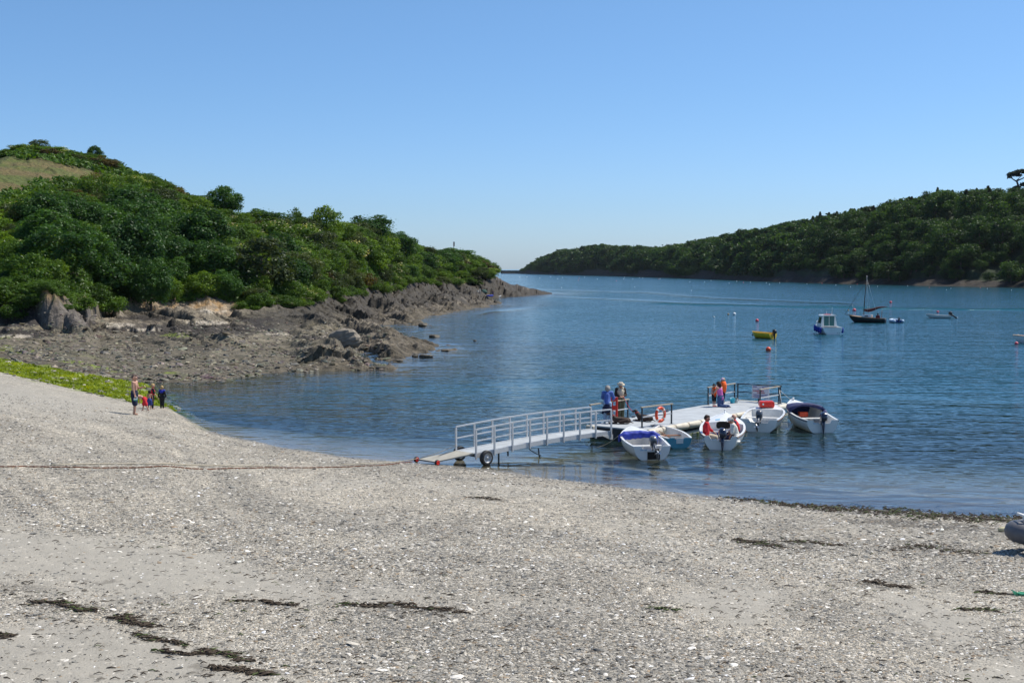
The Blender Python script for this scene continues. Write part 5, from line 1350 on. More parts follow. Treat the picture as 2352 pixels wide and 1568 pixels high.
# bucket and jar
p = onp(12.1, 2.35)
BK = empty('bucket', p, 0, 'small turquoise bucket standing on the pontoon', 'bucket')
MB().lathe([(.10, 0), (.105, .01), (.15, .24), (.158, .25), (.14, .245), (.095, .02)], 18).build('body', mat('turquoise plastic', (.02, .42, .55), .4), BK)
MB().tube([(.15 * math.cos(a), .04, .24 + .12 * math.sin(a) * .6) for a in np.linspace(0, math.pi, 10)], .006, 5).build('handle', W_GEL, BK)
p = onp(12.42, 2.3)
JR = empty('jar', p, 0, 'clear plastic tub beside the turquoise bucket on the pontoon', 'tub')
MB().lathe([(.09, 0), (.10, .02), (.10, .2), (.09, .22)], 16).build('body', mat('cloudy plastic', (.6, .6, .55), .3), JR); MB().lathe([(.10, .22), (.105, .25), (.03, .26)], 16).build('lid', BLACK, JR)

# ------------------------------------------------------------------ gangway
GA = Vector((-1.39, 47.6, 0)); GRZ = math.atan2(.678, .735); GL, GW = 7.6, 1.15
GG = empty('gangway', GA, GRZ, 'bowed metal gangway with handrails and car wheels leading down to the beach', 'gangway')
def gz(t): return .42 + .20 * min(1, t * 1.0) + .085 * math.sin(math.pi * t)
NS = 16
b = MB(); rings = []
for k in range(NS + 1):
    t = k / NS; x = GL * t; z = gz(t); rings.append([(x, .06, z), (x, GW - .06, z), (x, GW - .06, z - .03), (x, .06, z - .03)])
b.loft([list(reversed(r)) for r in rings], 0, False, True, (True, True)); b.build('walkway', DECKM, GG)
for yy in (0.03, GW - .03):
    b = MB(); rings = []
    for k in range(NS + 1):
        t = k / NS; x = GL * t; z = gz(t); rings.append([(x, yy - .03, z + .03), (x, yy + .03, z + .03), (x, yy + .03, z - .15), (x, yy - .03, z - .15)])
    b.loft([list(reversed(r)) for r in rings], 0, False, True, (True, True)); b.build('side_beam', STEEL, GG)
    yr = yy - .045 if yy < .5 else yy + .045
    for hh, nm, s_ in ((.95, 'top_rail', .055), (.50, 'mid_rail', .045)):
        b = MB()
        for k in range(8):
            t0, t1 = k / 8, (k + 1) / 8; b.beam((GL * t0, yr, gz(t0) + hh), (GL * t1, yr, gz(t1) + hh), s_, s_)
        b.build(nm, STEEL, GG)
    for k in range(9):
        t = k / 8; b = MB(); b.beam((GL * t, yr + (-.004 if yy < .5 else .004), gz(t) - .20), (GL * t, yr + (-.004 if yy < .5 else .004), gz(t) + .93), .06, .06); b.build('post', STEEL, GG)
def car_wheel(parent, c, side):
    T = Matrix.Translation(c) @ Matrix.Rotation(R(90) * side, 4, 'X')
    prof = [(.185, -.085), (.235, -.095), (.275, -.085), (.292, -.05), (.294, 0), (.292, .05), (.275, .085), (.235, .095), (.185, .085)]
    b = MB(); b.lathe(prof, 32, M=T, cap=(False, False)); w_ = b.build('wheel', RUBBER, parent)
    b = MB(); b.lathe([(.186, -.08), (.19, .088), (.178, .08), (.15, .05), (.12, .035), (.05, .05), (.045, .075), (.02, .08)], 28, M=T)
    for k in range(5):
        a = k * 2 * math.pi / 5; b.lathe([(.012, .03), (.012, .062)], 6, M=T @ Matrix.Translation((.085 * math.cos(a), .085 * math.sin(a), 0)))
    b.build('rim', mat('worn steel rim', (.42, .43, .44), .45, metal=.5, var=.3), w_)
car_wheel(GG, (.35, -.22, .27), 1); car_wheel(GG, (.35, GW + .22, .27), -1)
MB().tube([(.35, -.15, .27), (.35, GW + .15, .27)], .04, 8).box((.35, .1, .33), (.1, .06, .2)).box((.35, GW - .1, .33), (.1, .06, .2)).build('axle', GREYM, GG)
b = MB(); b.beam((1.95, GW - .3, gz(.25) - .15), (1.95, GW - .3, -.35), .05, .05).beam((1.95, .3, gz(.25) - .15), (1.95, .3, .12), .05, .05); b.build('support_leg', GREYM, GG)
b = MB(); hp = [Vector((2.9 + 2.3 * t, .1, .33 - 1.1 * t * (1.35 - t))) for t in np.linspace(0, 1, 16)]; b.tube(hp, .02, 5); b.tube([(3.45, .12, .3), (3.5, .14, .05), (3.55, .12, -.12)], .03, 5); b.build('slack_chain', GREYM, GG)
MB().add([(GL - .5, -.015, gz(1) - .14), (GL + .12, -.015, gz(1) - .14), (GL + .12, -.015, gz(1) - .34), (GL - .02, -.015, gz(1) - .34), (GL - .5, .03, gz(1) - .14), (GL + .12, .03, gz(1) - .14), (GL + .12, .03, gz(1) - .34), (GL - .02, .03, gz(1) - .34)], [(0, 3, 2, 1), (4, 5, 6, 7), (0, 1, 5, 4), (1, 2, 6, 5), (2, 3, 7, 6), (3, 0, 4, 7)]).build('bracket', STEEL, GG)
# boarding ramp on red wheels
c4 = [Vector(q) for q in ((-2.95, 47.5, .15), (-3.62, 48.15, .15), (-2.17, 48.42, .45), (-1.43, 47.66, .45))]
o_ = (c4[0] + c4[1]) / 2
RP = empty('boarding_ramp', (o_.x, o_.y, 0), 0, 'flat pale ramp on two small red wheels at the foot of the gangway', 'ramp')
q = [v - Vector((o_.x, o_.y, 0)) for v in c4]
MB().add([v for v in q] + [v - Vector((0, 0, .05)) for v in q], [(0, 3, 2, 1), (4, 5, 6, 7)] + [(i, (i + 1) % 4, (i + 1) % 4 + 4, i + 4) for i in range(4)]).build('board', mat('pale ramp board', (.40, .38, .32), .8, var=.15, scale=3), RP)
ax = (q[1] - q[0]).normalized()
for k, e in ((0, -.13), (1, .13)):
    T = Matrix.Translation(q[k] + ax * e + Vector((0, 0, -.03))) @ ax.to_track_quat('Z', 'Y').to_matrix().to_4x4()
    w_ = MB().lathe([(.085, -.04), (.112, -.035), (.12, 0), (.112, .035), (.085, .04)], 20, M=T).build('wheel', RUBBER, RP)
    b = MB(); b.lathe([(.086, -.045), (.07, -.05), (.02, -.06), (.02, .06), (.07, .05), (.086, .045)], 20, M=T)
    for j in range(5): b.box((0, 0, 0), (.15, .018, .104), M=T @ Matrix.Rotation(j * math.pi / 5, 4, 'Z'))
    b.build('rim', REDP, w_)
MB().tube([q[0] - ax * .08 - Vector((0, 0, .03)), q[1] + ax * .08 - Vector((0, 0, .03))], .018, 6).build('axle', GREYM, RP)
MB().tube([q[1] + Vector((.05, .02, .03)), (q[1] + q[2]) / 2 + Vector((0, .04, .06)), q[2] + Vector((.02, .02, .2))], .014, 6).build('rope', ROPE, RP)

# ropes and chain on the beach
def ground_line(pts, lift, step=.4):
    P = [ground(X, Y) for X, Y in pts]; out = []
    for a, b_ in zip(P[:-1], P[1:]):
        n = max(1, int((b_ - a).length / step))
        for k in range(n):
            v = a.lerp(b_, k / n); v.x += random.uniform(-.02, .02); v.y += random.uniform(-.05, .05); v.z = h1(H_beach, v.x, v.y) + lift; out.append(v)
    out.append(P[-1] + Vector((0, 0, lift))); return out
ch = ground_line([(-60, 1074), (0, 1073), (200, 1075), (400, 1073), (560, 1076), (700, 1075), (870, 1070), (952, 1060)], .025, .3)
b = MB()
for a, c_ in zip(ch[:-1], ch[1:]):
    n = 3
    for k in range(n):
        p0, p1 = a.lerp(c_, k / n), a.lerp(c_, (k + 1.25) / n); b.beam(p0, p1, .034 if k % 2 else .016, .016 if k % 2 else .034)
o = b.build('chain', RUST); tag(o, 'rusty chain lying along the shingle from the left edge to the ramp', 'chain')
o = MB().tube(ground_line([(118, 1068), (230, 1066), (360, 1066.5), (500, 1069), (640, 1071)], .025), .018, 5).build('rope', ROPE); tag(o, 'pale rope lying beside the rusty chain on the shingle', 'rope')
e_ = ground(800, 1068); rp = [Vector((q[0].x + o_.x - .1, q[0].y + o_.y, .16))] + list(reversed(ground_line([(800, 1068), (880, 1064), (930, 1060)], .03)))
o = MB().tube([Vector((-3.65, 48.1, .18)), *reversed(ground_line([(780, 1069), (860, 1066), (925, 1061)], .04))], .016, 5).build('rope', ROPE); tag(o, 'pale rope tied to the end of the boarding ramp', 'rope')
p0 = Matrix.Translation((5.52, 48.9, 0)) @ Matrix.Rotation(aim(Vector((5.52, 48.9, 0)), Vector((5.06, 52.6, 0))), 4, 'Z') @ Vector((2.5, .85, .62))
p1 = at_z(1362, 1026, 0); p1.z = -.05
o = MB().tube([p0 + (p1 - p0) * t + Vector((0, 0, -.10 * math.sin(math.pi * t))) for t in np.linspace(0, 1, 10)], .016, 5).build('mooring_rope', ROPE); tag(o, 'mooring rope running from the blue covered boat down into the water', 'rope')
b = MB(); pt_ = onp(PL - .2, RY0 + .1, PZ + .72)
o = b.tube([pt_, onp(PL - .75, -.1, PZ + .05)], .014, 5).tube([pt_, onp(PL + .35, -.3, .55)], .012, 5).build('mooring_rope', mat('white rope', (.7, .7, .66), .8)); tag(o, 'white ropes tied to the corner post of the pontoon', 'rope')
g_ = ground(2346, 1366); b = MB(); r_ = random.Random(9)
for i in range(7): b.tube([(r_.uniform(-.2, .2), r_.uniform(-.15, .15), r_.uniform(.0, .06)) for k in range(6)], .008, 4)
o = b.build('net_scrap', mat('green cord', (.03, .30, .18), .8), None, g_); tag(o, 'scrap of green cord lying on the shingle at the right edge', 'cord')
# float lying by the inflatable
g_ = ground(2308, 1221)
o = MB().blob((0, 0, .06), (.2, .1, .08), 12).build('float', mat('pale yellow float', (.55, .5, .3), .6), None, g_); tag(o, 'pale yellow float lying on the weed beside the grey inflatable', 'float')

# ------------------------------------------------------------------ small things on the left shore
def rock(name, loc, dims, seed, m, label, cat='rock', rz=0.0, tiltx=0.0):
    r = np.random.default_rng(seed); b = MB(); n = 18; h = 12; rings = []
    cuts = [(lambda d: d / np.linalg.norm(d))(r.normal(size=3)) for _ in range(9)]; off = r.uniform(.55, .85, 9)
    for i in range(h + 1):
        a = math.pi * i / h * .996 + .002; ring = []
        for j in range(n):
            t = 2 * math.pi * j / n; d = np.array([math.sin(a) * math.cos(t), math.sin(a) * math.sin(t), -math.cos(a)])
            k = min([1.0] + [o_ / max(1e-6, d @ c) for c, o_ in zip(cuts, off) if d @ c > 1e-3])
            p = d * k * (1 + .05 * r.normal()); ring.append((p[0] * dims[0] / 2, p[1] * dims[1] / 2, p[2] * dims[2] / 2))
        rings.append(ring)
    b.loft(rings, 0, False, True, (True, True)); o = b.build(name, m, None, loc); o.rotation_euler = (tiltx, 0, rz); return tag(o, label, cat)
ROCKP = mat('pale boulder stone', (.215, .185, .145), .85, var=.25, scale=2.5, bump=.6); ROCKD = mat('wet dark rock', (.085, .075, .055), .7, var=.4, scale=3, bump=.6)
g_ = ground(790, 800, H_left); wd = 80 / FD * g_.y
rock('boulder', (g_.x, g_.y + 1.0, g_.z + .75), (wd, wd * .75, 1.9), 12, ROCKP, 'big pale flat-topped boulder among the dark rocks of the shore', 'boulder', .3, R(-14))
for (X, Y, w_, hgt, lab) in ((971, 749, 22, 8, 'low dark rock standing off the upper shore in the water'), (998, 775, 30, 7, 'dark rock at the tip of the upper reef finger'), (953.6, 819, 16, 7, 'small rounded rock in the water off the lower reef'), (914, 830, 24, 7, 'flat rock in the water nearest the weedy point'),
                       (978, 821, 34, 9, 'humped dark rock farthest out from the lower reef'), (1022, 806, 24, 5, 'low rock just awash at the end of the reef'), (1091, 784, 8, 4, 'tiny rock awash alone in open water'), (1138, 696.5, 9, 8, 'squat pale-topped rock off the far beach'), (884, 848, 46, 11, 'dark weed-covered rock at the point of the stony beach')):
    p = at_z(X, Y, 0); k = p.y / FD
    rock('rock', (p.x, p.y + w_ * k * .3, hgt * k * .22), (w_ * k, w_ * k * .8, hgt * k * 1.5), int(X), ROCKD, lab)
# loose stones on the foreshore and on the green weed
r_ = np.random.default_rng(77)
def stones(name, pos, size, m, label, flat=.55, seed=1, tint=None):
    r = np.random.default_rng(seed); n = len(pos)
    D = np.array([(math.cos(a), math.sin(a), 0) for a in np.linspace(0, 2 * math.pi, 7)[:-1]])
    base = np.concatenate([D * .62 + [0, 0, -.5], D + [0, 0, 0.05], D * .55 + [0, 0, .5]])
    F = []
    for k in range(2):
        for j in range(6): F.append((k * 6 + j, k * 6 + (j + 1) % 6, (k + 1) * 6 + (j + 1) % 6, (k + 1) * 6 + j))
    F += [(12, 13, 14, 15), (12, 15, 16, 17)]
    F = np.array(F)
    V = base[None] * (1 + r.uniform(-.3, .3, (n, 18, 1))) * size[:, None, None]
    V = V * np.stack([np.ones(n), r.uniform(.5, .95, n), flat * r.uniform(.5, 1.3, n)], 1)[:, None, :]
    ty = r.normal(0, .22, n); V = np.stack([V[..., 0], V[..., 1], V[..., 2] + V[..., 0] * ty[:, None]], -1)
    a = r.uniform(0, 6.28, n) if name != 'shingle' else r.normal(.25, .7, n)
    c, s = np.cos(a)[:, None], np.sin(a)[:, None]
    V = np.stack([V[..., 0] * c - V[..., 1] * s, V[..., 0] * s + V[..., 1] * c, V[..., 2]], -1) + pos[:, None, :]
    cl = np.repeat(tint, 18, axis=0) if tint is not None else None
    o = np_mesh(name, V.reshape(-1, 3), (F[None] + np.arange(n)[:, None, None] * 18).reshape(-1, 4), m, cols=cl)
    return tag(o, label, kind='stuff')
def stone_mat():
    m, N, p = newmat('loose stone'); at = N.node('Attribute', attribute_name='Col'); tc = N.node('TexCoord'); n1 = N.node('TexNoise'); n1.inputs['Scale'].default_value = 14; n1.inputs['Detail'].default_value = 4
    N.link(tc.outputs['Object'], n1.inputs['Vector']); N.link(N.mix(1.0, at.outputs['Color'], N.ramp(n1.outputs[0], [(.3, (.75,) * 3), (.7, (1.25,) * 3)]), 'MULTIPLY'), p.inputs['Base Color']); p.inputs['Roughness'].default_value = .8
    return m
M_STONE = stone_mat()
def scatter(n, xr, yr, H, keepf, seed):
    r = np.random.default_rng(seed); X = r.uniform(*xr, n); iy = 1 / r.uniform(1 / yr[1], 1 / yr[0], n); x = (X - CX) / FD / CP * iy
    k = keepf(x, iy, X); x, iy = x[k], iy[k]
    return x, iy, H(x, iy)
def kf(x, y, X):
    sd = poly_sd(x, y, COAST_L); return (sd > -1.0) & (sd < 24) & (X < 900) & (fbm(x * .3, y * .3, 3, 160) + .25 > np.random.default_rng(1).uniform(-.3, .6, len(x)))
x, y, z = scatter(16000, (-100, 900), (78, 150), H_left, kf, 161)
r = np.random.default_rng(162); n = len(x); tint = np.array([[.145, .128, .095]]) * np.exp(r.normal(0, .4, (n, 1))) * np.array([1, 1, 1]) + r.normal(0, .01, (n, 3)); tint = np.clip(tint, .02, .6)
stones('foreshore_stones', np.stack([x, y, z], 1), np.clip(np.exp(r.normal(-1.95, .45, n)), .05, .5), M_STONE, 'grey-brown loose stones covering the rocky foreshore', .6, 163, tint)
x, y, z = scatter(1300, (-100, 460), (66, 100), H_beach, lambda x, y, X: (y > y_edge(X) - 1) & (y < y_edge(X) + 17), 164)
n = len(x); tint = np.clip(np.array([[.22, .205, .16]]) * np.exp(r.normal(0, .45, (n, 1))) * np.ones(3), .03, .6)
stones('weed_bed_stones', np.stack([x, y, z], 1), np.clip(np.exp(r.normal(-2.2, .5, n)), .04, .4), M_STONE, 'scattered stones lying among the bright green weed', .6, 165, tint)
# low mounds of green weed
x, y, z = scatter(30000, (-100, 440), (66, 100), H_beach, lambda x, y, X: (y > y_edge(X) + .2) & (y < y_edge(X) + 15) & (fbm(x * .5, y * .35, 4, 80) > -.45), 166)
n = len(x); P = np.stack([x, y, z + r.uniform(.0, .06, n)], 1); V, F = leaves(P, np.array([0, -.1, 1.0]) + r.normal(size=(n, 3)) * .35, np.full(n, .16), r)
GW_ = foliage('green weed', (.26, .33, .016)); o = np_mesh('green_weed', V, F, GW_, attrs={'tint': np.repeat(np.clip(.45 + .5 * fbm(x * .6, y * .4, 3, 167), 0, 1), 4)}); tag(o, 'bright green seaweed carpeting the low shore behind the bathers', kind='stuff')

# shingle close to the camera
def dens(x, y):
    X = CX + FD * x / y * CP; px, py = proj(x, y, H_beach(x, y)); return px, py
def shingle(n, yr, mu, sg, seed, keep_sand=.1):
    r = np.random.default_rng(seed); X = r.uniform(-120, 2480, n); t = r.uniform(0, 1, n)
    y = yr[0] * (yr[1] / yr[0]) ** t; x = (X - CX) / FD / CP * y; z = H_beach(x, y); px, py = proj(x, y, z)
    nz = 26 * fbm(x * 0.45, y * 0.3, 4, 60) + 10 * fbm(x * 2.1, y * 1.6, 3, 61)
    s = np.zeros(n)
    for q_ in SANDP: s = np.maximum(s, in_poly(px, py + 1.5 * nz * np.clip((py - 700) / 700, .1, 1), q_, 34))
    k = (r.uniform(0, 1, n) > s * (1 - keep_sand)) & (y < y_edge(CX + FD * x / y * CP) - .1)
    x, y, z = x[k], y[k], z[k]; n = len(x)
    base = r.choice(7, n, p=[.16, .24, .24, .20, .07, .07, .02]); pal = np.array([(.11, .108, .10), (.21, .20, .174), (.30, .278, .236), (.40, .37, .313), (.25, .19, .125), (.64, .60, .53), (.82, .78, .71)])
    ed = y_edge(CX + FD * x / y * CP) - y; band = np.clip(.5 + .55 * fbm(ed * .22 + 1.2 * fbm(x * .08, y * .08, 2, 181), x * .03, 3, 180) + .25 * fbm(x * .6, y * .4, 3, 182), 0, 1)
    tint = np.clip(pal[base] * np.exp(r.normal(0, .2, (n, 1))) * (.98 + .34 * band)[:, None], .015, .9)
    size = np.clip(np.exp(r.normal(mu, sg, n)) * (1.25 - .5 * band), .008, .16)
    return np.stack([x, y, z + size * .1], 1), size, tint
SANDP = [[(-300, 1420), (150, 1402), (330, 1448), (560, 1508), (700, 1540), (840, 1600), (840, 1900), (-300, 1900)],
         [(-300, 1175), (60, 1195), (380, 1240), (560, 1268), (640, 1310), (760, 1345), (1050, 1372), (1380, 1385), (1380, 1402), (1000, 1388), (620, 1392), (400, 1382), (160, 1362), (-300, 1330)],
         [(2120, 1525), (2600, 1470), (2600, 1600), (2250, 1590)], [(1980, 1360), (2160, 1380), (2330, 1440), (2200, 1470), (2050, 1420)], [(1560, 1340), (1700, 1335), (1860, 1385), (1700, 1430), (1540, 1400)]]
A1 = shingle(130000, (14.5, 30), -4.1, .42, 201); A2 = shingle(60000, (24, 62), -3.5, .36, 202, .05)
pos = np.concatenate([A1[0], A2[0]]); size = np.concatenate([A1[1], A2[1]]); tint = np.concatenate([A1[2], A2[2]])
stones('shingle', pos, size, M_STONE, 'grey, brown and white shingle and slate chips covering the beach', .38, 203, tint)

# seaweed thrown up on the shingle
WEEDD = mat('dried brown weed', (.055, .038, .023), .8, var=.6, scale=20); WEEDG = mat('green weed scrap', (.06, .09, .015), .7, var=.5, scale=20)
def seaweed(pts, wd, n, label, green=.12, seed=0):
    r = random.Random(seed); P = [ground(X, Y) for X, Y in pts]; c = P[len(P) // 2]; b = MB()
    for i in range(int(n * .5)):
        k = r.random() * (len(P) - 1); j = min(int(k), len(P) - 2); v = P[j].lerp(P[j + 1], k - j)
        ph = k / (len(P) - 1) * 9 + seed; loc_ = .25 + .75 * abs(math.sin(ph * 1.3) * math.sin(ph * .57 + 1)); sp_ = wd * loc_ * (1.6 if r.random() < .16 else .75)
        vx, vy = v.x + r.gauss(0, wd), v.y + r.gauss(0, sp_) + wd * .9 * math.sin(ph)
        z0 = h1(H_beach, vx, vy); a = r.uniform(-.6, .6) + (math.pi if r.random() < .5 else 0); L = r.uniform(.04, .2); w_ = r.uniform(.005, .016); q = []
        for s_ in range(4):
            q.append((vx + L * s_ / 3 * math.cos(a + s_ * r.uniform(-.4, .4)) - c.x, vy + L * s_ / 3 * math.sin(a) + r.uniform(-.01, .01) - c.y, z0 + .012 + r.uniform(0, .045) * loc_ - c.z))
        b.tube(q, [w_ * .6, w_, w_ * .9, w_ * .3], 4, mi=1 if r.random() < green else 0)
    o = b.build('seaweed', [WEEDD, WEEDG], None, c); return tag(o, label, 'seaweed', 'heaps of seaweed thrown up on the shingle') if wd < .15 else tag(o, label, kind='stuff')
for i, (pts, wd, n, lab, gr) in enumerate([
    ([(85, 1382), (130, 1386), (170, 1398), (212, 1404)], .05, 300, 'long dark seaweed strand nearest the left edge, with a green tangle at its end', .2),
    ([(262, 1418), (290, 1424), (332, 1442)], .07, 330, 'thickest dark seaweed heap, lying on the edge of the sand', .08),
    ([(305, 1460), (360, 1468), (420, 1482)], .035, 140, 'thin ragged seaweed trail just below the thickest heap', .08),
    ([(368, 1498), (430, 1503), (482, 1502)], .025, 150, 'narrow straight seaweed strand crossing from sand to pebbles', .05),
    ([(470, 1494), (520, 1503), (570, 1518)], .035, 230, 'dark seaweed strand ending in a bright green scrap', .15),
    ([(490, 1533), (550, 1541), (622, 1548)], .04, 300, 'lowest seaweed heap, near the bottom edge of the picture', .05),
    ([(540, 1378), (620, 1386), (690, 1390)], .06, 120, 'sparse seaweed line on the left part of the sand band', .05),
    ([(790, 1390), (840, 1390), (880, 1396)], .06, 130, 'small brown seaweed clump in the middle of the pebble line', .05),
    ([(890, 1388), (970, 1396), (1055, 1408)], .07, 220, 'brown seaweed line at the right end of the sand band', .05),
    ([(0, 1458), (22, 1464)], .04, 90, 'seaweed scrap cut off by the left edge', .05),
    ([(1692, 1240), (1740, 1246), (1790, 1258)], .13, 260, 'brown seaweed patch on the right-hand shingle, left of two', .2),
    ([(1800, 1243), (1860, 1246), (1925, 1252)], .12, 200, 'brown seaweed patch on the right-hand shingle, right of two', .15),
    ([(2040, 1262), (2140, 1256), (2230, 1272)], .2, 260, 'wide thin spread of seaweed in front of the grey inflatable', .15),
    ([(1988, 1334), (2030, 1342), (2085, 1352)], .07, 190, 'reddish brown seaweed clump alone in the lower right shingle', .05),
    ([(2250, 1360), (2312, 1366)], .05, 90, 'dark seaweed clump near the green cord', .3),
    ([(2205, 1402), (2250, 1398), (2285, 1404)], .05, 110, 'greenish seaweed wisp below the dark clump at lower right', .5),
    ([(1488, 1396), (1550, 1402)], .03, 60, 'short yellow-brown seaweed piece in the middle of the shingle', .6),
    ([(1090, 1142), (1150, 1148)], .12, 90, 'faint seaweed scrap below the gangway wheels', .05)]): seaweed(pts, wd, n, lab, gr, 300 + i)
# loose scraps of weed and stick between the heaps
b = MB(); r_ = random.Random(57)
for i in range(1500):
    if r_.random() < .5: X, Y = r_.choice([(150, 1395), (330, 1450), (480, 1505), (560, 1545), (620, 1385), (960, 1400), (60, 1355), (1850, 1250), (2130, 1265), (2030, 1345), (2240, 1385), (640, 1320), (350, 1240), (1700, 1400)]); X += r_.gauss(0, 110); Y += r_.gauss(0, 17)
    else: X, Y = r_.uniform(-20, 2370), 1568 - 420 * r_.random() ** 1.5
    if Y > 1570 or Y < 1100: continue
    y = (2.0 - EYE) / slope(Y); x = uof(X, Y) * y
    for _ in range(3): y = (h1(H_beach, x, y) - EYE) / slope(Y); x = uof(X, Y) * y
    if y > float(y_edge(np.array([X]))[0]) - .3: continue
    z0 = h1(H_beach, x, y); a = r_.uniform(-.7, .7); L = r_.uniform(.03, .15); w_ = r_.uniform(.003, .011)
    b.tube([(x, y, z0 + .008), (x + L * .5 * math.cos(a), y + L * .5 * math.sin(a) + r_.uniform(-.02, .02), z0 + .012 + r_.uniform(0, .02)), (x + L * math.cos(a), y + L * math.sin(a), z0 + .008)], [w_ * .6, w_, w_ * .4], 4, mi=1 if r_.random() < .08 else 0)
o = b.build('weed_scraps', [WEEDD, WEEDG]); tag(o, 'loose scraps of dry weed and twigs scattered over the shingle', kind='stuff')
# tide line of weed along the right-hand water's edge
b = MB(); r_ = random.Random(71)
for i in range(1150):
    X = 1640 + 780 * r_.random() ** .75; u = uof(X, 1180); y = float(y_edge(np.array([X]))[0]) - r_.gauss(.7, .95) * (.4 + .8 * (X - 1500) / 850) - (.35 * math.sin(X * .021) + .25 * math.sin(X * .057)); y = max(y, 10); x = u * y
    z0 = h1(H_beach, x, y); a = r_.uniform(-.5, .5); L = r_.uniform(.06, .26); w_ = r_.uniform(.006, .02)
    b.tube([(x, y, z0 + .01), (x + L * .5 * math.cos(a), y + L * .5 * math.sin(a), z0 + .03 + r_.uniform(0, .04)), (x + L * math.cos(a), y + L * math.sin(a), z0 + .012)], [w_ * .6, w_, w_ * .4], 4, mi=1 if r_.random() < .28 else 0)
o = b.build('tide_line', [WEEDD, WEEDG]); tag(o, "band of brown and green weed along the water's edge at right", kind='stuff')

# old stone wall, navigation pole, and the far beach
p = at_y(44, 575, 146)
b = MB(); 
for i in range(7):
    for j in range(5): b.box((i * .40 + (j % 2) * .18, 0, j * .52), (.38, .5 + .05 * ((i * 7 + j) % 3), .50))
b.box((1.3, 0, 2.55), (3.1, .7, .12)); o = b.build('stone_wall', mat('old grey masonry', (.16, .15, .14), .9, var=.3, scale=3), None, (p.x - .2, p.y, h1(H_left, p.x, p.y) + 1.0)); 
o.location.z = EYE + slope(553) * 146 - 2.6; tag(o, 'stub of old grey stone wall showing between trees at left', 'wall')
p = at_y(1042, 583, 366); z0 = h1(H_left, p.x, p.y); zt = EYE + slope(556.5) * 366
NP = empty('beacon_pole', (p.x, p.y, z0), 0, 'thin dark pole standing above the bushes on the headland', 'pole')
MB().tube([(0, 0, 0), (.05, 0, zt - z0)], .10, 6).build('pole', GREYM, NP); MB().box((.1, 0, zt - z0 - .5), (.42, .1, 1.3)).build('topmark', BLACK, NP)
def fb(X, Y): return ground(X, Y, H_left)
# ------------------------------------------------------------------ people and dogs
SKIN = mat('skin', (.52, .29, .20), .55, var=.06); SKIN2 = mat('tanned skin', (.42, .21, .13), .55, var=.06); EYEM = mat('eye dark', (.02, .015, .012), .3); LIP = mat('lips', (.34, .10, .08), .5)
def remeshed(name, caps, m, parent, voxel=.013, smooth=2, extra=None):
    """capsules (a, b, ra, rb) fused into one continuous surface"""
    b = MB()
    for a, c, ra, rb_ in caps:
        a, c = Vector(a), Vector(c)
        if (c - a).length < 1e-4: c = a + Vector((0, 0, 1e-3))
        b.tube([a.lerp(c, t) for t in (0, .33, .67, 1)], [ra + (rb_ - ra) * t for t in (0, .33, .67, 1)], 10); b.blob(a, ra, 10); b.blob(c, rb_, 10)
    for e in (extra or []): b.blob(*e)
    o = b.build(name, m); md = o.modifiers.new('fuse', 'REMESH'); md.mode = 'VOXEL'; md.voxel_size = voxel; md.use_smooth_shade = True
    if smooth: s_ = o.modifiers.new('smooth', 'SMOOTH'); s_.iterations = smooth; s_.factor = .5
    dg = bpy.context.evaluated_depsgraph_get(); me = bpy.data.meshes.new_from_object(o.evaluated_get(dg)); old = o.data; o.modifiers.clear(); o.data = me; bpy.data.meshes.remove(old)
    me.materials.clear(); me.materials.append(m); me.polygons.foreach_set('use_smooth', [True] * len(me.polygons)); me.name = name
    if parent is not None: o.parent = parent
    return o
V3 = Vector
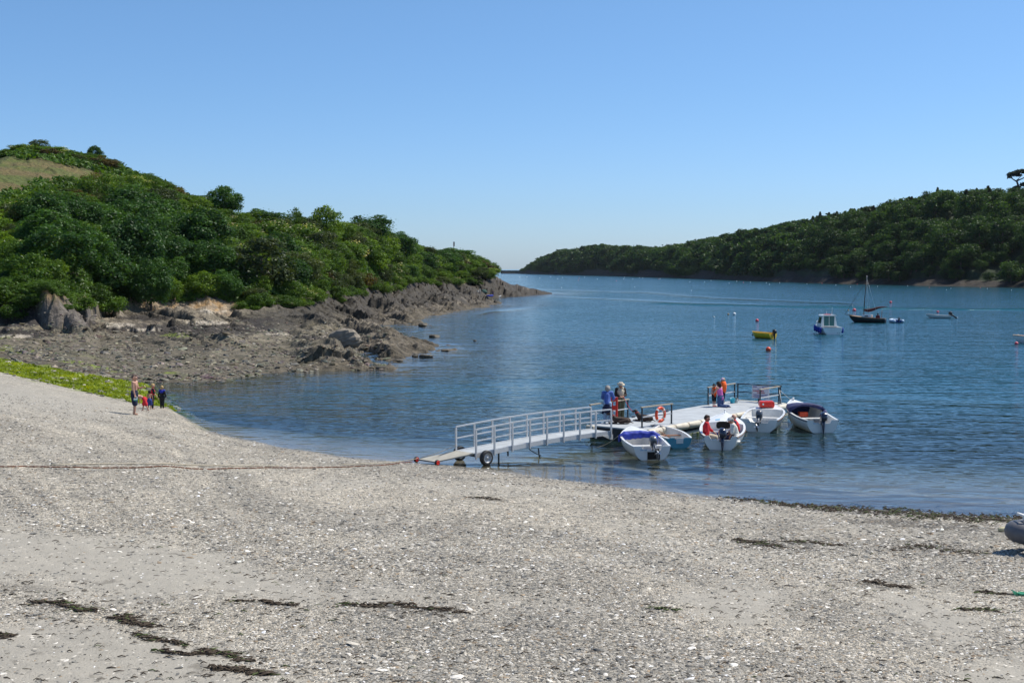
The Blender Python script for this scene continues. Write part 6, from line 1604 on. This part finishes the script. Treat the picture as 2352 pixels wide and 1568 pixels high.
def pose(H, lean=0.0, child=False, thigh=((0, 0), (0, 0)), shin=(0, 0), arms=None, hipz=None, headyaw=0.0, headpitch=0.0, twist=0.0, sidelean=0.0):
    """joints in local axes: +y the way the person faces, +x right"""
    J = {}; leg = .245 * H * (0.94 if child else 1)
    dirv = lambda p, s: V3((s, math.sin(p), -math.cos(p))).normalized()
    T = V3((math.sin(sidelean), math.sin(lean), math.cos(lean))).normalized(); Rt = V3((math.cos(twist), math.sin(twist), 0))
    Fw = Rt.cross(T) * -1
    Fw = T.cross(Rt)
    P = V3((0, 0, 0)); J['pelvis'] = P
    J['waist'] = P + T * .10 * H; J['chest'] = P + T * .215 * H; J['neck'] = P + T * .305 * H
    sw = (.108 if not child else .10) * H
    for s, n in ((1, 'R'), (-1, 'L')):
        J['sh' + n] = P + T * .285 * H + Rt * s * sw; J['hip' + n] = P + V3((s * .052 * H, 0, -.02 * H))
        i = 0 if n == 'R' else 1
        J['knee' + n] = J['hip' + n] + dirv(*thigh[i]) * leg; J['ank' + n] = J['knee' + n] + dirv(shin[i], 0) * leg * .97
        f = V3((0, 1, 0)) if abs(shin[i]) < 1.2 else V3((0, -.25, -.05))
        J['toe' + n] = J['ank' + n] + V3((s * .02 * H, .085 * H if abs(shin[i]) < 1.2 else -.06 * H, -.028 * H))
        ua, fa = (arms or {}).get(n, ((s * .12, .03, -1), (s * .05, .12, -1)))
        conv = lambda v: (Rt * v[0] + Fw * v[1] + V3((0, 0, 1)) * v[2]).normalized()
        J['el' + n] = J['sh' + n] + conv(ua) * .168 * H; J['wr' + n] = J['el' + n] + conv(fa) * .142 * H; J['hd' + n] = conv(fa)
    hh = T * .6 + V3((0, 0, .4)); hh.normalize(); J['hc'] = J['neck'] + (hh if headpitch == 0 else (hh + Fw * headpitch).normalized()) * (.098 * H if not child else .115 * H)
    hf = (Fw * math.cos(headyaw) + Rt * math.sin(headyaw)); hf.z = -headpitch * .6; J['hf'] = hf.normalized(); J['H'] = H; J['child'] = child; J['Fw'] = Fw; J['Rt'] = Rt; J['T'] = T
    low = min(J['toeR'].z, J['toeL'].z, J['ankR'].z - .03 * H, J['ankL'].z - .03 * H) - .012 * H
    off = V3((0, 0, -low if hipz is None else hipz))
    for k in list(J):
        if k not in ('hf', 'H', 'child', 'Fw', 'Rt', 'T', 'hdL', 'hdR'): J[k] = J[k] + off
    return J
def body_caps(J):
    H = J['H']; c = []; r = lambda x: x * H
    hr = r(.066 if not J['child'] else .078)
    c += [(J['pelvis'], J['waist'], r(.078), r(.070)), (J['waist'], J['chest'], r(.070), r(.078)), (J['chest'], J['neck'] - J['T'] * r(.03), r(.078), r(.055)), (J['neck'] - J['T'] * r(.02), J['hc'], r(.034), r(.036))]
    hb = J['hf']; up = (J['hc'] - J['neck']).normalized(); rt = hb.cross(up).normalized()
    c += [(J['hc'] - hb * r(.010), J['hc'] + up * r(.018) - hb * r(.006), hr, hr * .93), (J['hc'] + hb * r(.022), J['hc'] + hb * r(.028) - up * r(.045), hr * .72, hr * .48)]
    c += [(J['hc'] + hb * r(.058), J['hc'] + hb * r(.072) - up * r(.016), r(.008), r(.011))]
    for s in (1, -1): c += [(J['hc'] + rt * s * hr * .98 + up * r(.012), J['hc'] + rt * s * hr * .98 - up * r(.012), r(.011), r(.008))]
    for n in 'RL':
        s = 1 if n == 'R' else -1
        c += [(J['chest'] + J['T'] * r(.05) + J['Rt'] * s * r(.04), J['sh' + n], r(.055), r(.045)), (J['sh' + n], J['el' + n], r(.036), r(.026)), (J['el' + n], J['wr' + n], r(.026), r(.017))]
        c += [(J['pelvis'], J['hip' + n], r(.075), r(.066)), (J['hip' + n], J['knee' + n], r(.062), r(.038)), (J['knee' + n], J['knee' + n].lerp(J['ank' + n], .35), r(.036), r(.035)), (J['knee' + n].lerp(J['ank' + n], .35), J['ank' + n], r(.035), r(.021))]
        heel = J['ank' + n] + V3((0, -.015 * H, -.02 * H)); c += [(J['ank' + n], heel, r(.022), r(.020)), (heel, J['toe' + n], r(.019), r(.014))]
        # hand: palm, four bent fingers of unequal length, thumb from the side of the palm
        d = J['hd' + n]; side = d.cross(V3((0, 0, 1)))
        if side.length < .1: side = d.cross(V3((0, 1, 0)))
        side.normalize(); nrm = side.cross(d)
        p0 = J['wr' + n]; p1 = p0 + d * r(.045)
        for k in (-1, 0, 1): c.append((p0 + side * k * r(.008), p1 + side * k * r(.015), r(.010), r(.009)))
        for k, L in ((-1.5, .030), (-.5, .040), (.5, .043), (1.5, .036)):
            a = p1 + side * k * r(.0125); b_ = a + (d * .9 - nrm * .25).normalized() * r(L * .6); e = b_ + (d * .55 - nrm * .8).normalized() * r(L * .5); c += [(a, b_, r(.0052), r(.0048)), (b_, e, r(.0048), r(.004))]
        ts = side * (1.0 if n == 'L' else -1.0) * -1
        a = p0 + d * r(.015) + ts * r(.014); b_ = a + (d * .6 + ts * .9).normalized() * r(.026); c += [(a, b_, r(.0065), r(.006)), (b_, b_ + d * r(.02), r(.006), r(.005))]
    return c
def part(lo, hi, a, b_): return V3(a).lerp(V3(b_), lo), V3(a).lerp(V3(b_), hi)
def torso_caps(J, g, sleeve=.9, fore=0.0, length=1.0):
    H = J['H']; r = lambda x: x * H; c = []
    lowp = J['pelvis'] - J['T'] * r(.03) * length
    c += [(lowp, J['waist'], r(.084) + g, r(.075) + g), (J['waist'], J['chest'], r(.075) + g, r(.080) + g), (J['chest'], J['neck'] - J['T'] * r(.045), r(.080) + g, r(.052) + g)]
    for n in 'RL':
        s = 1 if n == 'R' else -1
        if length > .6: c.append((J['pelvis'], J['hip' + n] + V3((0, 0, r(.01))), r(.080) + g, r(.072) + g))
        c.append((J['chest'] + J['T'] * r(.05) + J['Rt'] * s * r(.04), J['sh' + n], r(.057) + g, r(.046) + g))
        if sleeve > 0: a, b_ = part(0, sleeve, J['sh' + n], J['el' + n]); c.append((a, b_, r(.041) + g, r(.036) + g))
        if fore > 0: a, b_ = part(0, fore, J['el' + n], J['wr' + n]); c.append((J['el' + n], b_, r(.034) + g, r(.026) + g))
    return c
def leg_caps(J, g, upto=.95, shin=.9, flare=0.0):
    H = J['H']; r = lambda x: x * H; c = [(J['pelvis'] + J['T'] * r(.045), J['pelvis'], r(.076) + g, r(.080) + g)]
    for n in 'RL':
        c.append((J['pelvis'], J['hip' + n], r(.078) + g, r(.070) + g)); a, b_ = part(0, upto, J['hip' + n], J['knee' + n]); c.append((a, b_, r(.067) + g, r(.067 - .024 * upto) + g + flare))
        if shin > 0: a, b_ = part(0, shin, J['knee' + n], J['ank' + n]); c.append((J['knee' + n], b_, r(.043) + g, r(.036) + g + flare))
    return c
def vest_caps(J, g):
    H = J['H']; r = lambda x: x * H; c = [(J['waist'] - J['T'] * r(.02), J['chest'], r(.082) + g, r(.086) + g)]
    for s in (1, -1): c.append((J['chest'] + J['Rt'] * s * r(.05), J['chest'] + J['T'] * r(.075) + J['Rt'] * s * r(.06), r(.06) + g, r(.045) + g))
    return c
def hair_caps(J, k=1.0, long=0.0, back=.018):
    H = J['H']; r = lambda x: x * H; hr = r(.066 if not J['child'] else .078); up = (J['hc'] - J['neck']).normalized(); hb = J['hf']
    c = [(J['hc'] - hb * r(back) + up * r(.012), J['hc'] - hb * r(back) + up * r(.028), hr * 1.04 * k, hr * .98 * k), (J['hc'] + hb * r(.028) + up * r(.048), J['hc'] - hb * r(.02) + up * r(.05), hr * .55, hr * .7)]
    if long: c.append((J['hc'] - hb * r(.035), J['hc'] - hb * r(.045) - up * r(long), hr * .95 * k, hr * .72 * k))
    return c
def shoe_caps(J):
    H = J['H']; c = []
    for n in 'RL': c.append((J['ank' + n] + V3((0, -.012 * H, -.022 * H)), J['toe' + n] + V3((0, 0, .003)), .028 * H, .023 * H))
    return c
def person(loc, face, J, label, clothes, hair=None, hairm=None, skin=None, group=None, hat=None, eyes=True, voxel=.012):
    """face: compass angle of the facing direction in the ground plane (radians from +x)"""
    o = remeshed('person', body_caps(J), skin or SKIN, None, voxel); o.location = loc; o.rotation_euler = (0, 0, face - math.pi / 2); tag(o, label, 'person', group)
    H = J['H']; hb = J['hf']; up = (J['hc'] - J['neck']).normalized(); rt = hb.cross(up).normalized(); hr = H * (.066 if not J['child'] else .078)
    if eyes:
        for s in (1, -1): MB().blob(J['hc'] + hb * (hr * .93) + rt * s * H * .019 + up * H * .006, (H * .0065,) * 3, 8).build('eye', EYEM, o)
        MB().blob(J['hc'] + hb * (.022 * H + hr * .62) - up * H * .033, (H * .013, H * .006, H * .004), 8, rot=(0, 0, math.atan2(rt.y, rt.x))).build('mouth', LIP, o)
    for nm, caps, m in clothes: remeshed(nm, caps, m, o, max(voxel, .013))
    if hair: remeshed('hair', hair, hairm, o, .013)
    if hat == 'brim':
        M = Matrix.Translation(J['hc'] + up * H * .028) @ up.to_track_quat('Z', 'Y').to_matrix().to_4x4()
        MB().lathe([(H * .055, -.01), (H * .105, -.012), (H * .112, -.006), (H * .07, .008), (H * .066, .02), (H * .060, .075), (H * .045, .088), (H * .01, .09)], 22, M=M).build('hat', mat('cream hat', (.62, .52, .38), .85), o)
    elif hat:
        M = Matrix.Translation(J['hc'] + up * H * .016) @ up.to_track_quat('Z', 'Y').to_matrix().to_4x4()
        b = MB(); k = hr * 1.10; b.lathe([(k, 0), (k * 1.0, hr * .35), (k * .8, hr * .72), (k * .4, hr * .98), (k * .05, hr * 1.04)], 20, M=M)
        c0 = J['hc'] + hb * hr * 1.0 + up * H * .018; pts = []
        for z in (0, .008): pts.append([c0 + rt * math.cos(a) * hr * .85 + hb * math.sin(a) * hr * .9 + up * (z - .02 * math.sin(a)) for a in np.linspace(0, math.pi, 10)])
        b.loft(pts, 0, True, True, (True, True)); b.build('cap', hat, o)
    return o
cl = lambda n, c, **k: mat(n, c, .85, var=.15, scale=12, bump=.2, **k)
NAVYC = cl('navy cloth', (.012, .016, .05)); REDC = cl('red cloth', (.60, .02, .03)); BLK = cl('black neoprene', (.010, .010, .013)); BLUN = cl('blue neoprene', (.02, .035, .38)); JEAN = cl('denim', (.045, .085, .20)); PALEJ = cl('pale jeans', (.30, .40, .54))
FLEECE = cl('blue fleece', (.075, .14, .42)); BEIGE = cl('beige waistcoat', (.55, .48, .36)); BRNC = cl('dark brown shirt', (.035, .022, .018)); OLIVE = cl('olive trousers', (.085, .095, .055)); PINKC = cl('pink top', (.62, .14, .42))
ORG = cl('orange life jacket', (.95, .13, .015)); KHAKI = cl('khaki trousers', (.46, .40, .30)); WHT = cl('white shirt', (.68, .67, .60)); CAPW = cl('white cap', (.72, .71, .68)); CAPP = cl('pink cap', (.72, .50, .68)); REDV = cl('red life vest', (.62, .03, .035)); BLUS = cl('blue shorts', (.03, .05, .22))
GREYH = cl('grey hair', (.33, .30, .27)); BROWNH = cl('brown hair', (.035, .016, .010)); BLOND = cl('fair hair', (.46, .32, .14)); DARKH = cl('dark hair', (.012, .009, .007)); SHOE = cl('dark shoe', (.03, .025, .02)); REDSH = cl('red shoe', (.62, .03, .02))
EAST, NORTH, WEST, SOUTH = 0.0, math.pi / 2, math.pi, -math.pi / 2
kids = 'family on the beach beside the water'
# bathers on the beach
g = ground(309.5, 952)
J = pose(1.86, .03, arms={'R': ((.10, .10, -1), (.0, .28, -1)), 'L': ((-.15, .25, -1), (.1, 1, .25))}, thigh=((.14, 0.02), (-.06, -.02)), shin=(-.05, -.12), headyaw=0)
man = person(g, -.1, J, 'shirtless man in navy swim shorts standing on the shingle beside the children', [('swim_shorts', leg_caps(J, .022, .95, 0, .03), NAVYC)], hair_caps(J, .97), mat('cropped grey hair', (.12, .085, .065), .9), SKIN, kids)
wr = man.matrix_basis @ (J['wrR'] + J['hdR'] * .12)
SMK = empty('diving_mask', wr, 0, 'teal and white diving mask dangling from the hand of the shirtless man', 'diving mask')
b = MB(); b.loft([[(.085 * math.cos(a), y, .055 * math.sin(a) - .12) for a in np.linspace(0, 2 * math.pi, 15)[:-1]] for y in (-.05, -.03, .03)], 0, True, True, (True, True)); b.build('mask', mat('teal rubber', (.0, .35, .26), .4), SMK)
MB().box((0, -.055, -.085), (.14, .02, .07)).build('lens', W_GEL, SMK); MB().tube([(.08, 0, -.12), (.05, .05, .02), (-.05, .04, .03), (-.08, 0, -.12)], .014, 6).build('strap', W_GEL, SMK)
g = ground(333, 943.5)
J = pose(1.22, 1.12, True, thigh=((.42, .12), (-.42, -.12)), shin=(.15, -.45), arms={'R': ((.1, .2, -1), (.0, .25, -1)), 'L': ((-.1, .3, -1), (0, .3, -1))}, headpitch=.2)
person(g, WEST - .15, J, 'child in red and navy shorts bending down to the ground', [('shorts', leg_caps(J, .018, .95, 0, .02), REDC)], hair_caps(J), DARKH, SKIN, kids)
g = ground(343.5, 940.5)
J = pose(.98, .22, True, thigh=((.3, .05), (.25, -.05)), shin=(-.35, -.3), arms={'R': ((.25, .15, -1), (.05, .2, -1)), 'L': ((-.3, .3, -1), (.1, .6, -.8))})
person(g, NORTH + .1, J, 'small bare-backed child with dark hair seen from behind', [('shorts', leg_caps(J, .018, .9, 0, .02), BLUS)], hair_caps(J, 1.08), DARKH, SKIN2, kids)
g = ground(350.5, 938.8)
J = pose(1.28, .08, True, arms={'R': ((.12, .25, -1), (.0, .7, -.75)), 'L': ((-.2, .2, -1), (0, .6, -.7))}, headyaw=.2)
person(g, EAST + .35, J, 'fair-haired child in a dark wetsuit with red shoulders', [('wetsuit', torso_caps(J, .008, .95) + leg_caps(J, .008, 1, .85), BLK), ('red_panel', vest_caps(J, .012), REDC)], hair_caps(J), BLOND, SKIN, kids)
g = ground(372.5, 938.2)
J = pose(1.19, .02, True, arms={'R': ((.28, .0, -1), (.2, .12, -1)), 'L': ((-.28, 0, -1), (-.2, .12, -1))})
person(g, NORTH - .1, J, "fair-haired child in a blue and black wetsuit standing at the water's edge", [('wetsuit', torso_caps(J, .008, .98, .85) + leg_caps(J, .008, 1, .9), BLK), ('blue_panel', [(J['chest'] + J['T'] * .02, J['neck'] - J['T'] * .05, .118, .075)] + [(J['chest'] + J['T'] * .06 + J['Rt'] * s * .05, J['sh' + n], .078, .066) for s, n in ((1, 'R'), (-1, 'L'))], BLUN)], hair_caps(J), BLOND, SKIN, kids)
# on the pontoon
UP = PR + math.pi / 2                      # facing across the pontoon, away from the beach
p = at_z(1394.5, 971, PZ)
J = pose(1.66, .36, arms={'R': ((.35, .45, -.8), (-.2, 1, .0)), 'L': ((-.2, .6, -.75), (.2, 1, .05))}, headpitch=.25, thigh=((-.08, .02), (-.04, -.02)), shin=(-.06, -.03))
sk = [(J['waist'], J['pelvis'], .135, .15), (J['pelvis'], J['pelvis'] - V3((0, 0, .10)), .15, .18), (J['pelvis'] - V3((0, 0, .1)), J['pelvis'] - V3((0, .06, .32)), .18, .16), (J['pelvis'] + V3((.12, -.05, -.2)), J['pelvis'] + V3((.22, -.10, -.52)), .10, .05), (J['pelvis'] + V3((-.12, -.05, -.2)), J['pelvis'] + V3((-.2, -.1, -.45)), .09, .05)]
person(p, NORTH - .15, J, 'grey-haired woman in a blue fleece leaning on the rail with her back turned', [('fleece', torso_caps(J, .022, 1, .9, .5), FLEECE), ('trousers', leg_caps(J, .018, 1, .82), PALEJ), ('tied_jacket', sk, NAVYC), ('sandals', shoe_caps(J), WHT)], hair_caps(J, 1.16, .02), GREYH, SKIN, 'people on the pontoon')
p = at_z(1425, 962, PZ)
J = pose(1.68, -.04, arms={'R': ((.22, .10, -1), (-.75, .75, -.25)), 'L': ((-.22, .1, -1), (.75, .75, -.2))}, headpitch=.35, thigh=((.12, .03), (.02, -.03)), shin=(-.03, -.05))
man2 = person(p, SOUTH + .25, J, 'man in a cream sun hat and beige waistcoat standing by the rail', [('shirt', torso_caps(J, .012, 1, .75, .6), BRNC), ('waistcoat', vest_caps(J, .026) + [(J['pelvis'], J['waist'], .155, .15)], BEIGE), ('trousers', leg_caps(J, .026, 1, .98), OLIVE), ('shoes', shoe_caps(J), SHOE)], hair_caps(J, .95), GREYH, SKIN2, 'people on the pontoon', 'brim')
hand2 = man2.matrix_basis @ J['wrL']
def loc_deck(X, Y): return at_z(X, Y, PZ)
p = loc_deck(1655, 934)
J = pose(1.64, .18, thigh=((-.02, .05), (.04, -.05)), shin=(-1.54, -1.54), arms={'R': ((.15, .45, -.85), (-.1, .95, -.2)), 'L': ((-.2, .55, -.75), (-.1, 1, .0))}, headpitch=.2)
low = min(J['kneeR'].z, J['kneeL'].z) - .055; off_ = Vector((0, 0, -low))
for k in list(J):
    if k not in ('hf', 'H', 'child', 'Fw', 'Rt', 'T', 'hdL', 'hdR'): J[k] = J[k] + off_
person(p, WEST - .75, J, 'woman in a pink top and jeans kneeling on the pontoon', [('top', torso_caps(J, .012, 0, 0, .7)[:3] + vest_caps(J, .004), PINKC), ('jeans', leg_caps(J, .018, 1, 1.0, .01), JEAN), ('shoes', shoe_caps(J), SHOE)], hair_caps(J, 1.1, .055), BROWNH, SKIN, 'people on the pontoon')
p = loc_deck(1661, 925)
J = pose(1.27, .05, True, arms={'R': ((.25, .2, -1), (0, .8, -.4)), 'L': ((-.25, .2, -1), (0, .8, -.4))}, headyaw=-.3)
ow = person(p, WEST - .7, J, 'child in an orange life jacket and pale pink cap standing behind the kneeling woman', [('life_jacket', vest_caps(J, .075) + [(J['waist'], J['pelvis'], .175, .155), (J['neck'] - J['Fw'] * .06 + J['Rt'] * .07, J['neck'] - J['Fw'] * .06 - J['Rt'] * .07, .07, .07)], ORG), ('trousers', leg_caps(J, .014, 1, .35), NAVYC), ('shoes', shoe_caps(J), SHOE)], hair_caps(J, .98), BLOND, SKIN, 'people on the pontoon', CAPP)
remeshed('belt', [(J['waist'] - J['T'] * .02 + J['Rt'] * .11, J['waist'] - J['T'] * .02 - J['Rt'] * .11, .085, .085)], BLK, ow, .013)
p = loc_deck(1640, 933)
J = pose(1.12, .02, True, arms={'R': ((.3, .4, -.8), (.4, .6, -.3)), 'L': ((-.3, .4, -.8), (-.2, .8, .1))})
person(p, SOUTH + .6, J, 'small dark-haired child in an orange vest and red shoes in front of the kneeling woman', [('life_jacket', vest_caps(J, .04) + [(J['waist'], J['pelvis'], .13, .12)], ORG), ('shorts', leg_caps(J, .016, .95, 0), BLK), ('shoes', shoe_caps(J), REDSH)], hair_caps(J), DARKH, SKIN, 'people on the pontoon')
# three men in the cuddy boat
M3 = B3.matrix_basis; A3 = B3.rotation_euler.z
def seated(bx, by, face, H, lean, label, clothes_f, hair, skin, hat=None, yaw=0.0, arms=None, side=0.0, pitch=0.1):
    J = pose(H, lean, thigh=((1.45, .05), (1.45, -.05)), shin=(-.12, .08), arms=arms, hipz=.335 + .075 * H, headyaw=yaw, headpitch=pitch, sidelean=side)
    zmin = min(J['toeR'].z, J['toeL'].z)
    return person(M3 @ Vector((bx, by, 0)), A3 + face, J, label, clothes_f(J), hair_caps(J, 1.0) if hair else None, hair, skin, 'three men sitting in the cuddy boat', hat), J
seated(1.05, .66, -math.pi / 2, 1.74, .05, 'dark-haired man in a red shirt sitting at the tiller', lambda J: [('shirt', torso_caps(J, .020, .95, .55), REDC), ('trousers', leg_caps(J, .02, 1, .9), KHAKI), ('shoes', shoe_caps(J), SHOE)], BROWNH, SKIN2, None, 0, {'R': ((.25, .12, -1), (.15, .35, -.9)), 'L': ((-.12, .35, -.9), (.1, .9, -.5))})
seated(1.95, -.62, math.pi / 2, 1.70, .22, 'bald man in a dark red life vest sitting forward in the boat', lambda J: [('shirt', torso_caps(J, .012, .3, 0), NAVYC), ('life_vest', vest_caps(J, .03), REDV), ('trousers', leg_caps(J, .02, 1, .9), NAVYC), ('shoes', shoe_caps(J), SHOE)], None, SKIN, None, .3, {'R': ((.2, .4, -.9), (-.1, .7, -.7)), 'L': ((-.2, .35, -.9), (.1, .6, -.8))})
seated(.92, -.62, math.pi / 2, 1.72, .30, 'man in a white cap and white shirt with a red life vest', lambda J: [('shirt', torso_caps(J, .020, 1, .1), WHT), ('life_vest', [(J['chest'] + J['Rt'] * s * .06 + J['Fw'] * .06 - J['T'] * .16, J['chest'] + J['Rt'] * s * .085 + J['T'] * .12 + J['Fw'] * .01, .06, .055) for s in (1, -1)] + [(J['neck'] - J['Fw'] * .05 + J['Rt'] * .08 - J['T'] * .03, J['neck'] - J['Fw'] * .05 - J['Rt'] * .08 - J['T'] * .03, .055, .055)], REDV), ('trousers', leg_caps(J, .02, 1, .9), NAVYC), ('shoes', shoe_caps(J), SHOE)], GREYH, SKIN2, CAPW, .2, {'R': ((.2, .3, -.9), (-.1, .7, -.7)), 'L': ((-.25, .1, -1), (.0, .45, -.85))}, 0, .3)
# someone aboard the sailing boat, and the people on the far beach
MS = BS.matrix_basis
J = pose(1.7, .1, thigh=((1.4, .05), (1.4, -.05)), shin=(0, 0), hipz=.52); person(MS @ Vector((1.0, .35, 0)), BS.rotation_euler.z - 1.5, J, 'person in a dark red top sitting in the black sailing boat', [('top', torso_caps(J, .02, 1, .8), cl('maroon cloth', (.13, .025, .03))), ('trousers', leg_caps(J, .02, 1, .9), NAVYC)], hair_caps(J), DARKH, SKIN2, eyes=False, voxel=.03)
p = fb(1132, 682); J = pose(1.75, .05); person(p, SOUTH + .8, J, 'person in dark clothes standing on the little far beach', [('shirt', torso_caps(J, .02, 1), cl('dark purple top', (.05, .03, .06))), ('shorts', leg_caps(J, .02, .9, 0), NAVYC)], hair_caps(J), BROWNH, SKIN2, eyes=False, voxel=.03)
p = fb(1098, 672); J = pose(1.7, -.1, thigh=((1.3, .1), (1.3, -.1)), shin=(-.3, -.3), hipz=.14); person(p, EAST, J, 'person in a white shirt sitting on the little far beach', [('shirt', torso_caps(J, .02, 1), WHT), ('trousers', leg_caps(J, .02, 1, .9), NAVYC)], hair_caps(J), BROWNH, SKIN2, eyes=False, voxel=.03)
p = fb(1103.5, 675); o = MB().tube([(0, 0, -.1), (-.12, 0, 1.45)], [.05, .045], 7).build('post', W_GEL, None, p); tag(o, 'white post standing on the little far beach', 'post')
p = fb(1112, 673.5)
TN = empty('beach_tent', p, .3, 'dark green beach shelter on the little far beach', 'tent')
b = MB(); rings = [[(x, .62 * math.cos(a), h_ * math.sin(a)) for a in np.linspace(0, math.pi, 11)] for x, h_ in ((-.85, .25), (-.6, .95), (0, 1.05), (.6, .85), (.8, .3))]
b.loft(rings, 0, True, False); t_ = b.build('canopy', cl('green tent cloth', (.03, .085, .07)), TN); s_ = t_.modifiers.new('thickness', 'SOLIDIFY'); s_.thickness = .02
MB().tube([(-.6, .62, 0), (-.6, 0, .97), (-.6, -.62, 0)], .02, 5).build('pole', GREYM, TN)
p = fb(1121, 681.5)
KB = empty('inflatable_dinghy', p, .5, 'small round blue inflatable lying on the little far beach', 'inflatable boat'); inflatable(KB, 1.1, .8, .2, BLUE, BLUE)
p = at_z(1140, 682.5, 0)
KY = empty('kayak', (p.x, p.y - .2, 0), .15, "white and green kayak at the water's edge of the little far beach", 'kayak')
b = MB(); rings = []
for k in range(11):
    t = k / 10; x = (t - .5) * 2.6; w_ = .34 * math.sin(math.pi * min(max(t, .02), .98)) ** .7; rings.append([(x, w_ * math.cos(a), .14 + .16 * math.sin(a) + .25 * (2 * t - 1) ** 4) for a in np.linspace(0, 2 * math.pi, 11)[:-1]])
b.loft(rings, 0, True, True, (True, True)); b.build('hull', W_GEL, KY); MB().blob((.1, 0, .3), (.42, .2, .06), 10).build('seat', cl('green seat', (.02, .10, .07)), KY)
# dogs
DOGM = mat('brown dog coat', (.040, .022, .015), .75, var=.3, scale=20, bump=.3)
def dog(loc, face, sit, label, scale=1.0):
    s = scale
    if sit:   # half sitting, forelegs straight
        sp = [V3((0, -.30, .16)), V3((0, -.05, .28)), V3((0, .18, .40)), V3((0, .26, .52))]; rs = [.15, .15, .125, .085]
    else:     # lying, head up
        sp = [V3((0, -.38, .15)), V3((0, -.1, .18)), V3((0, .18, .20)), V3((0, .33, .36))]; rs = [.135, .135, .135, .085]
    c = [(sp[i] * s, sp[i + 1] * s, rs[i] * s, rs[i + 1] * s) for i in range(3)]
    hd = sp[3] + V3((0, .05, .09)); c += [(sp[3] * s, hd * s, .085 * s, .082 * s), ((hd + V3((0, .04, 0))) * s, (hd + V3((0, .17, -.035))) * s, .058 * s, .038 * s)]
    for x in (-1, 1):
        c += [((hd + V3((x * .065, 0, .045))) * s, (hd + V3((x * .095, .01, -.05))) * s, .026 * s, .020 * s)]
        if sit: c += [((sp[2] + V3((x * .08, .03, -.05))) * s, V3((x * .085, .24, .16)) * s, .05 * s, .032 * s), (V3((x * .085, .24, .16)) * s, V3((x * .085, .25, .03)) * s, .030 * s, .026 * s), (V3((x * .085, .25, .025)) * s, V3((x * .085, .31, .022)) * s, .027 * s, .024 * s)]
        else: c += [((sp[2] + V3((x * .09, .02, -.06))) * s, V3((x * .10, .12, .05)) * s, .05 * s, .036 * s), (V3((x * .10, .12, .045)) * s, V3((x * .10, .46, .03)) * s, .033 * s, .028 * s)]
        c += [((sp[0] + V3((x * .09, .02, 0))) * s, V3((x * .14, .02, .10)) * s, .09 * s, .055 * s), (V3((x * .14, .02, .09)) * s, V3((x * .15, -.20, .04)) * s, .045 * s, .028 * s), (V3((x * .15, -.20, .035)) * s, V3((x * .15, -.02, .025)) * s, .028 * s, .024 * s)]
    c += [(sp[0] * s + V3((0, -.08, -.04)) * s, V3((.05, -.62, .04)) * s, .035 * s, .016 * s)]
    o = remeshed('dog', c, DOGM, None, .013); o.location = loc; o.rotation_euler = (0, 0, face - math.pi / 2)
    MB().blob((hd + V3((0, .205, -.03))) * s, .017 * s, 8).build('nose', BLACK, o)
    for x in (-1, 1): MB().blob((hd + V3((x * .035, .075, .035))) * s, .011 * s, 6).build('eye', EYEM, o)
    n0 = (sp[3] + V3((0, 0, .01))) * s; q = [n0 + V3((math.cos(a) * .09, math.sin(a) * .075, math.sin(a) * -.035)) * s for a in np.linspace(0, 2 * math.pi, 13)[:-1]]
    MB().tube(q, .012, 5, closed=True).build('collar', REDC, o); return tag(o, label, 'dog', 'brown dogs on the pontoon'), hd
d1 = onp(1.75, 1.75); dog((loc_deck(1423, 973)), WEST - .1, False, "brown dog lying at the old man's feet near the gangway")
p2 = loc_deck(1477, 967); _, hd = dog(p2, WEST - .6, False, 'brown dog resting behind the rail with the life ring, on a red lead')
tgt = Matrix.Translation(p2) @ Matrix.Rotation(WEST - .6 - math.pi / 2, 4, 'Z') @ V3((0, .33, .36))
o = MB().tube([hand2 + (tgt - hand2) * t + V3((0, 0, -.18 * math.sin(math.pi * t))) for t in np.linspace(0, 1, 12)], .011, 5).build('dog_lead', REDC); tag(o, "red lead running from the old man's hand to the dog by the life ring", 'dog lead')
# ------------------------------------------------------------------ sea air between here and the far headland
def haze():
    m = bpy.data.materials.new('sea haze'); m.use_nodes = True; t = m.node_tree
    t.nodes.remove(t.nodes['Principled BSDF']); v = t.nodes.new('ShaderNodeVolumePrincipled')
    v.inputs['Color'].default_value = (.80, .88, 1, 1); v.inputs['Density'].default_value = 0.00002; v.inputs['Anisotropy'].default_value = 0.1
    t.links.new(v.outputs[0], t.nodes['Material Output'].inputs['Volume'])
    o = MB().box((200, 1600, 29), (3200, 3300, 74)).build('haze', m); o.display_type = 'WIRE'; tag(o, kind='stuff')
haze()
